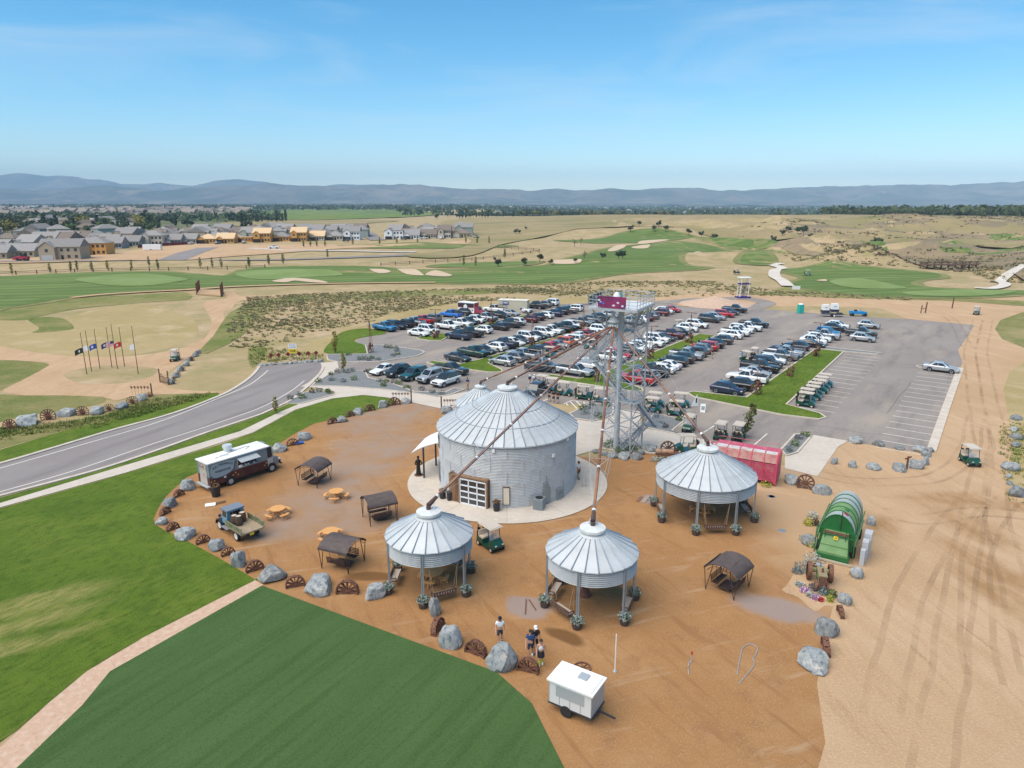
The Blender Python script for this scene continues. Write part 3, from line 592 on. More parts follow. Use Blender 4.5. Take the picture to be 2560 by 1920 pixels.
# ================================================================ GRAIN BINS, TOWER
GALV = M('galvanised_steel', (.475, .485, .485), .55, .12, (.42, .43, .43), 1.2, .40, .68, rnd=.03)
GALVR = M('galvanised_roof', (.475, .49, .495), .52, .10, (.40, .415, .42), .8, .38, .64, rnd=.05)
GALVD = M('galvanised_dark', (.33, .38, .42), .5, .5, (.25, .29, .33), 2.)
STEEL = M('tower_steel', (.45, .48, .50), .5, .2, (.37, .40, .42), 1.)
CAPM = M('cap_white', (.72, .74, .74), .5, .2, (.60, .60, .56), 3.)
RUST = M('rust_pipe', (.18, .08, .055), .75, .2, (.33, .16, .08), .35, .50, .64, bump=.2)
RUSTD = M('rusty_iron', (.13, .055, .035), .8, .2, (.22, .10, .06), 6., bump=.3)
WHITEP = M('white_paint', (.78, .78, .75), .5)
BLACK = M('black_plastic', (.02, .02, .022), .5)
GLASSD = M('dark_glass', (.025, .03, .035), .08, 0, spec=.8)
WOODB = M('brown_wood', (.16, .085, .045), .75, 0, (.10, .05, .028), 4., stretch=(1, 1, .1))
CREAM = M('cream_board', (.66, .58, .45), .7)
GREYM = M('grey_metal', (.24, .27, .28), .5, .3)
GREYL = M('light_grey_metal', (.42, .45, .46), .5, .3)
DARKM = M('dark_metal', (.05, .05, .055), .5, .4)
def corr_sheet(Rr, h, da, pitch=.14, amp=.020, seg=3):
    rows = int(h/pitch*4); prof = []
    for i in range(rows+1):
        z = h*i/rows; prof.append((Rr+amp*math.sin(2*math.pi*z/pitch), z))
    mb = MB().lathe(prof, seg, a0=-da/2, a1=da/2)

    return mb.mesh('wall_sheet', GALV)
def roof_panels(root, Rr, z0, r0, z1, n, drop=.10):
    da = 2*math.pi/n; a = da/2; mb = MB()
    def P(r, z, t): return (r*math.cos(t), r*math.sin(t), z)
    L = math.hypot(Rr-r0, z1-z0)
    mb.add([P(r0, z1, -a), P(r0, z1, a), P(Rr, z0, a), P(Rr, z0, -a), P(Rr+.01, z0-drop, a), P(Rr+.01, z0-drop, -a)], [(0, 1, 2, 3), (3, 2, 4, 5)])
    # standing rib on one edge
    for t0 in (a,):
        w0, w1 = .035/r0, .05/Rr
        mb.add([P(r0, z1, t0-w0), P(r0, z1+.05, t0), P(r0, z1, t0+w0), P(Rr+.02, z0, t0-w1), P(Rr+.02, z0+.085, t0), P(Rr+.02, z0, t0+w1)], [(0, 1, 4, 3), (1, 2, 5, 4), (3, 4, 5)])
    me = mb.mesh('roof_panel', [GALVR, GALVD])
    for pg in me.polygons:
        if pg.index > 1: pg.material_index = 1
    for i in range(n): link('roof_panel', me, root, rz=i*da+.03)
def cap(root, z, r, hh=.3, wide=1.35):
    MB().lathe([(r*wide, -.12), (r*wide*.98, .0), (r*1.02, .10), (r*.98, .16)], 28, (0, 0, z)).obj('roof_collar', GALVR, root, 40)
    MB().lathe([(r*.9, .1), (r*.9, .22), (r*1.12, .22), (r*1.12, .22+hh*.6), (r*.2, .22+hh), (.01, .22+hh)], 28, (0, 0, z)).obj('roof_cap', CAPM, root, 40)
def band(root, Rr, z0, r0, z1, f, n):
    r = r0+(Rr-r0)*f; z = z1+(z0-z1)*f
    pts = [(r*math.cos(2*math.pi*i/n), r*math.sin(2*math.pi*i/n), z+.055) for i in range(n+1)]
    MB().tube(pts, .022, 5).obj('roof_band', GALVD, root)
def closed_bin(label, loc, Rr, eave, r0, z1, npan, nsheet, nring):
    t = thing('grain_bin', label, 'grain bin', loc)
    h = eave/nring; da = 2*math.pi/nsheet
    me = corr_sheet(Rr, h, da)
    for k in range(nring):
        for i in range(nsheet):
            o = link('wall_sheet', me, t, (0, 0, k*h), i*da+(k % 2)*da/2)
    mbv = MB()
    seam = MB()
    for k in range(nring):
        for i in range(nsheet):
            a = i*da+(k % 2)*da/2+da/2
            p = Vector((math.cos(a), math.sin(a), 0))*(Rr+.03)
            seam.bar(p+Vector((0, 0, k*h)), p+Vector((0, 0, k*h+h)), .05, .012, p)
    seam.obj('wall_seam', GALV, t)['kind'] = 'stuff'
    roof_panels(t, Rr+.16, eave, r0, z1, npan)
    cap(t, z1, r0*.78)
    return t
BIG = closed_bin('large round corrugated grain bin building with glazed garage door on concrete pad', PADC+Vector((0, 0, .08)), 6.4, 5.55, 1.05, 8.72, 44, 14, 5)
band(BIG, 6.56, 5.55, 1.05, 8.72, .40, 44); band(BIG, 6.56, 5.55, 1.05, 8.72, .68, 44)
SM = closed_bin('small closed corrugated grain bin standing behind the large bin', (-3.5, 74.2, .05), 2.75, 3.85, .75, 5.4, 26, 8, 4)
def wall_frame(root, th, Rr):
    """matrix of a flat piece set against the bin wall: x along the wall, y outwards, z up; th from the camera side, positive to the right"""
    a = -math.pi/2+th
    n = Vector((math.cos(a), math.sin(a), 0)); x = Vector((-n.y, n.x, 0))
    m = Matrix(((x.x, n.x, 0, n.x*Rr), (x.y, n.y, 0, n.y*Rr), (0, 0, 1, 0), (0, 0, 0, 1)))
    return m
m = wall_frame(BIG, R(-27), 6.4)
MB().box((0, -.06, 1.25), (3.05, .5, 2.5)).xf(m).obj('door_surround', WOODB, BIG)
MB().box((-1.78, -.1, 1.22), (.9, .55, 2.44)).xf(m).obj('side_door', M('weathered_door', (.22, .12, .06), .75, 0, (.12, .065, .035), 3., stretch=(1, 1, .15)), BIG)
MB().box((-2.3, -.12, 1.3), (.16, .6, 2.6)).box((-1.30, .0, 1.3), (.14, .62, 2.6)).box((1.44, -.02, 1.28), (.16, .62, 2.56)).box((0, -.02, 2.52), (2.9, .62, .16)).xf(m).obj('door_frame', M('door_timber', (.28, .17, .09), .75, 0, (.20, .11, .06), 5.), BIG)
gd = MB()
for i in range(4): gd.box((-1.2+i*.85, .23, 1.16), (.09, .10, 2.3))
for k in range(5): gd.box((.075, .235, .04+k*.56), (2.64, .09, .10))
gdo = gd.xf(m).obj('garage_door', M('door_white', (.74, .76, .78), .4), BIG)
pane = MB().box((0, 0, 0), (.76, .02, .47)).xf(m.to_3x3().to_4x4()).mesh('pane', M('door_glass', (.03, .032, .035), .06, spec=1.))
for i in range(3):
    for k in range(4):
        link('pane', pane, gdo, m @ Vector((-.775+i*.85, .2, .32+k*.56)))
m = wall_frame(BIG, R(-.5), 6.42)
MB().box((0, 0, 1.12), (.62, .14, 1.62)).xf(m).obj('window_frame', WOODB, BIG); MB().box((0, .05, 1.1), (.50, .10, 1.5)).xf(m).obj('window_board', CREAM, BIG)
for th, z, h in ((-76, 4.4, 1.2), (-76, 1.5, 1.9)):
    m = wall_frame(BIG, R(th), 6.42)
    w = MB().box((0, 0, z), (.62, .12, h)).xf(m).obj('window_frame', GALVD, BIG); MB().box((0, .04, z), (.46, .08, h-.16)).xf(m).obj('pane', GLASSD, w)
for th, z in ((-10, 5.2), (38, 4.3), (55, 5.35)):
    m = wall_frame(BIG, R(th), 6.44)
    MB().box((0, .05, z), (.22, .14, .30)).xf(m).obj('wall_light', WHITEP, BIG)
m = wall_frame(BIG, R(31), 6.42)
MB().box((0, .12, 1.0), (.42, .24, 1.9)).box((.34, .1, .9), (.22, .2, 1.2)).box((.05, .14, 2.2), (.06, .06, .9)).xf(m).obj('electric_cabinet', GREYM, BIG)
m = wall_frame(BIG, R(44), 6.42)
mt = MB().box((0, .15, .9), (.5, .22, .3)).box((.45, .15, .75), (.3, .2, .35)).cyl((-.2, .15, 0), (-.2, .15, 1.), .05).cyl((.6, .12, 0), (.6, .12, 1.7), .04).cyl((.1, .2, .0), (.1, .2, .9), .04)
mt.xf(m).obj('gas_meter', GREYM, BIG)
# things standing on the pad
def ac_unit(p):
    t = thing('air_conditioner', 'grey outdoor air conditioning unit beside the bin wall', 'air conditioner', p, R(-20))
    MB().box((0, 0, .5), (.86, .86, 1.0)).obj('casing', M('ac_grey', (.22, .25, .27), .6), t)
    MB().lathe([(.02, 1.02), (.34, 1.02), (.36, 1.01)], 20).obj('fan_grille', BLACK, t)
    for i in range(7): MB().box((0, -.44, .12+i*.12), (.8, .02, .03)).obj('louvre', GREYM, t)
ac_unit(T3(1548, 1150)+Vector((0, 0, .08)))
def planter_barrel(p, label, dead=True, h=.75, r=.3):
    t = thing('flower_barrel', label, 'planter', p)
    MB().lathe([(.01, 0), (r*.85, 0), (r, h*.5), (r*.9, h), (r*.8, h), (r*.78, h-.08), (.01, h-.08)], 14).obj('barrel', BLACK, t, 40)
    mb = MB(); q = random.Random(int(p.x*100))
    for i in range(70):
        a = q.uniform(0, 6.28); rr = q.uniform(0, r*1.15); z = h+q.uniform(0, .22)*(1.2-rr/r/1.4)
        c = Vector((rr*math.cos(a), rr*math.sin(a), z)); d = Vector((q.uniform(-1, 1), q.uniform(-1, 1), q.uniform(-.2, 1))).normalized()*.11; e = d.cross(Vector((q.random(), q.random(), .3))).normalized()*.06
        mb.quad(c-d-e, c+d-e, c+d+e, c-d+e)
    mb.obj('foliage', M('dead_foliage', (.21, .11, .06), .9, 0, (.30, .20, .10), 8.) if dead else M('shrub_green', (.07, .11, .04), .9), t)
planter_barrel(T3(1180, 1170)+Vector((0, 0, .08)), 'black barrel of dried flowers on the pad under the cream boarded window')
planter_barrel(T3(715, 1062)+Vector((0, 0, .08)), 'black barrel of dried flowers beside the garage door', h=.7)
t = thing('waste_bin', 'black lidded waste bin beside the garage door', 'waste bin', T3(775, 1078)+Vector((0, 0, .08)))
MB().lathe([(.01, 0), (.22, 0), (.27, .72), (.01, .72)], 14).obj('bin_body', BLACK, t, 40); MB().lathe([(.29, .72), (.28, .80), (.01, .90)], 14).obj('lid', DARKM, t, 40)
planter_barrel(TM(555, 555)+Vector((0, 0, .02)), 'black barrel of dried flowers behind the food truck', h=.95, r=.4)
t = thing('ash_stand', 'small grey double post stand on the pad by the bin', 'stand', T3(1935, 965)+Vector((0, 0, .08)))
for q in (-.16, .16): MB().cyl((q, 0, 0), (q, 0, .85), .045).box((q, 0, .78), (.16, .14, .26)).obj('post', GREYL, t)
# curved awning with statue
aw = thing('entrance_awning', 'white curved sheet awning on dark posts beside the large bin', 'awning', (0, 0, 0))
p0 = T3(555, 885); q0 = p0+Vector((.8, 3.2, 0))
sec = []
for j in range(2):
    b = (p0, q0)[j]+Vector((-1.1, -.35+j*1.0, 0))
    row = [b+Vector((x, .30*x, z)) for x, z in ((0, 2.72), (.5, 3.0), (1.1, 3.22), (1.8, 3.38), (2.6, 3.5), (3.6, 3.58), (4.2, 3.6))]
    sec.append(row+[p-Vector((0, 0, .06)) for p in reversed(row)])
MB().loft(sec).obj('canopy', M('awning_white', (.74, .75, .75), .5), aw)
for b in (p0, q0): MB().bar(b, b+Vector((0, 0, 3.1)), .16).obj('post', DARKM, aw)
st = thing('statue', 'dark bronze standing figure statue under the awning edge', 'statue', T3(507, 862)+Vector((0, 0, .02)))
MB().lathe([(.01, 0), (.42, 0), (.42, .12), (.01, .12)], 18).obj('base', RUSTD, st, 40)
sb = MB().lathe([(.01, .12), (.26, .12), (.2, .7), (.17, 1.1), (.24, 1.45), (.22, 1.6), (.08, 1.68), (.075, 1.74), (.12, 1.85), (.11, 1.97), (.01, 2.04)], 12)
sb.tube([(.2, 0, 1.55), (.36, .05, 1.25), (.22, .12, 1.05)], .06).tube([(-.2, 0, 1.55), (-.3, -.05, 1.2), (-.1, -.15, 1.15)], .06).tube([(.05, -.12, .95), (.12, -.25, .5), (.1, -.2, .12)], .08)
sb.obj('figure', M('bronze_dark', (.03, .026, .022), .45, .5), st, 50)
# ---------------------------------------------------------------- open gazebos made of bins
PLANT = M('planter_foliage', (.13, .17, .12), .9, 0, (.28, .33, .30), 9., .42, .6)
def leafmesh(q, n, r, h, size, flat=.6):
    mb = MB()
    for i in range(n):
        a = q.uniform(0, 6.28); rr = r*math.sqrt(q.random()); z = h*q.random()*(1.1-.5*rr/r)
        c = Vector((rr*math.cos(a), rr*math.sin(a), z)); d = Vector((q.uniform(-1, 1), q.uniform(-1, 1), q.uniform(-flat, 1))).normalized()*size*q.uniform(.6, 1.3); e = d.cross(Vector((q.uniform(-1, 1), q.uniform(-1, 1), .3))).normalized()*size*.4
        mb.add([c-d*.5-e*.3, c-e, c+d, c+e], [(0, 1, 2, 3)])
    return mb
POTM = M('barrel_wood', (.05, .032, .026), .8, 0, (.09, .06, .045), 5.)
pot_me = MB().lathe([(.01, 0), (.27, 0), (.33, .3), (.31, .5), (.27, .5), (.26, .44), (.01, .44)], 14).mesh('tub', POTM, 40)
fol_me = [leafmesh(random.Random(i), 130, .42, .40, .15).mesh('foliage', PLANT) for i in range(3)]
for q in fol_me:
    pass
FLW = M('flower_white', (.62, .62, .58), .9)
flo_me = leafmesh(random.Random(9), 26, .4, .42, .09).mesh('blossoms', FLW)
SWB = M('swing_bench_brown', (.10, .055, .040), .7, 0, (.15, .09, .065), 6.)
PAD = M('seat_cushion', (.52, .42, .34), .85)
ROPE = M('rope_tan', (.48, .30, .17), .9)
PINE = M('picnic_pine', (.60, .29, .085), .6, 0, (.70, .37, .13), 5., stretch=(.3, 3, 1))
def picnic_table(label, p, rz, seats=(0, 1, 2, 3), group='round picnic tables'):
    t = thing('picnic_table', label, 'picnic table', p, rz, group)
    for i in range(9):
        y = -.56+i*.14; w = math.sqrt(max(.05, .63**2-y*y))*2
        MB().box((0, y, .74), (w, .128, .045)).obj('table_plank', PINE, t)
    fr = MB()
    for k in range(4):
        a = k*math.pi/2+.785; c, s = math.cos(a), math.sin(a)
        fr.bar((c*.25, s*.25, .70), (c*.62, s*.62, .02), .08, .06).bar((0, 0, .34), (c*1.05, s*1.05, .34), .09, .05).bar((c*.55, s*.55, .42), (c*1.0, s*1.0, .38), .05)
        fr.bar((c*1.0, s*1.0, .36), (c*1.02, s*1.02, .0), .08, .06)
    fr.cyl((0, 0, .3), (0, 0, .7), .07)
    fr.obj('frame', PINE, t)
    for k in seats:
        a = k*math.pi/2+.785; n = Vector((math.cos(a), math.sin(a), 0)); x = Vector((-n.y, n.x, 0))
        for r_ in (.93, 1.06):
            w = .46 if r_ > 1 else .40
            sec = [[n*(r_+dr)*1.0+x*u*w-n*abs(u)**2*.12+Vector((0, 0, z)) for dr, z in ((-.06, .40), (.06, .40), (.06, .44), (-.06, .44))] for u in (-1, -.5, 0, .5, 1)]
            MB().loft(sec).obj('seat_plank', PINE, t)
    return t
def swing_bench(name, label, p, rz, zt=2.6, group='hanging swing benches'):
    t = thing(name, label, 'swing bench', p, rz, group)
    MB().box((0, 0, .48), (1.6, .5, .06)).obj('seat', SWB, t); MB().box((0, -.02, .535), (1.5, .44, .05)).obj('cushion', PAD, t)
    bk = MB().box((0, .27, .82), (1.62, .05, .09), rx=R(-8)).box((0, .25, .56), (1.62, .05, .08))
    bko = bk.obj('backrest', SWB, t)
    for i in range(9): MB().box((-.72+i*.18, .262, .70), (.13, .03, .28), rx=R(-8)).obj('slat', SWB, bko)
    for s in (-1, 1):
        MB().box((s*.78, .02, .70), (.07, .5, .05)).box((s*.78, -.2, .58), (.06, .06, .22)).obj('armrest', SWB, t)
        MB().cyl((s*.78, -.2, .7), (s*1.02, .02, zt), .014, n=5).cyl((s*.78, .24, .8), (s*1.02, .02, zt), .014, n=5).obj('rope', ROPE, t)
    return t
def gazebo(label, c, Rr, eave, bandh, r0, z1, npan, posts, where, a0=0., n_sheet=8):
    t = thing('bin_gazebo', label, 'gazebo', c)
    da = 2*math.pi/n_sheet
    me = corr_sheet(Rr, bandh, da, pitch=.131, amp=.055, seg=4)
    for i in range(n_sheet): link('wall_sheet', me, t, (0, 0, eave-bandh), i*da)
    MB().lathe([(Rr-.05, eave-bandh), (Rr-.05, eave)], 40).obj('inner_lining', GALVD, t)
    roof_panels(t, Rr+.15, eave+.02, r0, z1, npan, .06)
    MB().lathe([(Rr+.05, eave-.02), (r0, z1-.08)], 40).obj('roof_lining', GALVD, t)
    cap(t, z1, r0*.78)
    sec = [(-.09, -.05), (-.09, .06), (-.045, .06), (-.045, 0), (.045, 0), (.045, .06), (.09, .06), (.09, -.05)]
    pm = MB().prism(sec, 0, eave-.12).mesh('post', M('post_steel', (.38, .43, .47), .45, .5, (.30, .35, .39), 1.5))
    fm = MB().box((0, 0, .02), (.34, .34, .04)).mesh('foot_plate', GALVD)
    for k in range(posts):
        a = a0+k*2*math.pi/posts
        p = Vector((math.cos(a), math.sin(a), 0))*(Rr+.07)
        po = link('post', pm, t, p, a-math.pi/2); link('foot_plate', fm, po)
        # tub of flowers at the foot
        tb = thing('flower_tub', 'tub of pale flowers at a post of the '+where, 'planter', Vector(c)+p*1.0+Vector((math.cos(a), math.sin(a), 0))*.12+Vector((0, 0, .0)), k*1.3, 'flower tubs round the gazebos')
        link('tub', pot_me, tb); link('foliage', fol_me[k % 3], tb, (0, 0, .44)); link('blossoms', flo_me, tb, (0, 0, .46))
    ch = Rr*math.cos(math.pi/posts)
    return t
Z2 = .02
g1 = Vector((-5.62, 42.9, Z2)); g2 = Vector((5.15, 40.4, Z2)); g3 = Vector((16.15, 53.9, Z2))
gazebo('open bin gazebo beside the golf cart with a bench facing boulders', g1, 2.85, 3.8, 1.05, .95, 5.0, 22, 6, 'gazebo beside the golf cart', R(-90-3))
gazebo('open bin gazebo with a rusty globe fire pit beneath it', g2, 2.85, 3.85, 1.05, .95, 5.05, 22, 6, 'gazebo with the globe fire pit', R(-112))
gazebo('widest open bin gazebo in front of the red wagon', g3, 3.95, 3.75, 1.05, 1.0, 5.55, 30, 8, 'gazebo in front of the red wagon', R(-90-22.5))
def bench_between(c, Rr, a, label, zt=2.7, nm='hanging_bench'):
    p = Vector(c)+Vector((math.cos(a), math.sin(a), 0))*Rr
    swing_bench(nm, label, p, a-math.pi/2, zt)
A1 = R(-93); A2 = R(-112); A3 = R(-112.5)
for i in (0, 2, 4): bench_between(g1, 2.45, A1+R(60*i+30), 'brown swing bench hanging in the gazebo beside the golf cart')
for i in (0, 2, 5): bench_between(g2, 2.45, A2+R(60*i-30), 'brown swing bench hanging in the gazebo with the globe fire pit')
for i in (0, 2, 6): bench_between(g3, 3.6, A3+R(45*i+22.5), 'brown swing bench hanging in the gazebo in front of the red wagon')
picnic_table('round yellow pine picnic table under the gazebo beside the golf cart', g1+Vector((.15, .2, 0)), R(30))
picnic_table('round yellow pine picnic table under the gazebo before the red wagon', g3+Vector((0, .2, 0)), R(40))
# globe fire pit
t = thing('globe_fire_pit', 'rusty openwork globe on a flared iron pedestal under a gazebo', 'fire pit', g2+Vector((-.25, .9, 0)))
MB().lathe([(.01, 0), (.42, 0), (.40, .08), (.24, .5), (.22, .6), (.30, .68), (.01, .68)], 12).obj('pedestal', RUSTD, t, 30)
gl = MB()
for k in range(8):
    a = k*math.pi/8
    pts = [(.42*math.sin(u)*math.cos(a), .42*math.sin(u)*math.sin(a), 1.02+.42*math.cos(u)) for u in [i*2*math.pi/16 for i in range(17)]]
    gl.tube(pts, .022, 4)
for z in (-.24, 0, .24):
    rr = math.sqrt(.42**2-z*z); gl.tube([(rr*math.cos(i*.3927), rr*math.sin(i*.3927), 1.02+z) for i in range(17)], .025, 4)
gl.obj('globe', RUSTD, t)
# ---------------------------------------------------------------- tower
TA_ = Vector((12.3, 68.2, 0)); E1 = Vector((.625, .78, 0)); E2 = Vector((-.78, .625, 0))
legs = [TA_, TA_+E1*2.56, TA_+E1*2.56+E2*3.35, TA_+E2*3.35]
tw = thing('lookout_tower', 'tall galvanised steel lattice tower with stairs, central column and top deck', 'tower', (0, 0, 0))
ZT = 15.5
for p in legs: MB().bar(p, p+Vector((0, 0, ZT-.3)), .15).obj('leg', STEEL, tw)
CC = Vector((11.05, 69.3, 0))
MB().cyl(CC, CC+Vector((0, 0, ZT-.2)), .30, n=16).obj('column', STEEL, tw, 40)
nb = 8
for f in range(4):
    a, b = legs[f], legs[(f+1) % 4]
    for k in range(nb):
        z0, z1 = k*1.9, (k+1)*1.9
        up = Vector((0, 0, 1))
        MB().bar(a+up*z1, b+up*z1, .07).obj('strut', STEEL, tw)
        MB().bar(a+up*z0, b+up*z1, .06).obj('brace', STEEL, tw); MB().bar(b+up*z0, a+up*z1, .06).obj('brace', STEEL, tw)
PF, PL, PR = G(1592.5, 775.7, ZT), G(1472, 766, ZT), G(1636, 757, ZT); PB = PL+PR-PF
cor = [PF, PR, PB, PL]
GRATE = M('deck_grating', (.62, .64, .65), .6, .2)
dk = MB().prism([(p.x, p.y) for p in cor], ZT-.02, ZT+.04).obj('deck', GRATE, tw)
for i in range(4):
    a, b = cor[i], cor[(i+1) % 4]; up = Vector((0, 0, 1))
    MB().bar(a-up*.14, b-up*.14, .14, .24).obj('deck_beam', STEEL, tw)
    rl = MB()
    for z in (.38, .72, 1.08): rl.bar(a+up*z, b+up*z, .05)
    for k in range(6): rl.bar(a+(b-a)*(k/6), a+(b-a)*(k/6)+up*1.1, .055)
    rl.obj('railing', STEEL, tw)
for k in range(1, 5):
    a = PF+(PL-PF)*k/5-Vector((0, 0, .1)); b = PR+(PB-PR)*k/5-Vector((0, 0, .1)); MB().bar(a, b, .1, .16).obj('deck_joist', STEEL, tw)
# slanted knees under the deck
for a, b in ((legs[1]+Vector((0, 0, 12.9)), PR+Vector((-.3, -.3, -.2))), (legs[3]+Vector((0, 0, 12.9)), PL+Vector((.3, 0, -.2))), (legs[0]+Vector((0, 0, 13.4)), PF+Vector((0, 0, -.2))), (legs[2]+Vector((0, 0, 12.9)), PB+Vector((0, 0, -.2)))):
    MB().bar(a, b, .10).obj('knee_brace', STEEL, tw)
def stair(a, b, w=.8, n=14):
    a = Vector(a); b = Vector(b); d = (b-a); h = Vector((d.x, d.y, 0)).normalized(); s = Vector((-h.y, h.x, 0)); up = Vector((0, 0, 1))
    f = MB()
    for q in (-1, 1):
        f.bar(a+s*q*w/2, b+s*q*w/2, .05, .22)
        f.bar(a+s*q*w/2+up*.95, b+s*q*w/2+up*.95, .045); f.bar(a+s*q*w/2+up*.5, b+s*q*w/2+up*.5, .035)
        for i in range(6):
            p = a+d*(i/5)+s*q*w/2; f.bar(p, p+up*.95, .04)
    so = f.obj('stair_flight', STEEL, tw)
    for i in range(n):
        p = a+d*((i+.5)/n); MB().box(p, (w, .24, .03), rz=math.atan2(s.y, s.x)).obj('tread', GALVD, so)
def landing(c, w, d, rz):
    f = MB().box(c, (w, d, .06), rz=rz)
    m = Matrix.Translation(Vector(c)) @ Matrix.Rotation(rz, 4, 'Z')
    for x, y, x2, y2 in ((-w/2, -d/2, w/2, -d/2), (w/2, -d/2, w/2, d/2), (w/2, d/2, -w/2, d/2), (-w/2, d/2, -w/2, -d/2)):
        for z in (.5, 1.0): f.bar(m @ Vector((x, y, z)), m @ Vector((x2, y2, z)), .04)
        for k in range(4):
            p = Vector((x+(x2-x)*k/4, y+(y2-y)*k/4, 0)); f.bar(m @ p, m @ (p+Vector((0, 0, 1.0))), .04)
    f.obj('landing', STEEL, tw)
ae2 = math.atan2(E2.y, E2.x)
stair((11.2, 68.9, .1), (14.3, 70.2, 2.6)); landing((15.0, 70.3, 2.6), 1.7, 1.5, ae2)
stair((15.2, 69.7, 2.6), (12.9, 68.6, 5.6)); landing((12.3, 68.7, 5.6), 2.0, 1.6, ae2)
stair((11.8, 69.1, 5.6), (8.6, 70.0, 9.5), n=18); landing((7.9, 70.4, 9.5), 1.5, 1.9, ae2)
stair((8.2, 71.2, 9.5), (11.4, 71.3, 12.6)); landing((12.2, 71.2, 12.6), 1.5, 1.4, ae2)
stair((12.4, 70.9, 12.6), (13.6, 70.4, ZT-.1), n=12)
# banners, radome
def graffiti():
    m = bpy.data.materials.new('mural_print'); nt, b = nodes_of(m); v = coord(nt, 'Object')
    c = mixc(nt, noisef(nt, v, .9, 3, .5, None, .4, .6), (.10, .012, .07), (.24, .018, .09))
    vo = nt.nodes.new('ShaderNodeTexVoronoi'); vo.inputs['Scale'].default_value = 1.7
    sc = nt.nodes.new('ShaderNodeVectorMath'); sc.operation = 'MULTIPLY'; sc.inputs[1].default_value = (1, 1, 1.6)
    nt.links.new(v, sc.inputs[0]); nt.links.new(sc.outputs[0], vo.inputs['Vector'])
    mr = nt.nodes.new('ShaderNodeMapRange'); mr.inputs[1].default_value = .32; mr.inputs[2].default_value = .22; nt.links.new(vo.outputs['Distance'], mr.inputs[0])
    c = mixc(nt, mr.outputs[0], c, mixc(nt, noisef(nt, v, 2.2, 2, .5, None, .45, .5), (.03, .05, .35), (.55, .6, .7)))
    nt.links.new(c, b.inputs['Base Color']); b.inputs['Roughness'].default_value = .6
    return m
u = (PL-PF).normalized(); nrm = Vector((-u.y, u.x, 0)); nrm = nrm if nrm.y < 0 else -nrm
bn = MB(); a = PF+u*(PL-PF).length*.22; b = PF+u*(PL-PF).length*.80
bn.prism([(0, .02), ((b-a).length, .02), ((b-a).length, 1.16), (0, 1.16)], -.02, .02, Matrix.Translation(a+nrm*.08) @ Matrix(((u.x, 0, nrm.x, 0), (u.y, 0, nrm.y, 0), (0, 1, 0, 0), (0, 0, 0, 1))))
tag(bn.obj('banner', graffiti()), 'maroon banner with blue and white lettering art on the tower railing', 'banner')
a, b = PL, PL+(PB-PL)*.62
tag(MB().bar(a+Vector((-.05, .1, .6)), b+Vector((-.05, .1, .6)), .04, 1.0).obj('banner', BLACK), 'plain black banner on the tower deck railing', 'banner')
t = thing('deck_cover', 'white and teal covered machine standing on the tower deck', 'machine', (PF+PB)/2+Vector((-.6, -.2, .04)))
MB().lathe([(.01, 1.25), (.22, 1.18), (.36, .9), (.38, 0), (.01, 0)], 12).obj('cover', M('cover_white', (.72, .73, .73), .6), t, 40); MB().box((.4, .1, .6), (.4, .5, 1.2), taper=.8).obj('side_pack', M('cover_teal', (.12, .25, .25), .6), t)
# distributor cone and the spouts
HUB = Vector((10.15, 68.35, 13.6))
dc = thing('spout_distributor', 'galvanised cone shaped spout hub hanging under the tower deck', 'distributor', HUB)
MB().lathe([(.01, 1.15), (.62, .45), (.62, .38), (.30, .36), (.30, -.25), (.01, -.25)], 18).obj('cone_hood', GALVR, dc, 40)
MB().cyl((0, 0, 1.0), (0, 0, 1.95), .06).bar((0, 0, .2), CC-HUB+Vector((0, 0, HUB.z+.2)), .1).obj('hanger', STEEL, dc)
for k in range(10):
    a = k*.628; MB().cyl((.30*math.cos(a), .30*math.sin(a), .1), (.46*math.cos(a), .46*math.sin(a), -.05), .07, n=8).obj('outlet', WHITEP, dc)
def spout(end, label, r=.115, stays=((.33, 1.0), (.68, 1.25))):
    end = Vector(end); t = thing('grain_spout', label, 'pipe', end, 0, 'grain spouts')
    a = HUB+(end-HUB).normalized()*.4-end; b = Vector((0, 0, .35)); d = (b-a).normalized()
    c1 = b-d*1.0
    L = (c1-a).length; nseg = max(3, int(L/4.5))
    for i in range(nseg):
        p = a+(c1-a)*i/nseg; q = a+(c1-a)*(i+1)/nseg
        MB().cyl(p, q, r*(1.0 if i % 2 else .93), n=10).obj('pipe_section', RUST, t, 40)
        MB().cyl(q-d*.09, q+d*.09, r*1.35, n=10).obj('coupling', CAPM, t, 40)
    MB().cyl(c1, b+Vector((0, 0, -.05)), r*1.1, r*1.7, n=8).cyl(b+Vector((0, 0, -.1)), Vector((0, 0, .0)), r*1.5, n=8).obj('spout_head', M('iron_dark', (.10, .06, .05), .7, .3), t)
    sx = d.cross(Vector((0, 0, 1))).normalized(); sz = sx.cross(d).normalized()
    tips = []
    st = MB()
    for f, w in stays:
        p = a+(b-a)*f; tp = [p+sx*i*w*.75+sz*j*w*.75 for i, j in ((1, 1), (-1, 1), (-1, -1), (1, -1))]
        st.bar(tp[0], tp[2], .045).bar(tp[1], tp[3], .045)
        for i in range(4): st.bar(tp[i], tp[(i+1) % 4], .025)
        tips.append(tp)
    st.obj('stay_frame', STEEL, t)
    cb = MB()
    for i in range(4):
        pts = [a]+[tp[i] for tp in tips]+[b-d*.8]
        for p, q in zip(pts, pts[1:]): cb.bar(p, q, .014)
    cb.obj('stay_cable', STEEL, t)
    for s in (-1, 1): MB().bar(sx*s*.45+Vector((0, 0, -.35)), b-d*.6+sx*s*.05, .05).obj('leg', STEEL, t)
spout((-3.5, 74.2, 5.95), 'rusty pipe running from the tower hub to the small closed bin', .09, ((.5, .8),))
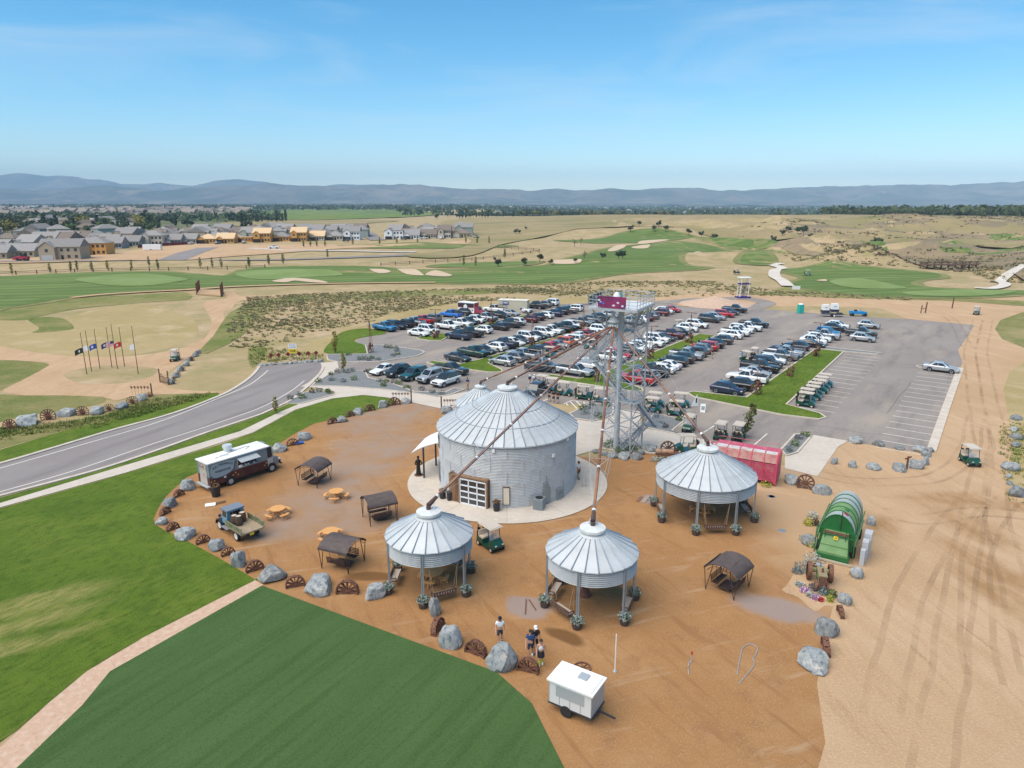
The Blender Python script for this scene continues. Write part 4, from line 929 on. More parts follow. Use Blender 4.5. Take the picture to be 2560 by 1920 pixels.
spout(PADC+Vector((0, 0, 9.25)), 'rusty pipe running from the tower hub to the large bin roof', .10, ((.45, .9),))
spout(g1+Vector((0, 0, 5.5)), 'long rusty pipe from the tower hub to the gazebo beside the golf cart', .105, ((.22, .9), (.5, 1.3), (.78, .9)))
spout(g2+Vector((0, 0, 5.55)), 'long rusty pipe from the tower hub to the fire pit gazebo', .105, ((.28, 1.0), (.55, 1.35), (.8, .9)))
spout(g3+Vector((0, 0, 6.05)), 'rusty pipe from the tower hub to the widest gazebo', .10, ((.5, 1.1),))
# ================================================================ CARS
TYRE = M('tyre_rubber', (.018, .018, .019), .85)
RIM = M('rim_alloy', (.42, .43, .44), .35, .7)
RIMD = M('rim_dark', (.06, .06, .065), .4, .5)
TRIM = M('black_trim', (.02, .02, .02), .6)
WIN = M('car_glass', (.02, .024, .028), .06, spec=.9)
LAMP = M('head_lamp', (.7, .72, .72), .15, .2)
TAIL = M('tail_lamp', (.30, .012, .01), .3)
CC_ = {'white': (.72, .72, .70), 'silver': (.42, .43, .44), 'grey': (.20, .205, .21), 'charcoal': (.055, .06, .065), 'black': (.013, .014, .016), 'navy': (.018, .028, .07), 'blue': (.03, .17, .36), 'cobalt': (.015, .16, .55),
       'red': (.42, .015, .018), 'maroon': (.11, .012, .018), 'green': (.012, .05, .035), 'teal': (.015, .075, .08), 'orange': (.55, .09, .03)}
def paint(c): return M('paint_'+c, CC_[c], .28, .35 if c in ('silver', 'grey', 'charcoal') else .0, coat=.7)
def secpts(x, zt, wt, wm, zb=.28, r=.07, zm=None):
    zm = zm or (zb+zt)*.55
    return [(x, -wm*.93, zb), (x, -wm, zm), (x, -wm*.985, zt-r*1.6), (x, -wt, zt), (x, 0, zt+.02), (x, wt, zt), (x, wm*.985, zt-r*1.6), (x, wm, zm), (x, wm*.93, zb)]
SPEC = {
 'sedan': dict(L=4.8, W=.92, body=[(-2.4, .72, .70, .80, .36), (-2.30, .96, .72, .86, .30), (-1.7, 1.01, .74, .91, .26), (-.9, .97, .78, .92, .26), (.8, .95, .78, .92, .26), (1.15, .92, .74, .92, .26), (2.0, .80, .66, .88, .27), (2.3, .68, .60, .82, .32), (2.4, .54, .55, .72, .36)],
               base=(-1.75, 1.10, .79, .93), roof=(-.95, .22, .60, 1.45), wr=.33, ax=(-1.42, 1.45)),
 'suv': dict(L=4.8, W=.96, body=[(-2.4, .80, .78, .86, .44), (-2.34, 1.10, .80, .93, .36), (-1.6, 1.10, .82, .96, .32), (.8, 1.06, .82, .96, .32), (1.2, 1.05, .80, .96, .32), (2.1, .97, .74, .93, .34), (2.32, .86, .70, .88, .38), (2.4, .62, .64, .80, .42)],
             base=(-2.32, 1.22, .83, 1.06), roof=(-2.02, .30, .66, 1.74), wr=.37, ax=(-1.45, 1.48)),
 'cross': dict(L=4.65, W=.94, body=[(-2.32, .78, .74, .84, .42), (-2.26, 1.04, .76, .90, .34), (-1.5, 1.06, .80, .94, .30), (.7, 1.02, .80, .94, .30), (1.15, 1.0, .78, .94, .30), (1.95, .90, .70, .90, .32), (2.22, .78, .64, .84, .36), (2.32, .58, .58, .74, .40)],
             base=(-2.18, 1.20, .80, 1.01), roof=(-1.45, .22, .62, 1.64), wr=.36, ax=(-1.38, 1.42)),
 'pickup': dict(L=5.8, W=1.0, body=[(-2.9, 1.16, .88, .94, .52), (-2.86, 1.22, .90, .98, .46), (-.8, 1.22, .90, 1.0, .44), (-.6, 1.16, .88, 1.0, .42), (1.2, 1.14, .87, 1.0, .42), (1.5, 1.15, .86, 1.0, .42), (2.6, 1.10, .82, .98, .44), (2.84, 1.0, .78, .94, .48), (2.9, .74, .74, .86, .52)],
                base=(-.72, 1.42, .86, 1.12), roof=(-.48, .56, .70, 1.88), wr=.40, ax=(-1.75, 1.80)),
}
def frus(base, roof):
    xr, xf, w, z = base; rr, rf, rw, rz = roof
    b = [Vector((xr, -w, z)), Vector((xf, -w*.96, z)), Vector((xf, w*.96, z)), Vector((xr, w, z))]
    t = [Vector((rr, -rw, rz)), Vector((rf, -rw, rz-.02)), Vector((rf, rw, rz-.02)), Vector((rr, rw, rz))]
    return b, t
def bil(a, b, c, d, u, v): return a+(b-a)*u+(d-a)*v+(a-b+c-d)*u*v
CARM = {}
def car_meshes(ty):
    if ty in CARM: return CARM[ty]
    S = SPEC[ty]; D = {}
    D['body'] = MB().loft([[Vector(p) for p in secpts(x, zt, wt, wm, zb)] for x, zt, wt, wm, zb in S['body']])
    b, t = frus(S['base'], S['roof'])
    mid = [p+Vector((0, 0, .05)) for p in t]
    cab = MB(); cab.loft([b, t, [p*1+Vector((-.12 if p.x > (t[0].x+t[1].x)/2 else .12, -.10 if p.y > 0 else .10, .05)) for p in t]])
    D['cabin'] = cab
    def win(a, bb, c, d, u0, u1, v0, v1, off):
        P = [bil(a, bb, c, d, u, v) for u, v in ((u0, v0), (u1, v0), (u1, v1), (u0, v1))]
        n = (P[1]-P[0]).cross(P[3]-P[0]).normalized(); n = n if n.dot(off) > 0 else -n
        return MB().add([p+n*.008 for p in P], [(0, 1, 2, 3)])
    D['windscreen'] = win(b[1], b[2], t[2], t[1], .05, .95, .08, .95, Vector((1, 0, .5)))
    D['rear_window'] = win(b[0], b[3], t[3], t[0], .08, .92, .16, .9, Vector((-1, 0, .5)))
    D['side'] = []
    for s in (-1, 1):
        a_, b_, c_, d_ = (b[0], b[1], t[1], t[0]) if s < 0 else (b[3], b[2], t[2], t[3])
        cuts = {'sedan': (.14, .47, .90), 'suv': (.05, .34, .60, .93), 'cross': (.16, .36, .62, .93), 'pickup': (.06, .46, .93)}[ty]
        for u0, u1 in zip(cuts, cuts[1:]): D['side'].append(win(a_, b_, c_, d_, u0+.012, u1-.012, .12, .90, Vector((0, s, .3))))
    W = S['W']
    sill = MB()
    for s in (-1, 1): sill.box((0, s*(W-.03), S['body'][3][4]+.05), (S['L']*.46, .08, .12))
    sill.box((S['L']/2-.06, 0, .46 if ty != 'sedan' else .38), (.14, W*1.55, .2)).box((-S['L']/2+.06, 0, .46), (.14, W*1.6, .2))
    if ty != 'sedan': sill.box((S['L']/2-.03, 0, .78 if ty == 'suv' else .88), (.08, W*1.0, .22))
    D['trim'] = sill
    zt = S['body'][-3][1]
    D['head'] = [MB().box((S['L']/2-.17, s*W*.72, zt-.16), (.22, .36, .13)) for s in (-1, 1)]
    D['tail'] = [MB().box((-S['L']/2+.05, s*W*.84, S['body'][1][1]-.16), (.12, .2, .24 if ty != 'sedan' else .14)) for s in (-1, 1)]
    D['mirror'] = [MB().box((S['base'][1]-.55, s*(W+.07), S['base'][3]+.10), (.14, .2, .15)) for s in (-1, 1)]
    wr = S['wr']
    D['arch'] = [MB().cyl((x, -W-.006, wr+.03), (x, W+.006, wr+.03), wr*1.17, n=16) for x in S['ax']]
    D['tyre'] = MB().lathe([(wr*.6, -.12), (wr*.97, -.12), (wr, -.08), (wr, .08), (wr*.97, .12), (wr*.6, .12)], 16).xf(Matrix.Rotation(R(90), 4, 'X'))
    D['rim'] = MB().lathe([(.01, .09), (wr*.3, .10), (wr*.66, .125), (wr*.66, -.125), (.01, -.10)], 10).xf(Matrix.Rotation(R(90), 4, 'X'))
    if ty == 'pickup':
        D['bed'] = MB().box((-1.83, 0, 1.225), (1.95, 1.62, .03))
    D['spec'] = S
    # freeze meshes that do not depend on colour
    M_ = {}
    M_['windscreen'] = D['windscreen'].mesh('windscreen', WIN); M_['rear_window'] = D['rear_window'].mesh('rear_window', WIN)
    M_['side'] = [q.mesh('side_window', WIN) for q in D['side']]
    M_['trim'] = D['trim'].mesh('trim', TRIM); M_['head'] = [q.mesh('headlight', LAMP) for q in D['head']]; M_['tail'] = [q.mesh('tail_light', TAIL) for q in D['tail']]
    M_['arch'] = [q.mesh('wheel_arch', TRIM) for q in D['arch']]
    M_['tyre'] = D['tyre'].mesh('tyre', TYRE, 40); M_['rim'] = [D['rim'].mesh('rim', q, 40) for q in (RIM, RIMD)]
    if ty == 'pickup': M_['bed'] = D['bed'].mesh('cargo_bed', TRIM)
    D['M'] = M_; D['col'] = {}
    CARM[ty] = D
    return D
def car(ty, colour, loc, rz, label, group='cars parked in the lot', roofcol=None):
    D = car_meshes(ty); S = D['spec']; M_ = D['M']
    if colour not in D['col']:
        p = paint(colour)
        D['col'][colour] = (D['body'].mesh('body', p, 35), D['cabin'].mesh('cabin', p, 25), [q.mesh('mirror', p) for q in D['mirror']])
    bm_, cm_, mm_ = D['col'][colour]
    t = thing({'sedan': 'parked_car', 'suv': 'parked_suv', 'cross': 'parked_suv', 'pickup': 'pickup_truck'}[ty], label, {'sedan': 'car', 'suv': 'suv', 'cross': 'suv', 'pickup': 'pickup truck'}[ty], loc, rz, group)
    if group: t.scale = (rnd.uniform(.94, 1.04), rnd.uniform(.96, 1.02), rnd.uniform(.93, 1.06))
    link('body', bm_, t)
    cb = link('cabin', cm_, t)
    if roofcol:
        cb.data = cm_.copy(); cb.data.materials[0] = paint(roofcol)
    link('windscreen', M_['windscreen'], t); link('rear_window', M_['rear_window'], t)
    for q in M_['side']: link('side_window', q, t)
    link('trim', M_['trim'], t)
    for q in M_['head']: link('headlight', q, t)
    for q in M_['tail']: link('tail_light', q, t)
    for q in mm_: link('mirror', q, t)
    for q in M_['arch']: link('wheel_arch', q, t)
    if ty == 'pickup': link('cargo_bed', M_['bed'], t)
    dark = rnd.random() < .35
    for x in S['ax']:
        for s in (-1, 1):
            w = link('tyre', M_['tyre'], t, (x, s*(S['W']-.10), S['wr'])); w.name = 'wheel'
            link('rim', M_['rim'][dark], w)
    return t
Z_LOT = .013
KIND = {'sedan': 'car', 'suv': 'SUV', 'pickup': 'pickup'}
ROWS = [
 ('in the outermost row along the dry grass', -102.0, 'pickup blue R 99.7;suv black R 102.6;suv black L 105.4;pickup silver L 108.2;pickup red L 111.1;suv grey L 114.0;pickup cobalt L 120.7;suv charcoal L 124.9;suv white R 127.8'),
 ('in the second row from the dry grass', -92.6, 'sedan white R 99.4;suv white R 102.4;pickup white R 108.2;pickup white R 112.3;suv charcoal R 115.4;suv white R 118.2;pickup silver R 121.2;sedan black R 126.7;sedan silver R 130.6;suv white R 136.1'),
 ('in the third row from the dry grass', -84.0, 'pickup navy L 101.4;pickup black L 104.9;suv white L 109.1;suv black L 114.1;pickup charcoal L 118.0;suv white L 120.9;suv maroon L 125.5;suv black L 128.8;suv white L 132.2;suv navy L 135.6;suv black L 139.0;pickup grey L 142.0;suv white L 145.4'),
 ('in the group past the beige container', -93.7, 'pickup black L 143.5;suv grey L 146.9;suv white L 150.0'),
 ('in the fourth row from the dry grass', -72.2, 'sedan charcoal R 86.7;pickup green R 91.0;sedan charcoal R 93.9;suv white L 96.8;pickup navy L 99.8;sedan white R 102.5;sedan charcoal R 105.1;suv white R 107.8;sedan black R 110.6;suv white R 113.4;pickup white R 116.2;pickup black L 119.0;pickup black R 121.8;suv white R 124.6;pickup grey R 128.6;suv grey R 133.6;suv charcoal R 136.6;suv silver R 141.7'),
 ('in the fifth row from the dry grass', -64.2, 'suv silver L 88.6;suv grey L 91.7;pickup silver L 94.6;suv black L 98.1;suv red L 102.0;sedan grey L 104.7;suv orange L 107.4;suv white L 110.3;pickup white L 113.0;pickup red R 115.8;suv white L 118.5;suv white R 122.6;pickup white L 126.7;pickup silver L 135.9;suv white L 139.0;suv maroon L 142.0;suv grey L 145.2;suv maroon L 150.8;suv white R 154.2;sedan red R 157.3'),
 ('in the sixth row from the dry grass', -51.2, 'pickup silver R 89.4;suv white R 94.2;pickup white R 100.8;suv red R 103.8;suv charcoal R 107.6;suv white R 110.4;suv white R 113.2;pickup white R 116.4;suv white R 120.4;sedan charcoal R 123.1;pickup maroon R 125.9;sedan black R 130.7;suv white R 134.8;suv white R 140.2;suv charcoal R 148.4;suv silver R 152.4;suv red R 157.4;suv charcoal R 161.3;pickup black R 165.7'),
 ('in the seventh row from the dry grass', -41.5, 'pickup red L 90.2;suv silver L 93.0;pickup black L 95.8;sedan white L 98.6;sedan white L 101.3;suv black L 104.2;suv charcoal L 107.0;pickup silver R 110.0;suv charcoal L 113.0;suv grey L 115.9;suv red L 119.0;suv black L 121.9;suv charcoal L 126.2;suv white L 132.4;pickup white R 136.0;suv white R 139.6;pickup white R 142.7;pickup black R 147.9'),
 ('in the row beside the golf cart island', -28.7, 'suv navy R 92.5;suv black L 95.4;pickup white L 100.3;sedan silver R 104.7;pickup black R 108.2;suv charcoal R 111.8;suv white R 115.0;pickup grey R 118.9;pickup silver R 121.8;pickup navy L 124.9;suv black L 128.4'),
 ('in the cluster beyond the golf cart island', -26.8, 'sedan black R 132.6;suv white R 135.8;suv white R 139.0;pickup silver R 142.2;suv blue R 146.0;suv black R 152.0;suv white R 156.3'),
]
used = {}
entries = []
for phrase, s, txt in ROWS:
    cs = [c.split() for c in txt.split(';')]
    for i, (ty, co, di, r) in enumerate(cs):
        nb_ = [f'{cs[j][1]} {KIND[cs[j][0]]}' for j in (i-1, i+1) if 0 <= j < len(cs)]
        nb_t = f'between {nb_[0]} and {nb_[1]}' if len(nb_) == 2 else f'at its end beside {nb_[0]}'
        lab = f'{co} {KIND[ty]} {phrase}, {nb_t}'
        ss = s+rnd.uniform(-.25, .25)
        if ty == 'suv' and (i*7+len(entries)*3+int(float(r))) % 5 in (0, 2, 3): ty = 'cross'
        car(ty, co, RS(float(r), ss, Z_LOT), ROWANG+(0 if di == 'R' else math.pi)+rnd.uniform(-.02, .02), lab)
RANG = math.atan2(RV.y, RV.x)
for ty, co, r, s, lab in (('sedan', 'white', 73.5, -75.9, 'white car parked nose to the gravel bed, beside a black SUV'), ('cross', 'black', 73.6, -73.0, 'black SUV parked nose to the gravel bed, between white car and teal SUV'), ('suv', 'teal', 73.6, -69.8, 'dark teal SUV parked nose to the gravel bed'), ('suv', 'silver', 73.7, -66.7, 'silver SUV parked nose to the gravel bed'), ('suv', 'white', 73.7, -63.6, 'white SUV with black roof parked nose to the gravel bed')):
    car(ty, co, RS(r, s, Z_LOT), RANG+math.pi, lab, roofcol='black' if 'black roof' in lab else None)
car('pickup', 'charcoal', RS(79.2, -67.4, Z_LOT), ROWANG+.1, 'charcoal pickup driving past the cars nosed to the gravel bed')
car('pickup', 'black', RS(88.6, -56.4, Z_LOT), ROWANG+.35, 'black pickup turning in the lane by the parked golf carts')
car('cross', 'silver', RS(160.0, -21.5, Z_LOT), ROWANG, 'silver SUV standing alone on bare asphalt near the blue buggy')
car('pickup', 'charcoal', RS(148.6, -21.0, Z_LOT), ROWANG, 'charcoal pickup beside a silver SUV, apart from the cluster')
car('cross', 'silver', RS(143.9, -20.0, Z_LOT), ROWANG, 'silver SUV beside a charcoal pickup, apart from the cluster')
car('sedan', 'silver', RS(124.2, -5.8, Z_LOT), ROWANG, 'silver car alone in the empty stalls along the dirt road')
car('suv', 'charcoal', T6(640, 500, .02), RANG+math.pi+.2, 'charcoal SUV with tan trim parked behind the small bin')
# ---------------------------------------------------------------- golf carts
CGRN = M('cart_green', (.006, .06, .035), .3, coat=.5)
CBEI = M('cart_beige', (.60, .49, .38), .6); CROOF = M('cart_roof', (.52, .45, .37), .6)
CSCR = M('cart_screen', (.75, .78, .8), .08, alpha=.35)
def cart_proto():
    t = thing('golf_cart', 'x', 'golf cart')
    bd = MB().loft([[Vector(p) for p in q] for q in (
        [(-1.15, -.45, .42), (-1.15, .45, .42), (-1.15, .45, .62), (-1.15, -.45, .62)], [(-1.0, -.58, .32), (-1.0, .58, .32), (-1.0, .55, .74), (-1.0, -.55, .74)],
        [(-.35, -.58, .30), (-.35, .58, .30), (-.35, .55, .70), (-.35, -.55, .70)], [(-.2, -.58, .26), (-.2, .58, .26), (-.2, .58, .34), (-.2, -.58, .34)],
        [(.42, -.58, .26), (.42, .58, .26), (.42, .58, .34), (.42, -.58, .34)], [(.50, -.56, .26), (.50, .56, .26), (.50, .50, .86), (.50, -.50, .86)], [(.75, -.56, .30), (.75, .56, .30), (.75, .50, .82), (.75, -.50, .82)],
        [(1.1, -.52, .36), (1.1, .52, .36), (1.1, .42, .66), (1.1, -.42, .66)], [(1.22, -.40, .42), (1.22, .40, .42), (1.22, .34, .54), (1.22, -.34, .54)])])
    bd.obj('body', CGRN, t, 30)
    MB().box((-.52, 0, .76), (.55, 1.02, .14)).obj('seat', CBEI, t); MB().box((-.84, 0, 1.02), (.12, 1.0, .34), ry=R(-12)).obj('backrest', CBEI, t)
    MB().box((-1.02, 0, .82), (.26, .86, .34)).box((-1.12, -.22, 1.0), (.18, .2, .5), ry=R(-15)).box((-1.12, .24, 1.0), (.18, .2, .5), ry=R(-15)).obj('bag_rack', BLACK, t)
    MB().box((.02, 0, 1.83), (1.75, 1.14, .05)).box((.02, 0, 1.87), (1.5, .95, .05)).obj('roof', CROOF, t)
    for s in (-1, 1):
        MB().bar((.58, s*.5, .84), (.42, s*.52, 1.82), .045).obj('front_post', BLACK, t); MB().bar((-.92, s*.5, .74), (-.80, s*.52, 1.82), .045).obj('rear_post', BLACK, t)
        MB().box((1.16, s*.32, .58), (.08, .16, .08)).obj('headlight', LAMP, t)
    MB().quad((.60, -.48, .86), (.60, .48, .86), (.45, .49, 1.78), (.45, -.49, 1.78)).obj('windscreen', CSCR, t)
    MB().tube([(.55, .25, .85), (.25, .25, 1.05)], .025).lathe([(.14, 0), (.16, .02), (.18, 0)], 12, (.24, .25, 1.05)).obj('steering_wheel', BLACK, t)
    ty = MB().lathe([(.12, -.10), (.21, -.10), (.22, 0), (.21, .10), (.12, .10)], 12).xf(Matrix.Rotation(R(90), 4, 'X')).mesh('tyre', TYRE, 40); ri = MB().lathe([(.01, .105), (.12, .105), (.12, -.105), (.01, -.105)], 10).xf(Matrix.Rotation(R(90), 4, 'X')).mesh('rim', CBEI, 40)
    for x in (-.78, .85):
        for s in (-1, 1):
            w = link('wheel', ty, t, (x, s*.50, .22)); link('rim', ri, w)
    return t
CART = cart_proto()
T8 = Tile(1440, 920, 7.213)
cart_spots = [
 (T8(140, 560), -20, 'green golf cart decked with yellow flowers beside the tower'), (T8(440, 610), -20, 'green golf cart parked behind the tower column'),
 (T8(1420, 690), -25, 'green golf cart parked behind the tower stair'), (T8(1370, 790), -25, 'green golf cart decorated with plants beside the tower stair'),
 (T8(1880, 700), -20, 'green golf cart by the gravel bed, under the pipe to the widest gazebo'), (T8(1800, 850), -20, 'green golf cart at the gravel bed corner with its windscreen folded'),
 (T8(2040, 1130), -120, 'green golf cart with white flag panel parked past the gravel bed'), (T6(1180, 500), -20, 'green golf cart beside the people dressed in black'), (T6(960, 420), -20, 'green golf cart parked behind the people in black'), (T6(780, 370), -35, 'golf cart standing beside the people in white caps'),
 (T6(1540, 560), -20, 'green golf cart at the painted hatch lines'), (T4(1090, 590), 180, 'open golf cart on the pavement beside the spoked wheel'), (T4(1385, 470), 60, 'golf cart with long roof parked behind the red wagon'), (T4(1540, 480), 60, 'golf cart with loaded rear parked behind the red wagon'),
 (TE(570, 1100), 120, 'golf cart driving in the lane beside a person in blue'), (TE(700, 1040), 60, 'golf cart in the lane beside the row of parked pickups'), (TD(910, 545), 200, 'golf cart carrying a person in white and blue in the lane'),
 (TF(1125, 440), -52, 'green golf cart numbered one in the courtyard by the pad'), (TQ(1752, 400), -95, 'green golf cart coming down the dirt road with two riders'), (F4(1835, 1222), -130, 'golf cart on the dirt track near the wooden gateposts'), (F4(500, 925), -30, 'small golf cart at the edge of the striped fairway'), (F3(1900, 910), 20, 'dark golf cart on the dirt track below the fairway'), (T0(1515, 420), -80, 'golf cart on the dirt road beside the boulder fence'), (TB(1480, 1020), -20, 'golf cart with a red roof edge among the fifth row'), (TC(770, 890), 200, 'dark golf cart crossing the lane between parked rows')]
for i, (p, a, lab) in enumerate(cart_spots):
    if i == 0: CART.location = p+Vector((0, 0, .02)); CART.rotation_euler[2] = R(a); CART['label'] = lab; CART['group'] = 'golf carts'
    else:
        q = Vector((p.x, p.y, hz(p.x, p.y)+(.08 if 'pavement' in lab else .02)))
        if hz(p.x, p.y) != 0 or p.y > 170: q.z = hz(p.x, p.y)+.35 if 'fairway' in lab else hz(p.x, p.y)+.1
        dup(CART, q, R(a), lab, 'golf carts')
for i in range(7):
    dup(CART, RS(92.0+i*2.0, -18.6+rnd.uniform(-.2, .2), .02), ROWANG+rnd.uniform(-.04, .04), 'green golf cart with beige roof in the row along the grass island', 'golf carts')
# ================================================================ BOULDERS AND IRON WHEELS
FWD = Vector((0, math.cos(PITCH), -math.sin(PITCH))); CAMP = Vector((0, 0, CAM_H))
def depth(p): return (p-CAMP).dot(FWD)
def metres(px, p): return px/FPX*depth(p)
def stone_mat():
    m = bpy.data.materials.new('boulder_stone'); nt, b = nodes_of(m); v = coord(nt)
    c = mixc(nt, noisef(nt, v, 1.3, 6, .7, None, .38, .62), (.19, .205, .21), (.34, .345, .33))
    c = mixc(nt, noisef(nt, v, 3.5, 5, .7, (1, 1, .35), .50, .66), c, (.10, .115, .13))
    c = mixc(nt, noisef(nt, v, 2.2, 4, .6, None, .60, .70), c, (.42, .36, .29))
    oi = nt.nodes.new('ShaderNodeObjectInfo'); hs = nt.nodes.new('ShaderNodeHueSaturation'); mr = nt.nodes.new('ShaderNodeMapRange'); mr.inputs[3].default_value = .8; mr.inputs[4].default_value = 1.3
    nt.links.new(oi.outputs['Random'], mr.inputs[0]); nt.links.new(mr.outputs[0], hs.inputs['Value']); nt.links.new(c, hs.inputs['Color'])
    nt.links.new(hs.outputs[0], b.inputs['Base Color']); b.inputs['Roughness'].default_value = .9
    bumpn(nt, b, noisef(nt, v, 6, 6, .75, None, .2, .8), .6, .06)
    return m
STONE = stone_mat()
ICO = None
def rock_mesh(seed, sub=3):
    q = random.Random(seed)
    bm = bmesh.new(); bmesh.ops.create_icosphere(bm, subdivisions=sub, radius=1.0)
    planes = []
    for i in range(8):
        n = Vector((q.uniform(-1, 1), q.uniform(-1, 1), q.uniform(-.4, .7))).normalized(); planes.append((n, q.uniform(.58, .9)))
    planes.append((Vector((q.uniform(-.2, .2), q.uniform(-.2, .2), 1)).normalized(), q.uniform(.6, .85)))
    off = Vector((q.uniform(0, 50), q.uniform(0, 50), 0))
    for v in bm.verts:
        d = v.co.normalized(); r = 1.05
        for n, h in planes:
            c = d.dot(n)
            if c > .05: r = min(r, h/c)
        r *= 1+.05*noise.noise(d*3.1+off)+.03*noise.noise(d*8+off)
        v.co = d*r
    me = bpy.data.meshes.new('boulder'); bm.to_mesh(me); bm.free(); me.materials.append(STONE)
    me.shade_smooth(); me.set_sharp_from_angle(angle=R(24))
    return me
ROCKS = [rock_mesh(i+3) for i in range(12)]
nrock = [0]
def rock(tile, bx, by, w, h, label, sq=0.75, z0=0.):
    p = tile(bx, by); W = metres(w/tile.k, p); Hh = metres(h/tile.k, p)
    i = nrock[0]; nrock[0] += 1
    ht = max(.25, (Hh-.22*W)*1.12); ht = max(ht, W*.50)
    p = p+Vector((p.x, p.y, 0)).normalized()*W*.33
    o = link('boulder', ROCKS[i % 12], None, p+Vector((0, 0, ht*.36+z0+hz(p.x, p.y))), i*1.7)
    o.scale = (W/1.75, W/1.75*.9, ht*.72)
    tag(o, label, 'boulder', 'boulders edging the ground')
    return o
def wheel_proto(npad=11, wide=.56, lugs=True):
    t = thing('iron_fence_ornament', 'x', 'iron wheel')
    for k in range(npad):
        a = k*2*math.pi/npad
        if lugs: MB().box((0, 0, 0), (2*math.pi/npad*.80, wide, .06)).xf(Matrix.Rotation(a, 4, 'Y') @ Matrix.Translation((0, 0, 1.0))).obj('rim_plate', RUSTD, t)
        c, s = math.sin(a), math.cos(a)
        MB().bar((c*.12, -.10, s*.12), (c*.95, -wide*.3, s*.95), .11, .07, (0, 1, 0)).bar((c*.12, .10, s*.12), (c*.95, wide*.3, s*.95), .11, .07, (0, 1, 0)).obj('spoke', RUSTD, t)
    MB().lathe([(.90, -wide*.42), (.97, -wide*.42), (.97, -wide*.28), (.90, -wide*.28), (.90, -wide*.42)], 28).lathe([(.90, wide*.42), (.97, wide*.42), (.97, wide*.28), (.90, wide*.28), (.90, wide*.42)], 28).xf(Matrix.Rotation(R(90), 4, 'X')).obj('rim', RUSTD, t)
    MB().cyl((0, -.2, 0), (0, .2, 0), .17, n=12).cyl((0, -.24, 0), (0, .24, 0), .08, n=10).obj('hub', RUSTD, t)
    return t
WHP = wheel_proto(); WHT = wheel_proto(14, .10, False)
wused = {}
def iwheel(tile, bx, by, w, ang, label, thin=False, sink=.38):
    p = tile(bx, by); rr = metres(w/tile.k, p)/2*1.02
    src = WHT if thin else WHP
    if src.name in wused: o = copy_tree(src)
    else: o = src; wused[src.name] = 1
    p = p+Vector((p.x, p.y, 0)).normalized()*rr*.2
    o.location = p+Vector((0, 0, rr*(1-2*sink)+hz(p.x, p.y)+.02)); o.rotation_euler = (R(-6), 0, R(ang)); o.scale = (rr, rr, rr)
    tag(o, label, 'iron wheel', 'rusty iron wheels between boulders')
    return o
L_ = 'grey boulder in the fence line '
for a in ((315, 510, 125, 115, 'behind the food truck'), (170, 655, 125, 105, 'near the lying white sign'), (85, 805, 95, 78, 'at the lawn corner'), (300, 930, 175, 125, 'in front of the vintage truck, flat and streaked'), (550, 1035, 145, 120, 'squarish, pale topped, by the vintage truck'), (755, 1175, 125, 170, 'tall and upright beside the lawn'), (1050, 1295, 220, 145, 'at the end of the pebble strip'), (1455, 1410, 265, 135, 'broadest one, along the dark turf'), (1925, 1455, 190, 145, 'beside the gazebo flower tub'), (1100, 180, 130, 90, 'at the nose of the food truck'), (1310, 75, 135, 70, 'beside the blue roll')): rock(TM, *a[:4], L_+a[4])
for a in ((640, 1040, 105, 175, 'slim and tilted under the gazebo post'), (790, 1315, 215, 205, 'large and jagged along the dark turf'), (1225, 1510, 245, 240, 'huge and flat topped beside the walkers')): rock(TF, *a[:4], L_+a[4])
for a in ((1840, 1520, 275, 175, 'broad, at the dirt road end'), (1945, 1210, 195, 175, 'dark, beside the dry grey patch'), (2120, 950, 125, 125, 'banded, beside the flower bed')): rock(TR, *a[:4], L_+a[4])
Lq = 'grey boulder '
for a in ((800, 230, 115, 55, 'at the corner of the concrete ramp and lot'), (985, 255, 90, 70, 'second from the ramp along the lot edge'), (1170, 285, 72, 52, 'third from the ramp along the lot edge'), (1340, 310, 105, 65, 'at the lot corner kerb'), (1425, 305, 60, 58, 'tucked behind the lot corner kerb'), (1390, 345, 72, 58, 'in the corner stack by the kerb'), (1380, 415, 58, 82, 'upright in the corner stack by the kerb'), (1295, 440, 132, 70, 'behind the wooden cross post'), (1155, 465, 128, 72, 'blocky, beside the wooden cross post'), (955, 455, 112, 62, 'slab shaped on the dirt near the ramp'), (770, 435, 78, 72, 'wedge shaped on the dirt near the ramp'), (620, 405, 66, 72, 'cube like at the concrete ramp edge'),
          (2140, 35, 85, 55, 'topmost of the column along the dirt road verge'), (2130, 130, 62, 52, 'small, in the column along the dirt road verge'), (2140, 195, 90, 68, 'broad, in the column along the dirt road verge'), (2145, 260, 85, 52, 'low, ending the column along the verge'), (2085, 455, 135, 75, 'low and wide alone on the verge'), (2085, 520, 50, 42, 'smallest, alone on the verge'), (2150, 680, 115, 105, 'dark and square beside verge weeds'), (2090, 580, 50, 42, 'reddish, hidden in verge weeds'),
          (520, 665, 145, 105, 'wedged beside the iron wheel and green combine'), (800, 1355, 118, 105, 'speckled, in front of the green combine'), (930, 920, 72, 95, 'behind the electric cabinets of the combine'), (400, 1090, 135, 110, 'tan, half hidden by flowers at the combine'), (260, 575, 135, 100, 'long block at the end of the red wagon')): rock(TQ, *a[:4], Lq+a[4])
for a in ((250, 985, 195, 88, 'long and flat'), (570, 905, 145, 72, 'blocky'), (840, 885, 135, 62, 'dark and low'), (1045, 840, 112, 72, 'rounded'), (1230, 770, 95, 78, 'pale topped beside the gate post')): rock(T0, *a[:4], 'grey boulder on the wild bank by the road, '+a[4])
for i, (x, y, w) in enumerate(((1485, 625, 62), (1520, 570, 58), (1562, 515, 58), (1605, 470, 55), (1645, 425, 50), (1685, 390, 48), (1718, 362, 45))): rock(T0, x, y, w, w*1.0, 'dark boulder in the slanting fence beside the flagpole road')
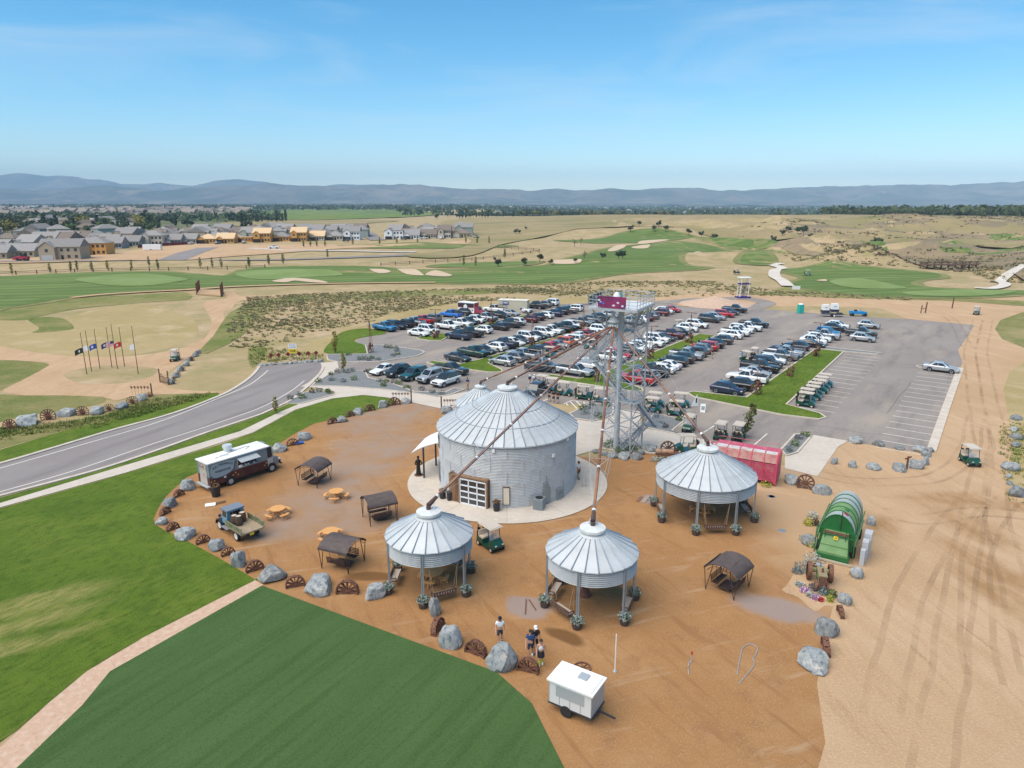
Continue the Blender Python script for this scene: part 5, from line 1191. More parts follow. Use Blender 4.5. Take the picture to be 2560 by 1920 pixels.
for a in ((1000, 1430, 120, 82, 'lowest by the drive'), (1170, 1350, 135, 82, 'streaked'), (1425, 1280, 98, 98, 'upright and tan'), (1680, 1235, 112, 62, 'long block below the spiky gate')): rock(T2, *a[:4], 'boulder edging the lawn above the drive, '+a[4])
rock(T3, 745, 325, 120, 62, 'long pale block below the spiky gate by the small bin')
for a in ((300, 600, 52, 45), (385, 622, 75, 48), (455, 640, 92, 46), (550, 655, 112, 52), (655, 655, 112, 62), (705, 615, 75, 65), (790, 585, 115, 66)): rock(T4, *a, 'grey edging stone round the tower planting bed')
Wl = 'rusty iron paddle wheel half sunk in the ground '
for a in ((235, 560, 95, 60, 'behind the food truck'), (118, 715, 100, 70, 'near the lying white sign'), (182, 850, 105, 50, 'at the lawn corner'), (445, 965, 115, 40, 'between streaked and squarish boulders'), (660, 1070, 112, 35, 'beside the tall upright boulder'), (890, 1205, 145, 35, 'just past the tall upright boulder'), (1240, 1345, 155, 20, 'between the two broadest boulders'), (1690, 1405, 185, 0, 'along the dark turf near the gazebo'), (1215, 120, 95, 30, 'behind the blue roll')): iwheel(TM, *a[:4], Wl+a[4])
for a in ((675, 1175, 180, 70, 'edge on below the slim tilted boulder'), (1000, 1380, 195, -30, 'between the jagged and flat topped boulders'), (1450, 1530, 190, -20, 'beside the woman in neon socks')): iwheel(TF, *a[:4], Wl+a[4])
for a in ((2075, 1035, 130, 80, 'beside the banded boulder'), (1945, 1350, 190, 75, 'between dark boulder and dirt road')): iwheel(TR, *a[:4], Wl+a[4])
iwheel(TQ, 375, 612, 135, -25, 'rusty spoked wheel leaning at the long block by the red wagon', sink=.15)
iwheel(T4, 930, 600, 125, 0, 'rusty spoked wheel beside the open golf cart', sink=.2)
for a in ((90, 1020, 125, 0), (420, 935, 128, 10), (715, 895, 108, 15), (945, 860, 88, 20), (1145, 800, 95, 20), (1295, 740, 62, 20)): iwheel(T0, *a[:4], 'thin spoked iron wheel on the wild bank by the road', True, .25)
for a in ((1085, 1372, 95, 40), (900, 1446, 105, 40), (1295, 1312, 112, 35), (1555, 1250, 132, 25)): iwheel(T2, *a[:4], 'rusty paddle wheel edging the lawn above the drive')
for i in range(6):
    x = 1500+i*40; y = 600-i*44; iwheel(T0, x, y, 50, 55, 'iron wheel in the slanting fence beside the flagpole road', True, .2)
# ================================================================ SWING SHELTERS
CANV = M('canopy_brown', (.075, .055, .05), .75, 0, (.10, .075, .068), 2.5, bump=.2, bscale=6)
FRAME = M('frame_rust_brown', (.075, .04, .03), .6, .3)
def shelter_proto():
    t = thing('swing_shelter', 'x', 'swing shelter', group='canopied double swings')
    Lh, Sp = 1.15, 1.2
    arch = [(-Sp, 1.66), (-.85, 1.98), (-.42, 2.14), (0, 2.18), (.42, 2.14), (.85, 1.98), (Sp, 1.66)]
    secs = []
    for k in range(7):
        x = -Lh-.08+(2*Lh+.16)*k/6; sag = .05*math.sin(math.pi*k/6)
        top = [Vector((x, y, z-sag*(.4+abs(y)/Sp))) for y, z in arch]; secs.append(top+[p-Vector((0, 0, .025)) for p in reversed(top)])
    MB().loft(secs).obj('canopy', CANV, t, 50)
    for s in (-1, 1):
        MB().box((0, s*(Sp+.015), 1.64), (2*Lh+.16, .02, .16)).obj('valance', CANV, t)
        ar = MB().tube([Vector((s*Lh, y, z-.05)) for y, z in arch], .03, 6).tube([Vector((s*Lh, y*.86, z-.20)) for y, z in arch], .02, 5)
        for k in (1, 2, 3, 4, 5): y, z = arch[k]; ar.cyl((s*Lh, y, z-.05), (s*Lh, y*.86, z-.2), .015, n=4)
        ar.obj('arch_frame', FRAME, t)
        for q in (-1, 1):
            f = (s*(Lh-.02), q*(Sp-.18), 0)
            MB().cyl(f, (s*Lh, q*Sp, 1.62), .028, n=6).cyl(f, (s*Lh, q*(Sp-.6), 2.0), .028, n=6).obj('leg', FRAME, t)
    MB().tube([(-Lh, 0, 2.12), (Lh, 0, 2.12)], .03).tube([(-Lh, -.5, 2.06), (Lh, -.5, 2.06)], .022).tube([(-Lh, .5, 2.06), (Lh, .5, 2.06)], .022).obj('ridge_bar', FRAME, t)
    for q in (-1, 1):
        b = MB().box((0, q*.62, .48), (1.5, .42, .04)).obj('bench_seat', FRAME, t)
        for i in range(4): MB().box((0, q*(.86+.02*i), .60+i*.11), (1.5, .03, .06)).obj('slat', FRAME, b)
        for s in (-1, 1):
            MB().tube([(s*.75, q*.42, .50), (s*.75, q*.45, .70), (s*.75, q*.85, .74), (s*.75, q*.9, .98), (s*.75, q*.84, .44)], .02, 5).cyl((s*.75, q*.5, .7), (s*.80, q*.5, 2.05), .015, n=5).obj('swing_arm', FRAME, t)
    MB().box((0, 0, .22), (1.3, .8, .04)).obj('foot_platform', FRAME, t)
    return t
SH = shelter_proto()
sh = [((-18.55, 60.6), 72, 'brown canopied double swing nearest the food truck'), ((-11.0, 52.9), 29, 'brown canopied double swing beside the concrete pad'), ((-12.26, 45.35), -22, 'brown canopied double swing hiding a picnic table'), ((14.7, 42.2), 47, 'brown canopied double swing beside the widest gazebo and dry patch')]
for i, (c, a, lab) in enumerate(sh):
    o = SH if i == 0 else copy_tree(SH)
    o.location = (c[0], c[1], .02); o.rotation_euler[2] = R(a); o['label'] = lab
picnic_table('round yellow pine picnic table near the vintage truck bed', TM(1080, 745, 0)+Vector((0, .3, .02)), R(10))
picnic_table('round yellow pine picnic table near the compacted drive', TM(1590, 585, 0)+Vector((0, .2, .02)), R(45))
picnic_table('round yellow pine picnic table half hidden by a swing canopy', TM(1530, 960, 0)+Vector((0, .6, .02)), R(20))
# ================================================================ FOOD TRUCK
MAR = M('truck_maroon', (.085, .022, .026), .55, .1, (.11, .045, .035), 1.5, .45, .65)
BLG = M('truck_bluegrey', (.16, .22, .25), .6, .1, (.22, .26, .27), 1.2)
RUSTW = M('truck_rusty_white', (.45, .40, .34), .8, 0, (.20, .10, .06), 1.6, .50, .62)
ROOFW = M('truck_roof_white', (.74, .74, .72), .6, 0, (.62, .61, .58), .8, .5, .7)
BRASS = M('brass_spot', (.50, .38, .16), .4, .6)
ft = thing('food_truck', 'maroon and blue grey step van food truck with serving hatch and white roof', 'food truck', (-28.25+.627*.1, 59.0+.779*.1, .02), math.atan2(.779, .627))
Wt = 1.05
MB().box((2.95, 0, .92), (5.9, 2*Wt, .84)).obj('lower_body', MAR, ft)
up_ = MB().box((2.95, 0, 1.98), (5.9, 2*Wt-.02, 1.28)).obj('upper_body', BLG, ft)
MB().box((3.05, 0, 2.67), (6.3, 2*Wt+.12, .10)).obj('roof', ROOFW, ft)
MB().box((-.012, 0, 1.55), (.03, 1.25, 2.0)).obj('rear_door', RUSTW, ft)
MB().box((-.15, 0, .45), (.3, 2*Wt, .10)).obj('rear_bumper', GREYL, ft)
# cab and nose
MB().box((6.2, .0, 1.0), (.7, 2*Wt-.05, 1.0)).box((6.2, .55, 2.2), (.7, .9, .9)).obj('cab_body', BLG, ft)
MB().bar((6.5, -1.0, 1.4), (6.42, -1.0, 2.62), .08).bar((6.5, 1.0, 1.4), (6.42, 1.0, 2.62), .08).obj('cab_pillar', GREYL, ft)
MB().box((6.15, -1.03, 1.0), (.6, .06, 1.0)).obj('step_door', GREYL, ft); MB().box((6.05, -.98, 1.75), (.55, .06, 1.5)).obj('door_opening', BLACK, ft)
MB().quad((6.55, -.95, 1.5), (6.55, .95, 1.5), (6.47, .95, 2.5), (6.47, -.95, 2.5)).obj('windscreen', WIN, ft)
MB().loft([[Vector(p) for p in q] for q in ([(6.5, -.95, .5), (6.5, .95, .5), (6.5, .9, 1.45), (6.5, -.9, 1.45)], [(7.0, -.85, .5), (7.0, .85, .5), (7.0, .75, 1.35), (7.0, -.75, 1.35)], [(7.3, -.7, .55), (7.3, .7, .55), (7.3, .6, 1.15), (7.3, -.6, 1.15)])]).obj('bonnet', GREYM, ft, 30)
MB().box((7.4, 0, .8), (.06, 1.6, .5)).box((7.42, 0, .55), (.1, 1.9, .12)).obj('grille', DARKM, ft)
for s in (-1, 1): MB().cyl((7.2, s*.72, 1.0), (7.42, s*.72, 1.0), .12).obj('headlight', LAMP, ft)
# serving hatch on the camera side
sy = -Wt
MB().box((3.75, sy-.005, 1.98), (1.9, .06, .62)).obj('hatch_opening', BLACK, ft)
for x in (2.78, 3.45, 4.1, 4.72): MB().box((x, sy-.04, 1.98), (.05, .04, .66)).obj('hatch_mullion', GREYL, ft)
MB().box((3.75, sy-.40, 2.30), (2.0, .85, .04), rx=R(14)).obj('hatch_awning', GREYL, ft)
MB().box((3.75, sy-.2, 1.60), (2.0, .42, .04)).obj('counter', GREYL, ft)
for k, x in enumerate((2.9, 3.05, 3.5, 3.75, 4.3)): MB().box((x, sy-.22, 1.68), (.14, .14, .12)).obj('counter_item', WHITEP, ft)
# painted cream scroll patch and lettering
mk = Matrix.Rotation(R(90), 4, 'X')
SCR = M('sign_patch', (.30, .38, .42), .6)
MB().prism([(.15, 1.25), (.5, 1.12), (1.6, 1.15), (2.1, 1.35), (2.45, 1.7), (2.5, 2.35), (1.9, 2.52), (.3, 2.5), (.12, 1.9)], 0, .012, Matrix.Translation((0, sy, 0)) @ mk).obj('sign_panel', SCR, ft)
MB().tube([(.12, sy-.02, 1.45), (.35, sy-.02, 1.18), (.7, sy-.02, 1.1), (1.5, sy-.02, 1.14), (2.0, sy-.02, 1.3), (2.4, sy-.02, 1.55), (2.5, sy-.02, 2.0), (2.62, sy-.02, 2.2)], .035, 5).obj('scroll_trim', DARKM, ft)
INK = M('letter_black', (.015, .015, .018), .7)
for i, ch in enumerate('RAINDANCE'):
    x = .45+i*.225; z = 2.12+.22*math.cos((i-4)*.36)-.02
    text_mesh(ch, .30, 'letter', INK, ft, Matrix.Translation((x, sy-.03, z)) @ Matrix.Rotation(R((4-i)*6), 4, 'Y').inverted() @ mk)
text_mesh('WAREHOUSE', .25, 'lettering', INK, ft, Matrix.Translation((1.3, sy-.03, 1.72)) @ mk)
MB().box((1.45, sy-.02, 1.02), (.22, .02, .16)).obj('notice', WHITEP, ft)
for x, z in ((.12, .92), (.3, .72), (.42, .95), (2.25, .95), (2.5, 1.12), (2.75, .85), (5.5, .9), (5.7, 1.12)): MB().cyl((x, sy-.03, z), (x, sy+.02, z), .07, n=10).obj('brass_light', BRASS, ft)
for x in (1.95, 6.25):
    for s in (-1, 1):
        MB().cyl((x, s*(Wt+.01), .46), (x, s*(Wt-.3), .46), .50, n=18).obj('wheel_arch', BLACK, ft)
        w = MB().lathe([(.2, -.13), (.40, -.13), (.42, 0), (.40, .13), (.2, .13)], 18).xf(Matrix.Translation((x, s*(Wt-.06), .42)) @ mk).obj('wheel', TYRE, ft, 40); MB().lathe([(.01, .14), (.24, .14), (.24, -.14), (.01, -.14)], 12).xf(Matrix.Translation((x, s*(Wt-.06), .42)) @ mk).obj('rim', GREYL, w)
MB().box((2.0, .1, 2.78), (.75, .7, .14)).obj('roof_hatch', ROOFW, ft); MB().lathe([(.01, 0), (.30, 0), (.38, .2), (.46, .5), (.42, .62), (.01, .62)], 14, (2.9, .72, 2.72)).obj('exhaust_fan', M('fan_metal', (.60, .63, .64), .4, .3), ft, 40)
MB().tube([(1.1, -.3, 2.74), (3.0, .2, 2.74), (4.6, .5, 2.74), (4.9, .3, 2.74), (4.2, -.2, 2.74)], .018, 4).obj('roof_cable', DARKM, ft)
# white sign lying on the gravel
t = thing('fallen_sign', 'white board sign with dark legs lying flat on the courtyard gravel', 'sign', TM(505, 635)+Vector((0, 0, .03)), R(20))
MB().box((0, 0, .05), (.85, .55, .05), rx=R(4)).obj('board', WHITEP, t)
for y in (.0, .2, -.2): MB().bar((.3, y, .05), (1.25, y+.3, .04), .03).obj('leg', DARKM, t)
t = thing('ground_roll', 'bright blue rolled tube lying beside an iron wheel', 'roll', TM(1265, 108)+Vector((0, 0, .02)), R(20))
MB().cyl((-.55, 0, .16), (.55, 0, .16), .16, n=12).obj('roll', M('vivid_blue', (.01, .10, .45), .5), t, 40); MB().cyl((-.57, 0, .16), (.57, 0, .16), .05).obj('core', DARKM, t)
# ================================================================ VINTAGE TRUCK
vt = thing('vintage_truck', 'old blue cab flatbed truck with stake sides carrying barrels', 'truck', (-20.85, 49.6, .02), math.atan2(.667, -.746))
VBL = M('vintage_blue', (.11, .24, .34), .6, 0, (.16, .30, .38), 3., bump=.2); VBK = M('vintage_fender', (.02, .025, .035), .35, coat=.4)
STK = M('stake_wood', (.22, .21, .13), .85, 0, (.10, .14, .05), 3., .45, .6); DECK = M('deck_wood', (.36, .28, .19), .85, 0, (.27, .20, .13), 4., stretch=(.4, 3, 1))
MB().box((1.2, 0, .62), (4.2, .75, .16)).obj('chassis', BLACK, vt)
bedo = MB().box((.15, 0, .86), (2.5, 1.86, .08)).obj('bed_frame', DECK, vt)
for i in range(9): MB().box((.15, -.83+i*.207, .915), (2.5, .19, .03)).obj('deck_plank', DECK, bedo)
for s in (-1, 1):
    sd_ = MB().box((.15, s*.93, 1.36), (2.5, .05, .08)).box((.15, s*.93, .96), (2.5, .05, .06)).obj('stake_side', STK, vt)
    for i in range(12): MB().box((-1.04+i*.216, s*.93, 1.16), (.17, .035, .44)).obj('stake_board', STK, sd_)
cabo = MB().loft([[Vector(p) for p in q] for q in ([(1.5, -.72, .8), (2.4, -.72, .8), (2.4, .72, .8), (1.5, .72, .8)], [(1.5, -.74, 1.35), (2.4, -.72, 1.35), (2.4, .72, 1.35), (1.5, .74, 1.35)], [(1.52, -.68, 1.92), (2.32, -.66, 1.92), (2.32, .66, 1.92), (1.52, .68, 1.92)])]).obj('cab', VBL, vt, 30)
MB().box((1.95, 0, 1.97), (1.1, 1.5, .10)).obj('cab_roof', M('vintage_roof', (.16, .19, .23), .6), vt)
MB().quad((2.41, -.6, 1.4), (2.41, .6, 1.4), (2.345, .56, 1.86), (2.345, -.56, 1.86)).obj('windscreen', WIN, vt); MB().quad((1.49, -.45, 1.42), (1.49, .45, 1.42), (1.505, .42, 1.8), (1.505, -.42, 1.8)).obj('rear_window', WIN, vt)
for s in (-1, 1): MB().quad((1.62, s*.745, 1.4), (2.28, s*.735, 1.4), (2.24, s*.69, 1.84), (1.66, s*.70, 1.84)).obj('side_window', WIN, vt)
MB().loft([[Vector(p) for p in q] for q in ([(2.4, -.55, .75), (2.4, .55, .75), (2.4, .55, 1.25), (2.4, .0, 1.36), (2.4, -.55, 1.25)], [(3.15, -.38, .7), (3.15, .38, .7), (3.15, .38, 1.16), (3.15, 0, 1.26), (3.15, -.38, 1.16)])]).obj('bonnet', VBL, vt, 30)
MB().box((3.19, 0, .92), (.06, .74, .6)).obj('radiator', GREYL, vt); MB().box((3.45, 0, .62), (.06, 1.5, .08)).box((3.4, 0, .72), (.04, 1.4, .05)).obj('front_bumper', DARKM, vt)
for s in (-1, 1):
    secs = []
    for k in range(9):
        a = R(200-k*25); c = Vector((2.85+.50*math.cos(a), s*.72, .42+.50*math.sin(a)))
        secs.append([c+Vector((0, -.15, 0)), c+Vector((0, .15, 0)), c*1+Vector((.03*math.cos(a), .15, .03*math.sin(a)+.03)), c+Vector((.03*math.cos(a), -.15, .03*math.sin(a)+.03))])
    MB().loft(secs).obj('fender', VBK, vt, 50)
    MB().box((1.9, s*.78, .52), (1.2, .3, .04)).obj('running_board', M('board_grey', (.2, .2, .23), .6), vt)
    MB().lathe([(.01, .0), (.11, .05), (.13, .18), (.01, .2)], 12).xf(Matrix.Translation((3.12, s*.52, 1.02)) @ Matrix.Rotation(R(90), 4, 'Y')).obj('headlight', DARKM, vt, 40)
    for x in (0, 2.85):
        y = s*(.78 if x == 0 else .70)
        w = MB().lathe([(.24, -.1), (.37, -.1), (.40, 0), (.37, .1), (.24, .1)], 18).xf(Matrix.Translation((x, y, .40)) @ mk).obj('wheel', TYRE, vt, 40); MB().lathe([(.01, .08), (.26, .105), (.26, -.105), (.01, -.08)], 12).xf(Matrix.Translation((x, y, .40)) @ mk).obj('rim', M('rim_cream', (.62, .62, .56), .5), w)
MB().box((-1.12, .1, .72), (.02, .34, .17)).obj('number_plate', M('plate_yellow', (.62, .50, .02), .5), vt)
def barrel(label, p, rz):
    t = thing('barrel', label, 'barrel', p, rz, 'barrels on the vintage truck')
    MB().lathe([(.01, 0), (.22, 0), (.27, .22), (.29, .40), (.27, .58), (.23, .80), (.21, .80), (.21, .77), (.01, .77)], 18).obj('staves', M('barrel_oak', (.17, .09, .05), .8, 0, (.10, .05, .03), 5., stretch=(1, 1, .2)), t, 30)
    MB().lathe([(.01, .772), (.208, .775)], 18).obj('lid', M('barrel_lid', (.50, .44, .36), .8), t)
    for z, r_ in ((.08, .248), (.24, .284), (.56, .284), (.72, .254)): MB().lathe([(r_, z-.022), (r_+.006, z), (r_, z+.022)], 18).obj('hoop', DARKM, t)
vm = Matrix.Translation(vt.location) @ Matrix.Rotation(vt.rotation_euler[2], 4, 'Z')
for x, y, l_ in ((1.05, -.30, 'upright oak barrel on the truck bed against the cab'), (.62, .22, 'front oak barrel on the truck bed, nearest the tailboard'), (.98, .40, 'oak barrel on the truck bed beside the stake side')): barrel(l_, vm @ Vector((x, y, .93)), x*5)
# ================================================================ RED WAGON, COMBINE, TRACTOR
RED = M('wagon_red', (.50, .075, .135), .6, .1, (.54, .18, .20), 1.5, .5, .7); REDB = M('wagon_bright_red', (.55, .065, .11), .55); PALE = M('wagon_pale_sheet', (.55, .52, .52), .6, .1, (.48, .34, .30), 1.2, .5, .66)
rw = thing('hay_wagon', 'faded red slatted hay wagon box beside the widest gazebo', 'wagon', (24.4, 59.6, .02), math.atan2(.49, -.87))
Lw, Ww = 5.9, 2.2      # local x runs back along the wagon, local y to the near (negative) side
def wag(x, y, z): return (x, -y+0, z)
for i in range(10): MB().box((Lw/2, -.02+0, .55+i*.165), (Lw, .05, .13)).obj('side_board', RED, rw); MB().box((Lw/2, -Ww, .55+i*.165), (Lw, .05, .13)).obj('side_board', RED, rw)
for i in range(13): MB().box((0, -Ww/2, .55+i*.2), (.06, Ww, .14)).obj('end_board', RED, rw)
MB().box((Lw/2, -Ww/2, .45), (Lw, Ww, .12)).obj('floor', RED, rw)
for i in range(6):
    x = .1+i*(Lw-.2)/5
    MB().bar((x, .03, .2), (x, .03, 2.15), .09).bar((x, .03, 2.15), (x, -.35, 2.95), .09).bar((x, -.35, 2.95), (x, -Ww, 3.0), .07).obj('rib', REDB, rw)
for i in range(5):
    x0 = .16+i*(Lw-.2)/5; x1 = x0+(Lw-.2)/5-.12
    MB().quad((x0, .02, 2.2), (x1, .02, 2.2), (x1, -.34, 2.92), (x0, -.34, 2.92)).obj('slope_panel', M('wagon_mesh', (.42, .24, .20), .7, .1, (.36, .12, .12), 2.), rw); MB().quad((x0, -.36, 2.97), (x1, -.36, 2.97), (x1, -1.0, 3.02), (x0, -1.0, 3.02)).obj('roof_panel', PALE, rw); MB().quad((x0, -1.0, 3.02), (x1, -1.0, 3.02), (x1, -Ww, 2.99), (x0, -Ww, 2.99)).obj('roof_panel', RED, rw)
MB().bar((.15, .06, .25), (1.5, .06, 2.1), .09).bar((.05, .06, 2.1), (.05, .06, .2), .10).bar((2.9, .06, .55), (4.2, .06, 2.1), .08).obj('side_brace', REDB, rw)
MB().box((-.05, -.6, 2.75), (.05, 1.2, .7)).obj('end_panel', REDB, rw); MB().tube([(Lw, -.3, 2.9), (Lw+.3, -.2, 3.25), (Lw-.1, -.5, 3.2)], .06).obj('auger', REDB, rw)
MB().tube([(.3, -Ww, 3.0), (.3, -Ww, 3.4), (Lw*.5, -Ww, 3.4), (Lw, -Ww, 3.35)], .02, 4).obj('top_rail', RED, rw)
for x in (1.0, Lw-1.0):
    for y in (-.25, -Ww+.25): MB().cyl((x, y-.1, .36), (x, y+.1, .36), .36, n=16).obj('wheel', TYRE, rw)
GR = M('combine_green', (.010, .115, .024), .45, 0, (.02, .14, .04), 2., coat=.2); GRP = M('combine_faded_green', (.13, .25, .085), .6, 0, (.19, .29, .13), 1.5); GREYC = M('combine_grey_sheet', (.36, .40, .38), .5, .2, (.42, .44, .42), 1.)
SIGNY = M('sign_yellow', (.72, .48, .01), .5)
cb = thing('green_combine', 'old green pull behind combine harvester with rounded grey and green top', 'combine', (23.5, 45.9, .02), math.atan2(.84, .54)-math.pi/2)
# local: x across (width 2.6), y back along the machine, z up
def archsec(y, w=1.18, zb=1.55, zt=3.25, n=12):
    return [Vector((w*math.cos(math.pi*i/n), y, zb+(zt-zb)*math.sin(math.pi*i/n))) for i in range(n+1)]
mats_ = [GREYC, GRP, GRP, GREYC, GREYC, GREYC]
for i in range(6):
    s0, s1 = archsec(1.0+i*.88), archsec(1.0+(i+1)*.88-.02)
    MB().loft([s0, s1], caps=False, closed=False).obj('hood_panel', mats_[i], cb, 60)
    MB().tube(archsec(1.0+i*.88, 1.2, 1.55, 3.28), .035, 5).obj('hood_hoop', GR, cb)
MB().add([tuple(p) for p in archsec(1.02)], [tuple(range(13))]).obj('front_arch', GR, cb); MB().add([tuple(p) for p in archsec(6.25)], [tuple(range(13))]).obj('rear_arch', GR, cb)
MB().box((0, 3.6, 1.05), (2.3, 5.2, 1.0)).obj('body', GR, cb)
MB().loft([[Vector(p) for p in q] for q in ([(-1.0, -.1, .5), (1.0, -.1, .5), (1.0, .9, .5), (-1.0, .9, .5)], [(-.82, .5, 2.0), (.82, .5, 2.0), (.82, .95, 2.0), (-.82, .95, 2.0)])]).obj('feeder_cover', GRP, cb)
MB().bar((-.92, .14, 1.15), (.92, .14, 1.15), .06).bar((-1.0, -.08, .62), (1.0, -.08, .62), .08).obj('cover_rib', GRP, cb)
MB().box((0, .5, 2.02), (1.7, .36, .04)).obj('feeder_mouth', RUSTD, cb)
MB().box((0, .15, .32), (2.2, .7, .36)).obj('skirt', GR, cb); MB().box((0, -.35, .12), (2.7, .12, .16)).obj('front_beam', M('beam_tan', (.42, .36, .27), .8), cb)
rl = MB()
for z in (1.85, 2.3):
    rl.bar((-1.3, .35, z), (1.3, .35, z), .05)
for x in (-1.3, -.7, .7, 1.3): rl.bar((x, .35, 1.0), (x, .35, 2.3), .05)
for s in (-1, 1): rl.bar((s*1.3, .35, 1.85), (s*1.3, 6.2, 1.85), .07).bar((s*1.3, .35, .2), (s*1.3, .35, 1.85), .06).bar((s*1.3, .4, .2), (s*1.25, 1.2, 1.4), .06)
rl.obj('hand_rail', GR, cb)
MB().cyl((.25, .7, 2.2), (.25, .7, 3.7), .035).obj('exhaust_pipe', BLACK, cb)
em = Matrix.Translation((.05, .30, 1.72)) @ Matrix.Rotation(R(72), 4, 'X')
MB().prism([(-.15, -.13), (.15, -.13), (.15, .13), (-.15, .13)], 0, .012, em).obj('emblem_plate', SIGNY, cb)
MB().prism([(-.09, -.02), (-.05, .02), (.03, .03), (.06, .08), (.09, .08), (.07, .02), (.10, -.03), (.08, -.05), (.02, -.02), (-.04, -.04), (-.07, -.07)], .012, .018, em).obj('emblem', INK, cb)
for x, y, c_ in ((.35, 2.4, GR), (.4, 1.7, M('sticker_red', (.3, .01, .03), .5))):
    zz = 1.57+1.7*math.sqrt(1-(x/1.18)**2); MB().box((x, y, zz+.0), (.32, .22, .03), ry=R(14)).obj('sticker', c_, cb)
for s in (-1, 1):
    for y in (1.4, 5.0): MB().cyl((s*1.05, y, .4), (s*1.35, y, .4), .40, n=16).obj('wheel', TYRE, cb)
MB().box((1.32, 3.2, 1.3), (.08, 4.6, .25)).box((-1.32, 3.2, 1.3), (.08, 4.6, .25)).obj('belt_guard', GRP, cb)
cbm = Matrix.Translation(cb.location) @ Matrix.Rotation(cb.rotation_euler[2], 4, 'Z')
t = thing('electric_cabinet', 'light grey electric cabinets standing beside the green combine', 'cabinet', cbm @ Vector((1.95, 2.0, .0)), cb.rotation_euler[2])
for x, y, w_, d_, h_ in ((.05, .3, .5, .9, 1.9), (0, -.65, .4, .7, 1.6), (-.05, -1.4, .3, .5, 1.2)): MB().box((x, y, h_/2), (w_, d_, h_)).obj('cabinet_box', M('cabinet_grey', (.42, .43, .45), .5), t)
tr = thing('old_tractor', 'small rusty green antique tractor set in the flower bed', 'tractor', TR(1930, 800)+Vector((0, .6, .02)), R(-108))
TG = M('tractor_green', (.20, .27, .08), .7, 0, (.22, .12, .08), 2.4, .46, .6)
MB().box((.5, 0, .95), (1.3, .5, .42)).obj('bonnet', TG, tr, 30); MB().box((.5, 0, 1.18), (1.35, .56, .06)).obj('bonnet_top', M('tractor_rust_top', (.28, .16, .12), .8, 0, (.22, .24, .10), 3.), tr)
MB().box((1.16, 0, .72), (.06, .5, .8)).obj('grille', RUSTD, tr); MB().cyl((.6, .0, 1.2), (.6, 0, 1.5), .07).obj('exhaust', RUSTD, tr); MB().box((-.5, 0, .7), (.9, .45, .5)).obj('gearbox', TG, tr)
MB().tube([(-.3, 0, 1.0), (-.55, 0, 1.35)], .03).lathe([(.26, 0), (.28, .02), (.30, 0)], 16, (-.58, 0, 1.38)).obj('steering_wheel', DARKM, tr)
MB().box((-.95, 0, .95), (.4, .45, .08)).obj('seat', GREYL, tr)
for s in (-1, 1):
    MB().cyl((-.55, s*.25, .72), (-.55, s*.55, .72), .18).obj('axle', TG, tr)
    w = MB().lathe([(.45, -.14), (.62, -.14), (.62, .14), (.45, .14)], 20).xf(Matrix.Translation((-.55, s*.68, .62)) @ mk).obj('rear_wheel', RUSTD, tr, 30)
    for k in range(8): a = k*math.pi/4; MB().bar((-.55, s*.68, .62), (-.55+.48*math.cos(a), s*.68, .62+.48*math.sin(a)), .05).obj('spoke', RUSTD, w)
    MB().cyl((1.0, s*.3, .32), (1.0, s*.45, .32), .32, n=16).obj('front_wheel', RUSTD, tr)
t = thing('seed_roller', 'rusty horizontal cylinder farm implement with flowers by the tower pavement', 'implement', T4(930, 655)+Vector((0, .3, .02)), R(-8))
MB().cyl((-1.2, 0, .75), (.6, 0, .75), .28, n=16).obj('drum', M('drum_rust', (.30, .14, .07), .8, .1, (.42, .32, .24), 2.), t, 40)
MB().bar((-1.2, -.2, .45), (1.4, -.2, .4), .1).bar((-1.2, .2, .45), (1.4, .2, .4), .1).bar((-.9, -.2, .4), (-.9, -.3, 0), .09).bar((1.2, .2, .4), (1.2, .3, 0), .09).cyl((.7, 0, .62), (1.1, 0, .62), .2).obj('frame', RUSTD, t)
# ================================================================ FLOWERS AND SHRUBS IN BEDS
def shrub(name, label, p, r, h, mat, n=110, size=.14, group='bedding plants', seed=0):
    o = leafmesh(random.Random(seed), n, r, h, size).obj(name, mat, fix=False)
    o.location = p; return tag(o, label, 'plant', group)
SAGE = M('sage_foliage', (.13, .16, .15), .9, 0, (.22, .26, .25), 7.); GRN = M('green_foliage', (.07, .12, .025), .9, 0, (.13, .17, .04), 7.); YEL = M('yellow_flowers', (.55, .45, .04), .9, 0, (.18, .25, .05), 9., .45, .55)
PURP = M('purple_flowers', (.32, .06, .26), .9, 0, (.60, .52, .58), 12., .45, .55); LAVE = M('lavender', (.16, .13, .17), .9, 0, (.10, .13, .08), 8., .45, .6); DKP = M('dark_purple_leaf', (.07, .03, .045), .9, 0, (.12, .13, .06), 8.); WHF = M('white_flowers', (.60, .60, .58), .9, 0, (.18, .22, .15), 9., .42, .55)
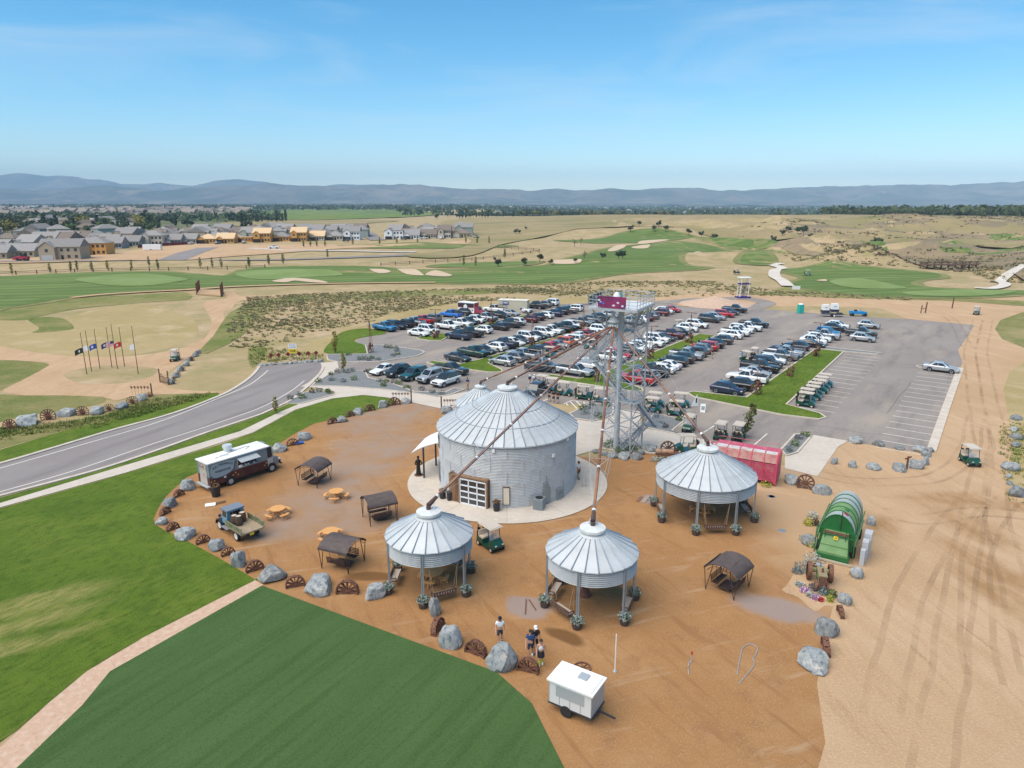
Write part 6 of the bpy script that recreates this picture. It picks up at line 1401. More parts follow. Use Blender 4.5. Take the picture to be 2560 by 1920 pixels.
for i, (a, b, r_, h_, m_, l_) in enumerate(((1760, 640, .62, .7, SAGE, 'silvery sage shrub beside the antique tractor'), (1700, 660, .4, .4, SAGE, 'low silvery sage at the bed edge by the tractor'), (1830, 570, .55, .8, WHF, 'pale grass clump at the combine front'), (1850, 640, .35, .5, DKP, 'dark purple leaved plant beside the tractor bonnet'), (1730, 780, .35, .3, WHF, 'row of white petunias along the tractor bed edge'), (1770, 830, .35, .3, PURP, 'purple petunias along the tractor bed edge'), (1820, 870, .3, .3, WHF, 'white petunias at the tractor bed tip'), (1860, 890, .3, .3, PURP, 'bright purple petunias at the tractor bed tip'), (1850, 810, .4, .4, LAVE, 'lavender clump in front of the tractor'), (1930, 850, .35, .5, SAGE, 'sage plant under the tractor grille'), (2000, 870, .45, .5, GRN, 'leafy green plant beside the banded boulder'), (1985, 915, .2, .5, YEL, 'yellow grass tuft beside the banded boulder'), (1905, 905, .2, .2, M('red_flowers', (.4, .03, .03), .9), 'small red flowers at the tractor bed tip'),
                                          (1800, 250, .4, .6, YEL, 'yellow flowers left of the green combine'), (1835, 190, .45, .6, WHF, 'white flowers left of the green combine hood'), (1855, 250, .3, .6, DKP, 'purple flowers against the green combine'), (1770, 390, .45, .6, WHF, 'white potted flowers beside the combine boulder'), (1820, 430, .45, .5, YEL, 'yellow flowers at the combine front corner'))):
    shrub('flower_clump', l_, TR(a, b)+Vector((0, 0, .03)), r_, h_, m_, 140, .12, 'courtyard flower clumps', 40+i)
for i, (a, b, l_) in enumerate(((820, 670, 'white flowers at the drum implement end'), (1780, 885, 'yellow flower clump below the red wagon end'), (880, 670, 'white flowers along the drum implement'))): shrub('flower_clump', l_, T4(a, b)+Vector((0, 0, .03)), .5, .5, (WHF, YEL, WHF)[i], 140, .12, 'courtyard flower clumps', 80+i)
for i, (a, b, r_) in enumerate(((420, 540, .9), (560, 560, .9), (520, 590, .7), (640, 580, .8), (470, 520, .7))): shrub('low_shrub', 'low green shrub in the stone edged bed under the tower', T4(a, b)+Vector((0, 0, .03)), r_, .7, (GRN, DKP, GRN, GRN, SAGE)[i], 160, .14, 'shrubs under the tower', 100+i)
beds = [(T2, ((1180, 770), (1235, 765), (1280, 780), (1320, 760), (1385, 770), (1540, 730), (1590, 715), (1470, 640), (1520, 645), (1580, 650), (1585, 680), (1070, 720)), 'grey green shrub in the triangular gravel bed'), (T2, ((880, 930), (950, 910), (750, 1010), (900, 990), (1010, 1005), (1125, 985), (1260, 900), (1310, 905), (1110, 895), (1400, 1000), (1470, 1010), (1550, 1020), (1600, 1030), (1020, 900), (1060, 910), (1440, 1050), (1850, 1100), (1690, 1070), (2060, 1140), (1960, 1120)), 'low shrub in the gravel bed in front of the nosed in cars'), (T2, ((450, 1190), (580, 1180), (540, 1150), (760, 1110), (850, 1110), (680, 1120), (870, 1130)), 'small shrub in the gravel bed between pavements'),
        (T6, ((1500, 780), (1600, 760), (1800, 900), (1850, 940), (1700, 700), (1950, 720), (1560, 860)), 'small shrub in the gravel bed left of the tower column'), (T8, ((1450, 910), (1510, 1030), (1850, 960), (1600, 1080)), 'small shrub in the gravel bed beside the tower stair'), (T4, ((1980, 590), (2030, 540), (2060, 480), (2120, 455)), 'shrub in the small gravel bed beside the red wagon')]
for bi, (tl, pts, l_) in enumerate(beds):
    for i, (a, b) in enumerate(pts): shrub('low_shrub', l_, tl(a, b)+Vector((0, 0, .12)), rnd.uniform(.35, .6), rnd.uniform(.45, .8), (SAGE, GRN, LAVE, GRN, SAGE)[(i+bi) % 5], 80, .16, 'shrubs in the gravel beds', 200+bi*30+i)
# ================================================================ PEOPLE
SKIN = M('skin_tone', (.46, .26, .18), .6); HAIR = M('hair_dark', (.035, .022, .016), .8)
DG = [None]
def skinmesh(name, pts, edges, mat, parent, root=0, sub=2):
    me = bpy.data.meshes.new(name); me.from_pydata([p[:3] for p in pts], edges, [])
    o = bpy.data.objects.new(name, me); COL.objects.link(o)
    md = o.modifiers.new('skin', 'SKIN'); md.use_smooth_shade = True
    o.modifiers.new('sub', 'SUBSURF').levels = sub
    sv = me.skin_vertices[0].data
    for i, p in enumerate(pts):
        r = p[3]; sv[i].radius = (r, r) if not isinstance(r, tuple) else r; sv[i].use_root = (i == root)
    dg = bpy.context.evaluated_depsgraph_get(); m2 = bpy.data.meshes.new_from_object(o.evaluated_get(dg)); bpy.data.objects.remove(o)
    m2.materials.clear(); m2.materials.append(mat); m2.shade_smooth()
    return link(name, m2, parent)
def person(label, p, face, top, bottom, shoes, stride=.16, hat=None, hair=True, sleeve=True, longleg=False, h=1.75, socks=None, hold=False, group=None, skirt=False, armbend=.1):
    t = thing('person', label, 'person', p, R(face)+R(90), group)      # local -y is the way they face
    k = h/1.75
    s = stride
    hip = .93; 
    J = {'pel': (0, 0, hip), 'chest': (0, 0, 1.28), 'neck': (0, 0, 1.47), 'head': (0, -.02, 1.60), 'crown': (0, -.01, 1.70)}
    def leg(sx, d): return [(sx*.09, 0, .88), (sx*.10, -d*.55-.03, .49), (sx*.10, -d+.02*(d < 0), .10), (sx*.11, -d-.14, .035)]
    def arm(sx, d): return [(sx*.19, 0, 1.40), (sx*.25, d*.4, 1.12), (sx*.26, d*.9-armbend, .90), (sx*.255, d*1.05-armbend*1.3, .80)]
    Lg, Rg = leg(-1, s), leg(1, -s); La, Ra = arm(-1, -s*.9), arm(1, s*.9)
    pts = [(*J['pel'], (.13, .10)), (*J['chest'], (.155, .105)), (*J['neck'], .055), (*J['head'], (.085, .098)), (*J['crown'], (.07, .08))]
    ed = [(0, 1), (1, 2), (2, 3), (3, 4)]
    for L4, rr in ((Lg, (.085, .058, .042, .035)), (Rg, (.085, .058, .042, .035))):
        o = len(pts); pts += [(*q, r) for q, r in zip(L4, rr)]; ed += [(0, o), (o, o+1), (o+1, o+2), (o+2, o+3)]
    for L4 in (La, Ra):
        o = len(pts); pts += [(*q, r) for q, r in zip(L4, (.055, .042, .032, .035))]; ed += [(1, o), (o, o+1), (o+1, o+2), (o+2, o+3)]
        # five fingers rooted in the palm
        e = Vector(L4[3]); n = len(pts)
        for f in range(5):
            dx = (f-2)*.016; ln = (.05, .075, .085, .078, .06)[f]
            pts.append((e.x+(.01 if f else .035)*(1 if e.x > 0 else -1)*0, e.y+dx-(.03 if f == 0 else 0), e.z-ln*.55, .011)); pts.append((e.x, e.y+dx*1.15-.012-(.03 if f == 0 else 0), e.z-ln, .009))
            ed += [(o+3, n+2*f), (n+2*f, n+2*f+1)]
    pts = [(x*k, y*k, z*k, r) for x, y, z, r in pts]
    skinmesh('body', pts, ed, SKIN, t)
    # face
    fc = MB().sphere((-.035*k, -.115*k, 1.615*k), .012).sphere((.035*k, -.115*k, 1.615*k), .012).obj('eyes', HAIR, t)
    MB().box((0, -.125*k, 1.585*k), (.025, .03, .05)).obj('nose', SKIN, t); MB().box((0, -.112*k, 1.545*k), (.05, .01, .012)).obj('mouth', M('lips', (.32, .12, .1), .6), t)
    for sx in (-1, 1): MB().sphere((sx*.098*k, 0, 1.60*k), .025).obj('ear', SKIN, t)
    tp = [(0, 0, 1.0*k, (.155, .125)), (0, 0, 1.28*k, (.178, .128)), (0, 0, 1.42*k, (.12, .10))]; te = [(0, 1), (1, 2)]
    if sleeve:
        for L4 in (La, Ra):
            o = len(tp); tp += [(L4[0][0]*k, L4[0][1]*k, L4[0][2]*k, .075), ((L4[0][0]*.35+L4[1][0]*.65)*k, (L4[0][1]*.35+L4[1][1]*.65)*k, (L4[0][2]*.35+L4[1][2]*.65)*k, .065)]; te += [(1, o), (o, o+1)]
    skinmesh('shirt', tp, te, top, t)
    if skirt:
        MB().lathe([(.15*k, 1.02*k), (.20*k, .85*k), (.23*k, .62*k), (.21*k, .62*k), (.13*k, .9*k)], 16).obj('skirt', bottom, t, 40)
    else:
        bp = [(0, 0, .98*k, (.15, .12)), (0, 0, .86*k, (.14, .115))]; be = [(0, 1)]
        for L4 in (Lg, Rg):
            o = len(bp); bp.append((L4[0][0]*k, L4[0][1]*k, .80*k, .10)); bp.append((L4[1][0]*k, L4[1][1]*k, L4[1][2]*k+.03, .082)); be += [(1, o), (o, o+1)]
            if longleg: bp.append((L4[2][0]*k, L4[2][1]*k, .12, .065)); be.append((o+1, o+2))
        skinmesh('trousers' if longleg else 'shorts', bp, be, bottom, t)
    for L4 in (Lg, Rg):
        a = Vector(L4[3])*k; MB().lathe([(.01, 0), (.055, .0), (.06, .05), (.045, .1), (.01, .11)], 10).xf(Matrix.Translation((a.x, a.y+.05, .0)) @ Matrix.Diagonal((.85, 2.2, 1, 1))).obj('shoe', shoes, t, 50)
        if socks:
            b = Vector(L4[1])*k; c = Vector(L4[2])*k; MB().cyl(c+Vector((0, 0, -.02)), b+(c-b)*.25, .052, .062, n=10).obj('sock', socks, t, 50)
    if hat: MB().lathe([(.112*k, 1.645*k), (.115*k, 1.68*k), (.09*k, 1.745*k), (.01, 1.765*k)], 14).box((0, -.15*k, 1.652*k), (.16, .14, .015)).obj('cap', hat, t, 50)
    elif hair: MB().lathe([(.10*k, 1.60*k), (.112*k, 1.68*k), (.09*k, 1.74*k), (.01, 1.76*k)], 14, (0, .012, 0)).obj('hair', HAIR, t, 50)
    return t
CLW = M('cloth_white', (.70, .72, .74), .85); CLN = M('cloth_navy', (.02, .03, .06), .85); CLB = M('cloth_blue', (.02, .06, .16), .85); CLK = M('cloth_black', (.012, .012, .014), .85); NEON = M('neon_sock', (.42, .62, .05), .8); GRS = M('shoe_grey', (.08, .08, .09), .7); CLO = M('cloth_tan', (.42, .24, .12), .85); CLM = M('cloth_maroon', (.07, .015, .025), .85); LBL = M('cloth_light_blue', (.25, .42, .62), .85)
Z3 = Vector((0, 0, .02)); Z8 = Vector((0, 0, .08))
person('person in white polo and navy shorts wearing a dark cap, walking alone', TF(1210, 1268)+Z3, -90, CLW, CLN, GRS, hat=CLK)
person('person in blue polo and navy shorts walking with two companions', TF(1472, 1388)+Z3, -95, CLB, CLN, CLW, .2)
person('person in black shirt and white cap walking behind two companions', TF(1515, 1350)+Z3, -85, CLK, CLK, GRS, .12, hat=CLW)
person('person in white tank top, black skirt and neon socks walking', TF(1562, 1462)+Z3, -90, CLW, CLK, CLW, .14, sleeve=False, skirt=True, h=1.66, socks=NEON)
person('person in white shirt and black shorts walking on the pad beside the bin', T3(1886, 893)+Z8, -60, CLW, CLK, GRS, .18, hat=CLM)
person('person in blue top and tan trousers standing beside the small bin', T3(930, 122)+Z8, 100, CLB, CLO, GRS, .05, longleg=True)
person('person in dark shirt and black shorts among the golf carts', T6(985, 645)+Z3, 80, CLK, CLK, CLW, .15)
person('person in maroon shirt and dark shorts among the golf carts', T6(1062, 655)+Z3, 85, CLM, CLN, GRS, .12)
person('person in navy shirt bending over a dark bag by the golf carts', T6(905, 620)+Z3, 60, CLN, CLK, GRS, .1)
person('person in white cap and blue shirt behind the bin roof', T6(545, 345)+Z3, -60, CLB, CLW, GRS, .1, hat=CLW)
person('person in white cap and white shirt behind the bin roof', T6(630, 335)+Z3, -80, CLW, CLB, GRS, .1, hat=CLW)
person('person in light blue shirt standing behind a golf cart in the lane', TE(470, 1080)+Z3, 60, LBL, CLW, GRS, .1)
person('person in tan shorts walking behind the seventh parking row', TD(1460, 1040)+Z3, -70, CLM, CLO, GRS, .16)
person('person in blue shirt sitting upright by the golf cart in the far lane', TD(925, 540)+Z3, 0, CLW, CLB, GRS, .1)
person('person standing by the vehicles at the outermost row', TA(150, 565)+Z3, -90, LBL, CLO, GRS, .05, longleg=True)
# ================================================================ SMALL SITE THINGS
def ztop(px, py_base, py_top):
    b = G(px, py_base); v = (960-py_top)/FPX; dz = -math.sin(PITCH)+v*math.cos(PITCH); dy = math.cos(PITCH)+v*math.sin(PITCH)
    return CAM_H+dz/dy*b.y
TFL = Tile(150, 800, 9.217)
POLE = M('flagpole_bronze', (.12, .07, .045), .5, .5)
FLC = {'black': (.02, .02, .022), 'white': (.72, .73, .76), 'blue': (.015, .06, .30), 'navy': (.02, .03, .13), 'red': (.50, .015, .03)}
def flagpole(bx, by, topy, hz_, name, kind):
    p = TFL(bx, by); t = thing('flagpole', name+' flag at half mast on a tall bronze pole', 'flagpole', p+Vector((0, 0, .04)), 0, 'flagpoles on the round bed')
    Hh = hz_
    MB().cyl((0, 0, 0), (0, 0, Hh), .06, .035, n=8).obj('pole', POLE, t, 40); MB().sphere((0, 0, Hh+.06), .09).obj('finial', BRASS, t)
    zc = Hh*.52
    def cloth(u0, u1, v0, v1, mat, nm, off=0.):
        secs = []
        for k in range(7):
            u = u0+(u1-u0)*k/6; x = -.06-u*1.2; dy = .10*math.sin(u*7+bx)*u+off; dr = -.38*u*u-.12*u
            secs.append([Vector((x, dy, zc+v0*.8+dr)), Vector((x, dy, zc+v1*.8+dr))])
        return MB().loft(secs, caps=False, closed=False).obj(nm, mat, t, True)
    if kind == 'stripes':
        f = cloth(0, 1, 0, 1, M('flag_white', FLC['white'], .8), 'flag')
        for i in range(7): a = i/6.5; o = cloth(0 if i < 3 else 0, 1, a*.93, a*.93+.072, M('flag_red', FLC['red'], .8), 'flag_stripe', -.006); o.parent = f
        o = cloth(0, .42, .46, 1.0, M('flag_navy', FLC['navy'], .8), 'flag_canton', -.012); o.parent = f
    else:
        f = cloth(0, 1 if kind != 'white' else .55, 0, 1, M('flag_'+kind, FLC[kind], .8), 'flag')
        if kind in ('blue', 'navy', 'red', 'black'):
            o = cloth(.38, .64, .28, .72, M('flag_emblem', (.55, .56, .52) if kind != 'red' else (.45, .36, .2), .8), 'flag_emblem', -.008); o.parent = f
for a in ((620, 1255, 320, 6.4, 'black', 'black'), (730, 1190, 270, 6.4, 'narrow white', 'white'), (925, 1130, 235, 6.3, 'royal blue', 'blue'), (1200, 1100, 190, 6.4, 'navy blue with pale crest', 'navy'), (1325, 1125, 120, 7.1, 'red striped white', 'stripes'), (1490, 1080, 180, 6.3, 'red', 'red'), (1805, 1250, 155, 7.4, 'drooping white', 'white')): flagpole(*a)
def spiky_gate(tl, x0, x1, ytop, ybase, n, postx, post_top, post_base, label):
    p = tl((x0+x1)/2, ybase); t = thing('gate_ornament', label, 'gate', p, 0, 'spiky flower gates')
    a, b = tl(x0, ybase)-p, tl(x1, ybase)-p; hh = metres((ybase-ytop)/tl.k, p)*1.0
    for i in range(n):
        q = a+(b-a)*((i+.5)/n); MB().cyl(q, q+Vector((0, 0, hh)), .015, n=5).obj('stem', RUSTD, t)
        mb = MB(); c = q+Vector((0, 0, hh+.12))
        for k in range(10):
            an = k*.628; mb.bar(c, c+Vector((math.cos(an)*.20, 0, math.sin(an)*.20)), .035)
        mb.sphere(c, .07, 6, 4).obj('spiky_flower', RUSTD, t)
    q = tl(postx, post_base)-p; MB().cyl(q, q+Vector((0, 0, metres((post_base-post_top)/tl.k, p)*1.02)), .09, n=10).obj('gate_post', RUSTD, t)
spiky_gate(T0, 1130, 1300, 655, 720, 6, 1315, 615, 725, 'row of spiky iron flowers and post by the flagpole road')
spiky_gate(T2, 1530, 1720, 1130, 1215, 6, 1738, 1075, 1228, 'row of spiky iron flowers and post at the drive, lawn side')
spiky_gate(T3, 720, 840, 215, 285, 5, 704, 175, 290, 'row of spiky iron flowers and post at the drive, bin side')
t = thing('iron_gate', 'open rusty iron gate leaf beside the boulder fence on the flagpole road', 'gate', T0(1420, 620), R(-35)); mb = MB()
for i in range(8): mb.bar((-1.0+i*.3, 0, .1), (-1.0+i*.3, 0, 1.2+.35*math.sin(i)), .05)
mb.bar((-1.0, 0, .3), (1.1, 0, .3), .06).bar((-1.0, 0, 1.0), (1.1, 0, 1.0), .06).obj('leaf', RUSTD, t)
for x in (-1.1, 1.2): MB().cyl((x, 0, 0), (x, 0, 2.1), .09).obj('gate_post', RUSTD, t)
# bicycle sculpture by the small bin
def bicycle(p, rz, label):
    t = thing('bicycle', label, 'bicycle', p, rz)
    for x in (-.52, .52): MB().lathe([(.30, -.02), (.34, 0), (.30, .02), (.30, -.02)], 20).xf(Matrix.Translation((x, 0, .34)) @ mk).obj('wheel', TYRE, t)
    MB().tube([(-.52, 0, .34), (-.15, 0, .85), (.35, 0, .85), (0, 0, .34), (-.15, 0, .85)], .02, 5).tube([(.35, 0, .95), (.52, 0, .34)], .02, 5).tube([(-.52, 0, .34), (0, 0, .34)], .02, 5).obj('frame', M('bike_purple', (.12, .05, .14), .5), t)
    MB().box((-.18, 0, .92), (.24, .12, .06)).obj('saddle', BLACK, t); MB().tube([(.3, -.25, 1.0), (.37, 0, .98), (.3, .25, 1.0)], .018, 5).obj('handlebar', GREYL, t)
bicycle(T3(800, 312)+Vector((0, 0, .02)), R(30), 'purple bicycle leaning on the pale stone block by the small bin')
# road closed sign and red diamonds
t = thing('road_sign', 'white ROAD CLOSED sign above a yellow arrow panel at the road end', 'sign', T2(485, 765), R(4))
for x in (-.45, .45): MB().bar((x, 0, 0), (x, 0, 2.75), .07).obj('post', GREYL, t)
MB().box((0, -.05, 2.35), (1.3, .03, .82)).obj('sign_panel', WHITEP, t); MB().box((0, -.05, 1.55), (1.34, .03, .68)).obj('arrow_panel', SIGNY, t)
BLU = M('sign_blue_ink', (.10, .13, .35), .6)
text_mesh('ROAD', .36, 'lettering', BLU, t, Matrix.Translation((0, -.07, 2.55)) @ mk); text_mesh('CLOSED', .32, 'lettering', BLU, t, Matrix.Translation((0, -.07, 2.18)) @ mk)
MB().prism([(-.48, -.06), (.18, -.06), (.18, -.17), (.50, 0), (.18, .17), (.18, .06), (-.48, .06)], 0, .012, Matrix.Translation((0, -.066, 1.55)) @ mk).obj('arrow', INK, t)
DIA = M('diamond_maroon', (.16, .008, .012), .5)
for a, b in ((250, 775), (330, 770), (430, 763), (550, 758), (645, 752), (728, 748)):
    t = thing('diamond_marker', 'dark red diamond marker on a thin post at the road end', 'sign', T2(a, b), 0, 'red diamond markers')
    MB().bar((0, .02, 0), (0, .02, .9), .04).obj('post', RUSTD, t); MB().box((0, 0, .95), (.56, .03, .56), ry=R(45)).obj('panel', DIA, t)
for i in range(13):
    x = 130+i*54; rock(T2, x, 832-i*3.9, 55, 34, 'low dark stone in the row closing the road end')
# light poles with farm machine sculptures
def lightpole(tl, bx, by, ty, label):
    p = tl(bx, by); top = ztop(tl.x+bx/tl.k, tl.y+by/tl.k, tl.y+ty/tl.k)
    t = thing('light_sculpture', label, 'light pole', p+Vector((0, 0, .11)), rnd.uniform(0, 3), 'light poles on rusty machine sculptures')
    q = random.Random(int(bx+by)); top = max(4.0, min(8, top))
    for k in range(3):
        a = k*2.09; MB().cyl((.42*math.cos(a), .42*math.sin(a), 0), (0.05*math.cos(a), .05*math.sin(a), top*.92), .035, n=5).obj('pole_leg', RUSTD, t)
    MB().cyl((0, 0, top*.85), (0, 0, top), .05, n=6).bar((-.85, 0, top), (.85, 0, top), .07).obj('mast_head', RUSTD, t)
    for s in (-1, 1): MB().box((s*.85, 0, top-.02), (.5, .28, .08)).obj('lamp', DARKM, t)
    mb = MB()
    for k in range(9): mb.box((q.uniform(-.5, .5), q.uniform(-.4, .4), q.uniform(.2, 1.5)), (q.uniform(.15, .5), q.uniform(.15, .4), q.uniform(.2, .6)), q.uniform(0, 3), q.uniform(-.4, .4))
    mb.obj('machine_body', RUSTD, t)
    for k in range(3):
        x, y = q.uniform(-.8, .8), q.uniform(-.4, .4); r_ = q.uniform(.3, .55)
        MB().lathe([(r_*.85, -.03), (r_, -.03), (r_, .03), (r_*.85, .03), (r_*.85, -.03)], 16).xf(Matrix.Translation((x, y, r_)) @ Matrix.Rotation(q.uniform(0, 3), 4, 'Z') @ mk).obj('iron_wheel', RUSTD, t)
for a in ((T2, 1310, 690, 360, 'light pole on a rusty machine in the triangular gravel bed'), (T2, 2000, 540, 235, 'light pole on a rusty machine on the second row island'), (TB, 520, 470, 80, 'light pole on a rusty machine below the red and white truck'), (TB, 1200, 850, 310, 'light pole on a rusty machine in the fourth row island'), (TC, 650, 575, 150, 'light pole on a rusty machine beside the grey parked pickup'), (TD, 1090, 785, 285, 'light pole on a rusty machine at the sixth row island end'), (TD, 430, 1050, 510, 'light pole on a rusty machine midway on the sixth row island'), (TC, 880, 1420, 1150, 'rusty machine sculpture on the grass island behind the golf carts'), (TE, 1740, 1010, 460, 'light pole on a rusty machine at the golf cart island tip'), (TE, 1290, 1345, 740, 'light pole on a rusty machine midway on the golf cart island'), (TE, 740, 1645, 1080, 'light pole on a rusty machine at the golf cart island foot')): lightpole(*a)
MB_ = TZ(0, 0)
t = thing('a_frame_sign', 'white folding sign board with dark squares at the island corner', 'sign', T4(1232, 238), R(-15))
for s in (-1, 1): MB().box((0, s*.22, .5), (.62, .04, 1.05), rx=R(s*18)).obj('board', WHITEP, t)
for x, z in ((-.1, .68), (.12, .68), (-.1, .45), (.12, .45)): MB().box((x, -.30+(z-.5)*.3, z), (.15, .02, .15), rx=R(-18)).obj('printed_square', M('print_slate', (.05, .07, .11), .6), t)
t = thing('flag_panel', 'white triangular panel with dark letters above a golf cart', 'sign', T4(1160, 285), R(10))
MB().prism([(-.5, 1.4), (.45, 1.4), (.2, 2.9)], -.02, .02, mk).obj('panel', WHITEP, t); MB().bar((.0, .04, 0), (.1, .04, 2.6), .04).obj('post', GREYL, t); MB().box((.12, -.03, 2.1), (.16, .02, .6)).obj('dark_lettering', INK, t)
t = thing('cross_post', 'rusty wooden cross shaped post beside blocky boulders', 'post', TQ(1228, 445), R(20)); MB().bar((0, 0, 0), (0, 0, 1.35), .13).obj('post', RUSTD, t); MB().bar((-.4, 0, 1.12), (.4, 0, 1.25), .11).obj('crossbar', RUSTD, t)
t = thing('marker_pole', 'thin white pole standing in the courtyard', 'pole', TR(128, 1520)+Z3); MB().cyl((0, 0, 0), (0, 0, 2.4), .03, n=8).obj('pole', WHITEP, t); MB().lathe([(.01, 0), (.12, 0), (.12, .04), (.01, .04)], 12).obj('base', GREYL, t)
t = thing('survey_stake', 'short stake with red ribbon and hose end in the courtyard', 'stake', TR(785, 1440)+Z3); MB().bar((0, 0, 0), (0, 0, .7), .04).obj('stake', GREYL, t); MB().box((.02, -.02, .62), (.1, .03, .2)).obj('ribbon', M('ribbon_red', (.5, .05, .02), .6), t)
HOSE = M('hose_grey', (.30, .31, .33), .5)
hp = smooth_poly([TR(1185, 1540, .04), TR(1210, 1400, .04), TR(1235, 1310, .04), TR(1300, 1278, .04), TR(1360, 1310, .04), TR(1345, 1370, .04), TR(1320, 1400, .04), TR(1335, 1450, .04), TR(1280, 1530, .04), TR(1200, 1620, .04)], False, 5)
tag(MB().tube(hp, .03, 6).obj('garden_hose', HOSE, None, True), 'grey hose looped on the courtyard gravel', 'hose')
tag(MB().tube([TR(765, 1540, .04), TR(762, 1470, .04), TR(775, 1420, .04), TR(785, 1440, .04)], .03, 6).obj('garden_hose', HOSE, None, True), 'short grey hose running to the stake with red ribbon', 'hose')
for i, (a, b) in enumerate(((1918, 1268), (1820, 972), (1835, 974))): tag(MB().lathe([(.01, .03), (.32, .03), (.34, 0)], 18, T4(a, b)).obj('drain_cover', GREYM), 'small grey drain cover set in the courtyard gravel', 'drain cover', 'drain covers')
for a, b in (((1435, 890), (1427, 1020)), ((1460, 895), (1520, 985))): tag(MB().bar(TF(*a, .05), TF(*b, .05), .06).obj('loose_bar', RUSTD), 'thin brown bar lying on the dry grey patch', 'bar', 'loose bars')
t = thing('puddle_plank', 'weathered plank with puddle stain on the gravel left of the widest gazebo', 'plank', T4(740, 1000)+Z3, R(62)); MB().box((0, 0, .03), (1.6, .35, .05)).obj('plank', M('plank_grey', (.33, .25, .21), .8), t); MB().box((-.2, .5, .02), (1.3, .3, .03)).obj('old_board', M('plank_brown', (.2, .1, .05), .8), t)
# small white roofed cart cut by the lower edge
t = thing('white_trailer', 'white roofed trailer beside the paddle wheel at the courtyard edge', 'trailer', G(1440, 1775)+Z3, R(-32))
MB().box((0, 0, 1.15), (2.4, 1.5, 1.3)).obj('body', M('trailer_body', (.60, .60, .58), .5), t); MB().box((0, 0, 1.86), (2.6, 1.7, .10)).box((0, 0, 1.93), (2.3, 1.45, .06)).obj('roof', WHITEP, t); MB().box((0, -.76, 1.35), (1.6, .02, .6)).obj('hatch', GREYL, t)
for x in (-1.19, -.6, 0, .6, 1.19): MB().box((x, 0, 1.1), (.03, 1.53, 1.2)).obj('panel_seam', GREYL, t)
for s in (-1, 1): MB().box((-1.22, s*.6, .75), (.04, .16, .1)).obj('tail_light', TAIL, t)
MB().box((.3, .2, 1.98), (.5, .5, .1)).obj('roof_vent', GREYL, t); MB().box((0, 0, .5), (2.5, 1.56, .08)).obj('chassis', DARKM, t)
for s in (-1, 1): MB().cyl((-.2, s*.62, .32), (-.2, s*.8, .32), .32, n=14).obj('wheel', TYRE, t)
MB().bar((1.2, 0, .5), (2.2, 0, .45), .08).obj('drawbar', DARKM, t)
t = thing('iron_ring_ornament', 'thin iron wheel lying on the gravel beside the white trailer', 'iron wheel', TF(1920, 1490)+Z3)
MB().lathe([(.42, 0), (.5, 0), (.5, .08), (.42, .08), (.42, 0)], 24).obj('rim', RUSTD, t)
for k in range(8): MB().bar((0, 0, .04), (.45*math.cos(k*.785), .45*math.sin(k*.785), .04), .04).obj('spoke', RUSTD, t)
# ---- far end of the lot
cont = thing('site_container', 'beige box container with a blue sign at the far lot edge', 'container', G(1284, 783)+Vector((0, 2, .02)), R(-14))
BEI = M('container_beige', (.56, .50, .38), .7, 0, (.50, .45, .34), .6)
MB().box((0, 0, 1.45), (7.2, 2.6, 2.9)).obj('box', BEI, cont); MB().box((0, 0, 2.93), (7.3, 2.7, .08)).obj('roof', M('container_roof', (.66, .62, .52), .7), cont)
for i in range(12): MB().box((-3.3+i*.6, -1.32, 1.4), (.06, .04, 2.7)).obj('rib', BEI, cont)
MB().box((-1.6, -1.36, 2.25), (1.5, .03, .75)).obj('sign', M('sign_blue', (.02, .05, .22), .5), cont); MB().box((-1.6, -1.38, 2.30), (1.15, .02, .2)).obj('sign_lettering', WHITEP, cont); MB().box((2.2, -1.36, .95), (.55, .03, .45)).obj('sign', M('sign_blue', (.02, .05, .22), .5), cont)
rt = thing('red_white_truck', 'white van truck with red and black roofed cab and house emblem', 'truck', G(1186, 789)+Vector((-.6, 1.0, .02)), ROWANG+R(8))
MB().box((-1.0, 0, 1.75), (4.4, 2.2, 2.3)).obj('cargo_box', WHITEP, rt); MB().box((-1.0, 0, 2.93), (4.5, 2.25, .08)).obj('roof', ROOFW, rt); MB().box((-1.0, -1.11, 2.35), (4.3, .03, .95)).obj('dark_band', M('band_black', (.04, .02, .025), .5), rt)
MB().box((-1.0, -1.125, 1.85), (4.3, .02, .10)).box((1.21, 0, 2.5), (.03, 2.1, .7)).obj('red_stripe', M('stripe_red', (.45, .02, .03), .5), rt)
MB().prism([(-1.6, 1.4), (-.6, 1.4), (-.6, 2.2), (-1.1, 2.65), (-1.6, 2.2)], 0, .03, Matrix.Translation((0, -1.13, 0)) @ mk).obj('house_emblem', WHITEP, rt)
for x in (-2.6, -1.9, .1, .7): MB().cyl((x, -1.14, 1.3), (x, -1.10, 1.3), .16, n=10).obj('porthole', BLACK, rt)
MB().loft([[Vector(p) for p in q] for q in ([(1.2, -1.0, .6), (1.2, 1.0, .6), (1.2, .9, 2.1), (1.2, -.9, 2.1)], [(1.9, -1.0, .6), (1.9, 1.0, .6), (1.8, .85, 2.0), (1.8, -.85, 2.0)], [(2.4, -.95, .6), (2.4, .95, .6), (2.4, .8, 1.3), (2.4, -.8, 1.3)], [(3.1, -.85, .6), (3.1, .85, .6), (3.1, .7, 1.1), (3.1, -.7, 1.1)])]).obj('cab', M('cab_red', (.30, .02, .03), .4, coat=.4), rt, 30)
MB().quad((2.38, -.8, 1.36), (2.38, .8, 1.36), (1.86, .82, 1.98), (1.86, -.82, 1.98)).obj('windscreen', WIN, rt)
for x in (-2.0, 2.3):
    for s in (-1, 1): MB().cyl((x, s*.9, .42), (x, s*1.12, .42), .42, n=14).obj('wheel', TYRE, rt)
o = car('pickup', 'white', G(1232, 781)+Vector((.4, 0, .02)), ROWANG+math.pi+.1, 'white pickup with ladder rack parked beside the beige container')
mb = MB()
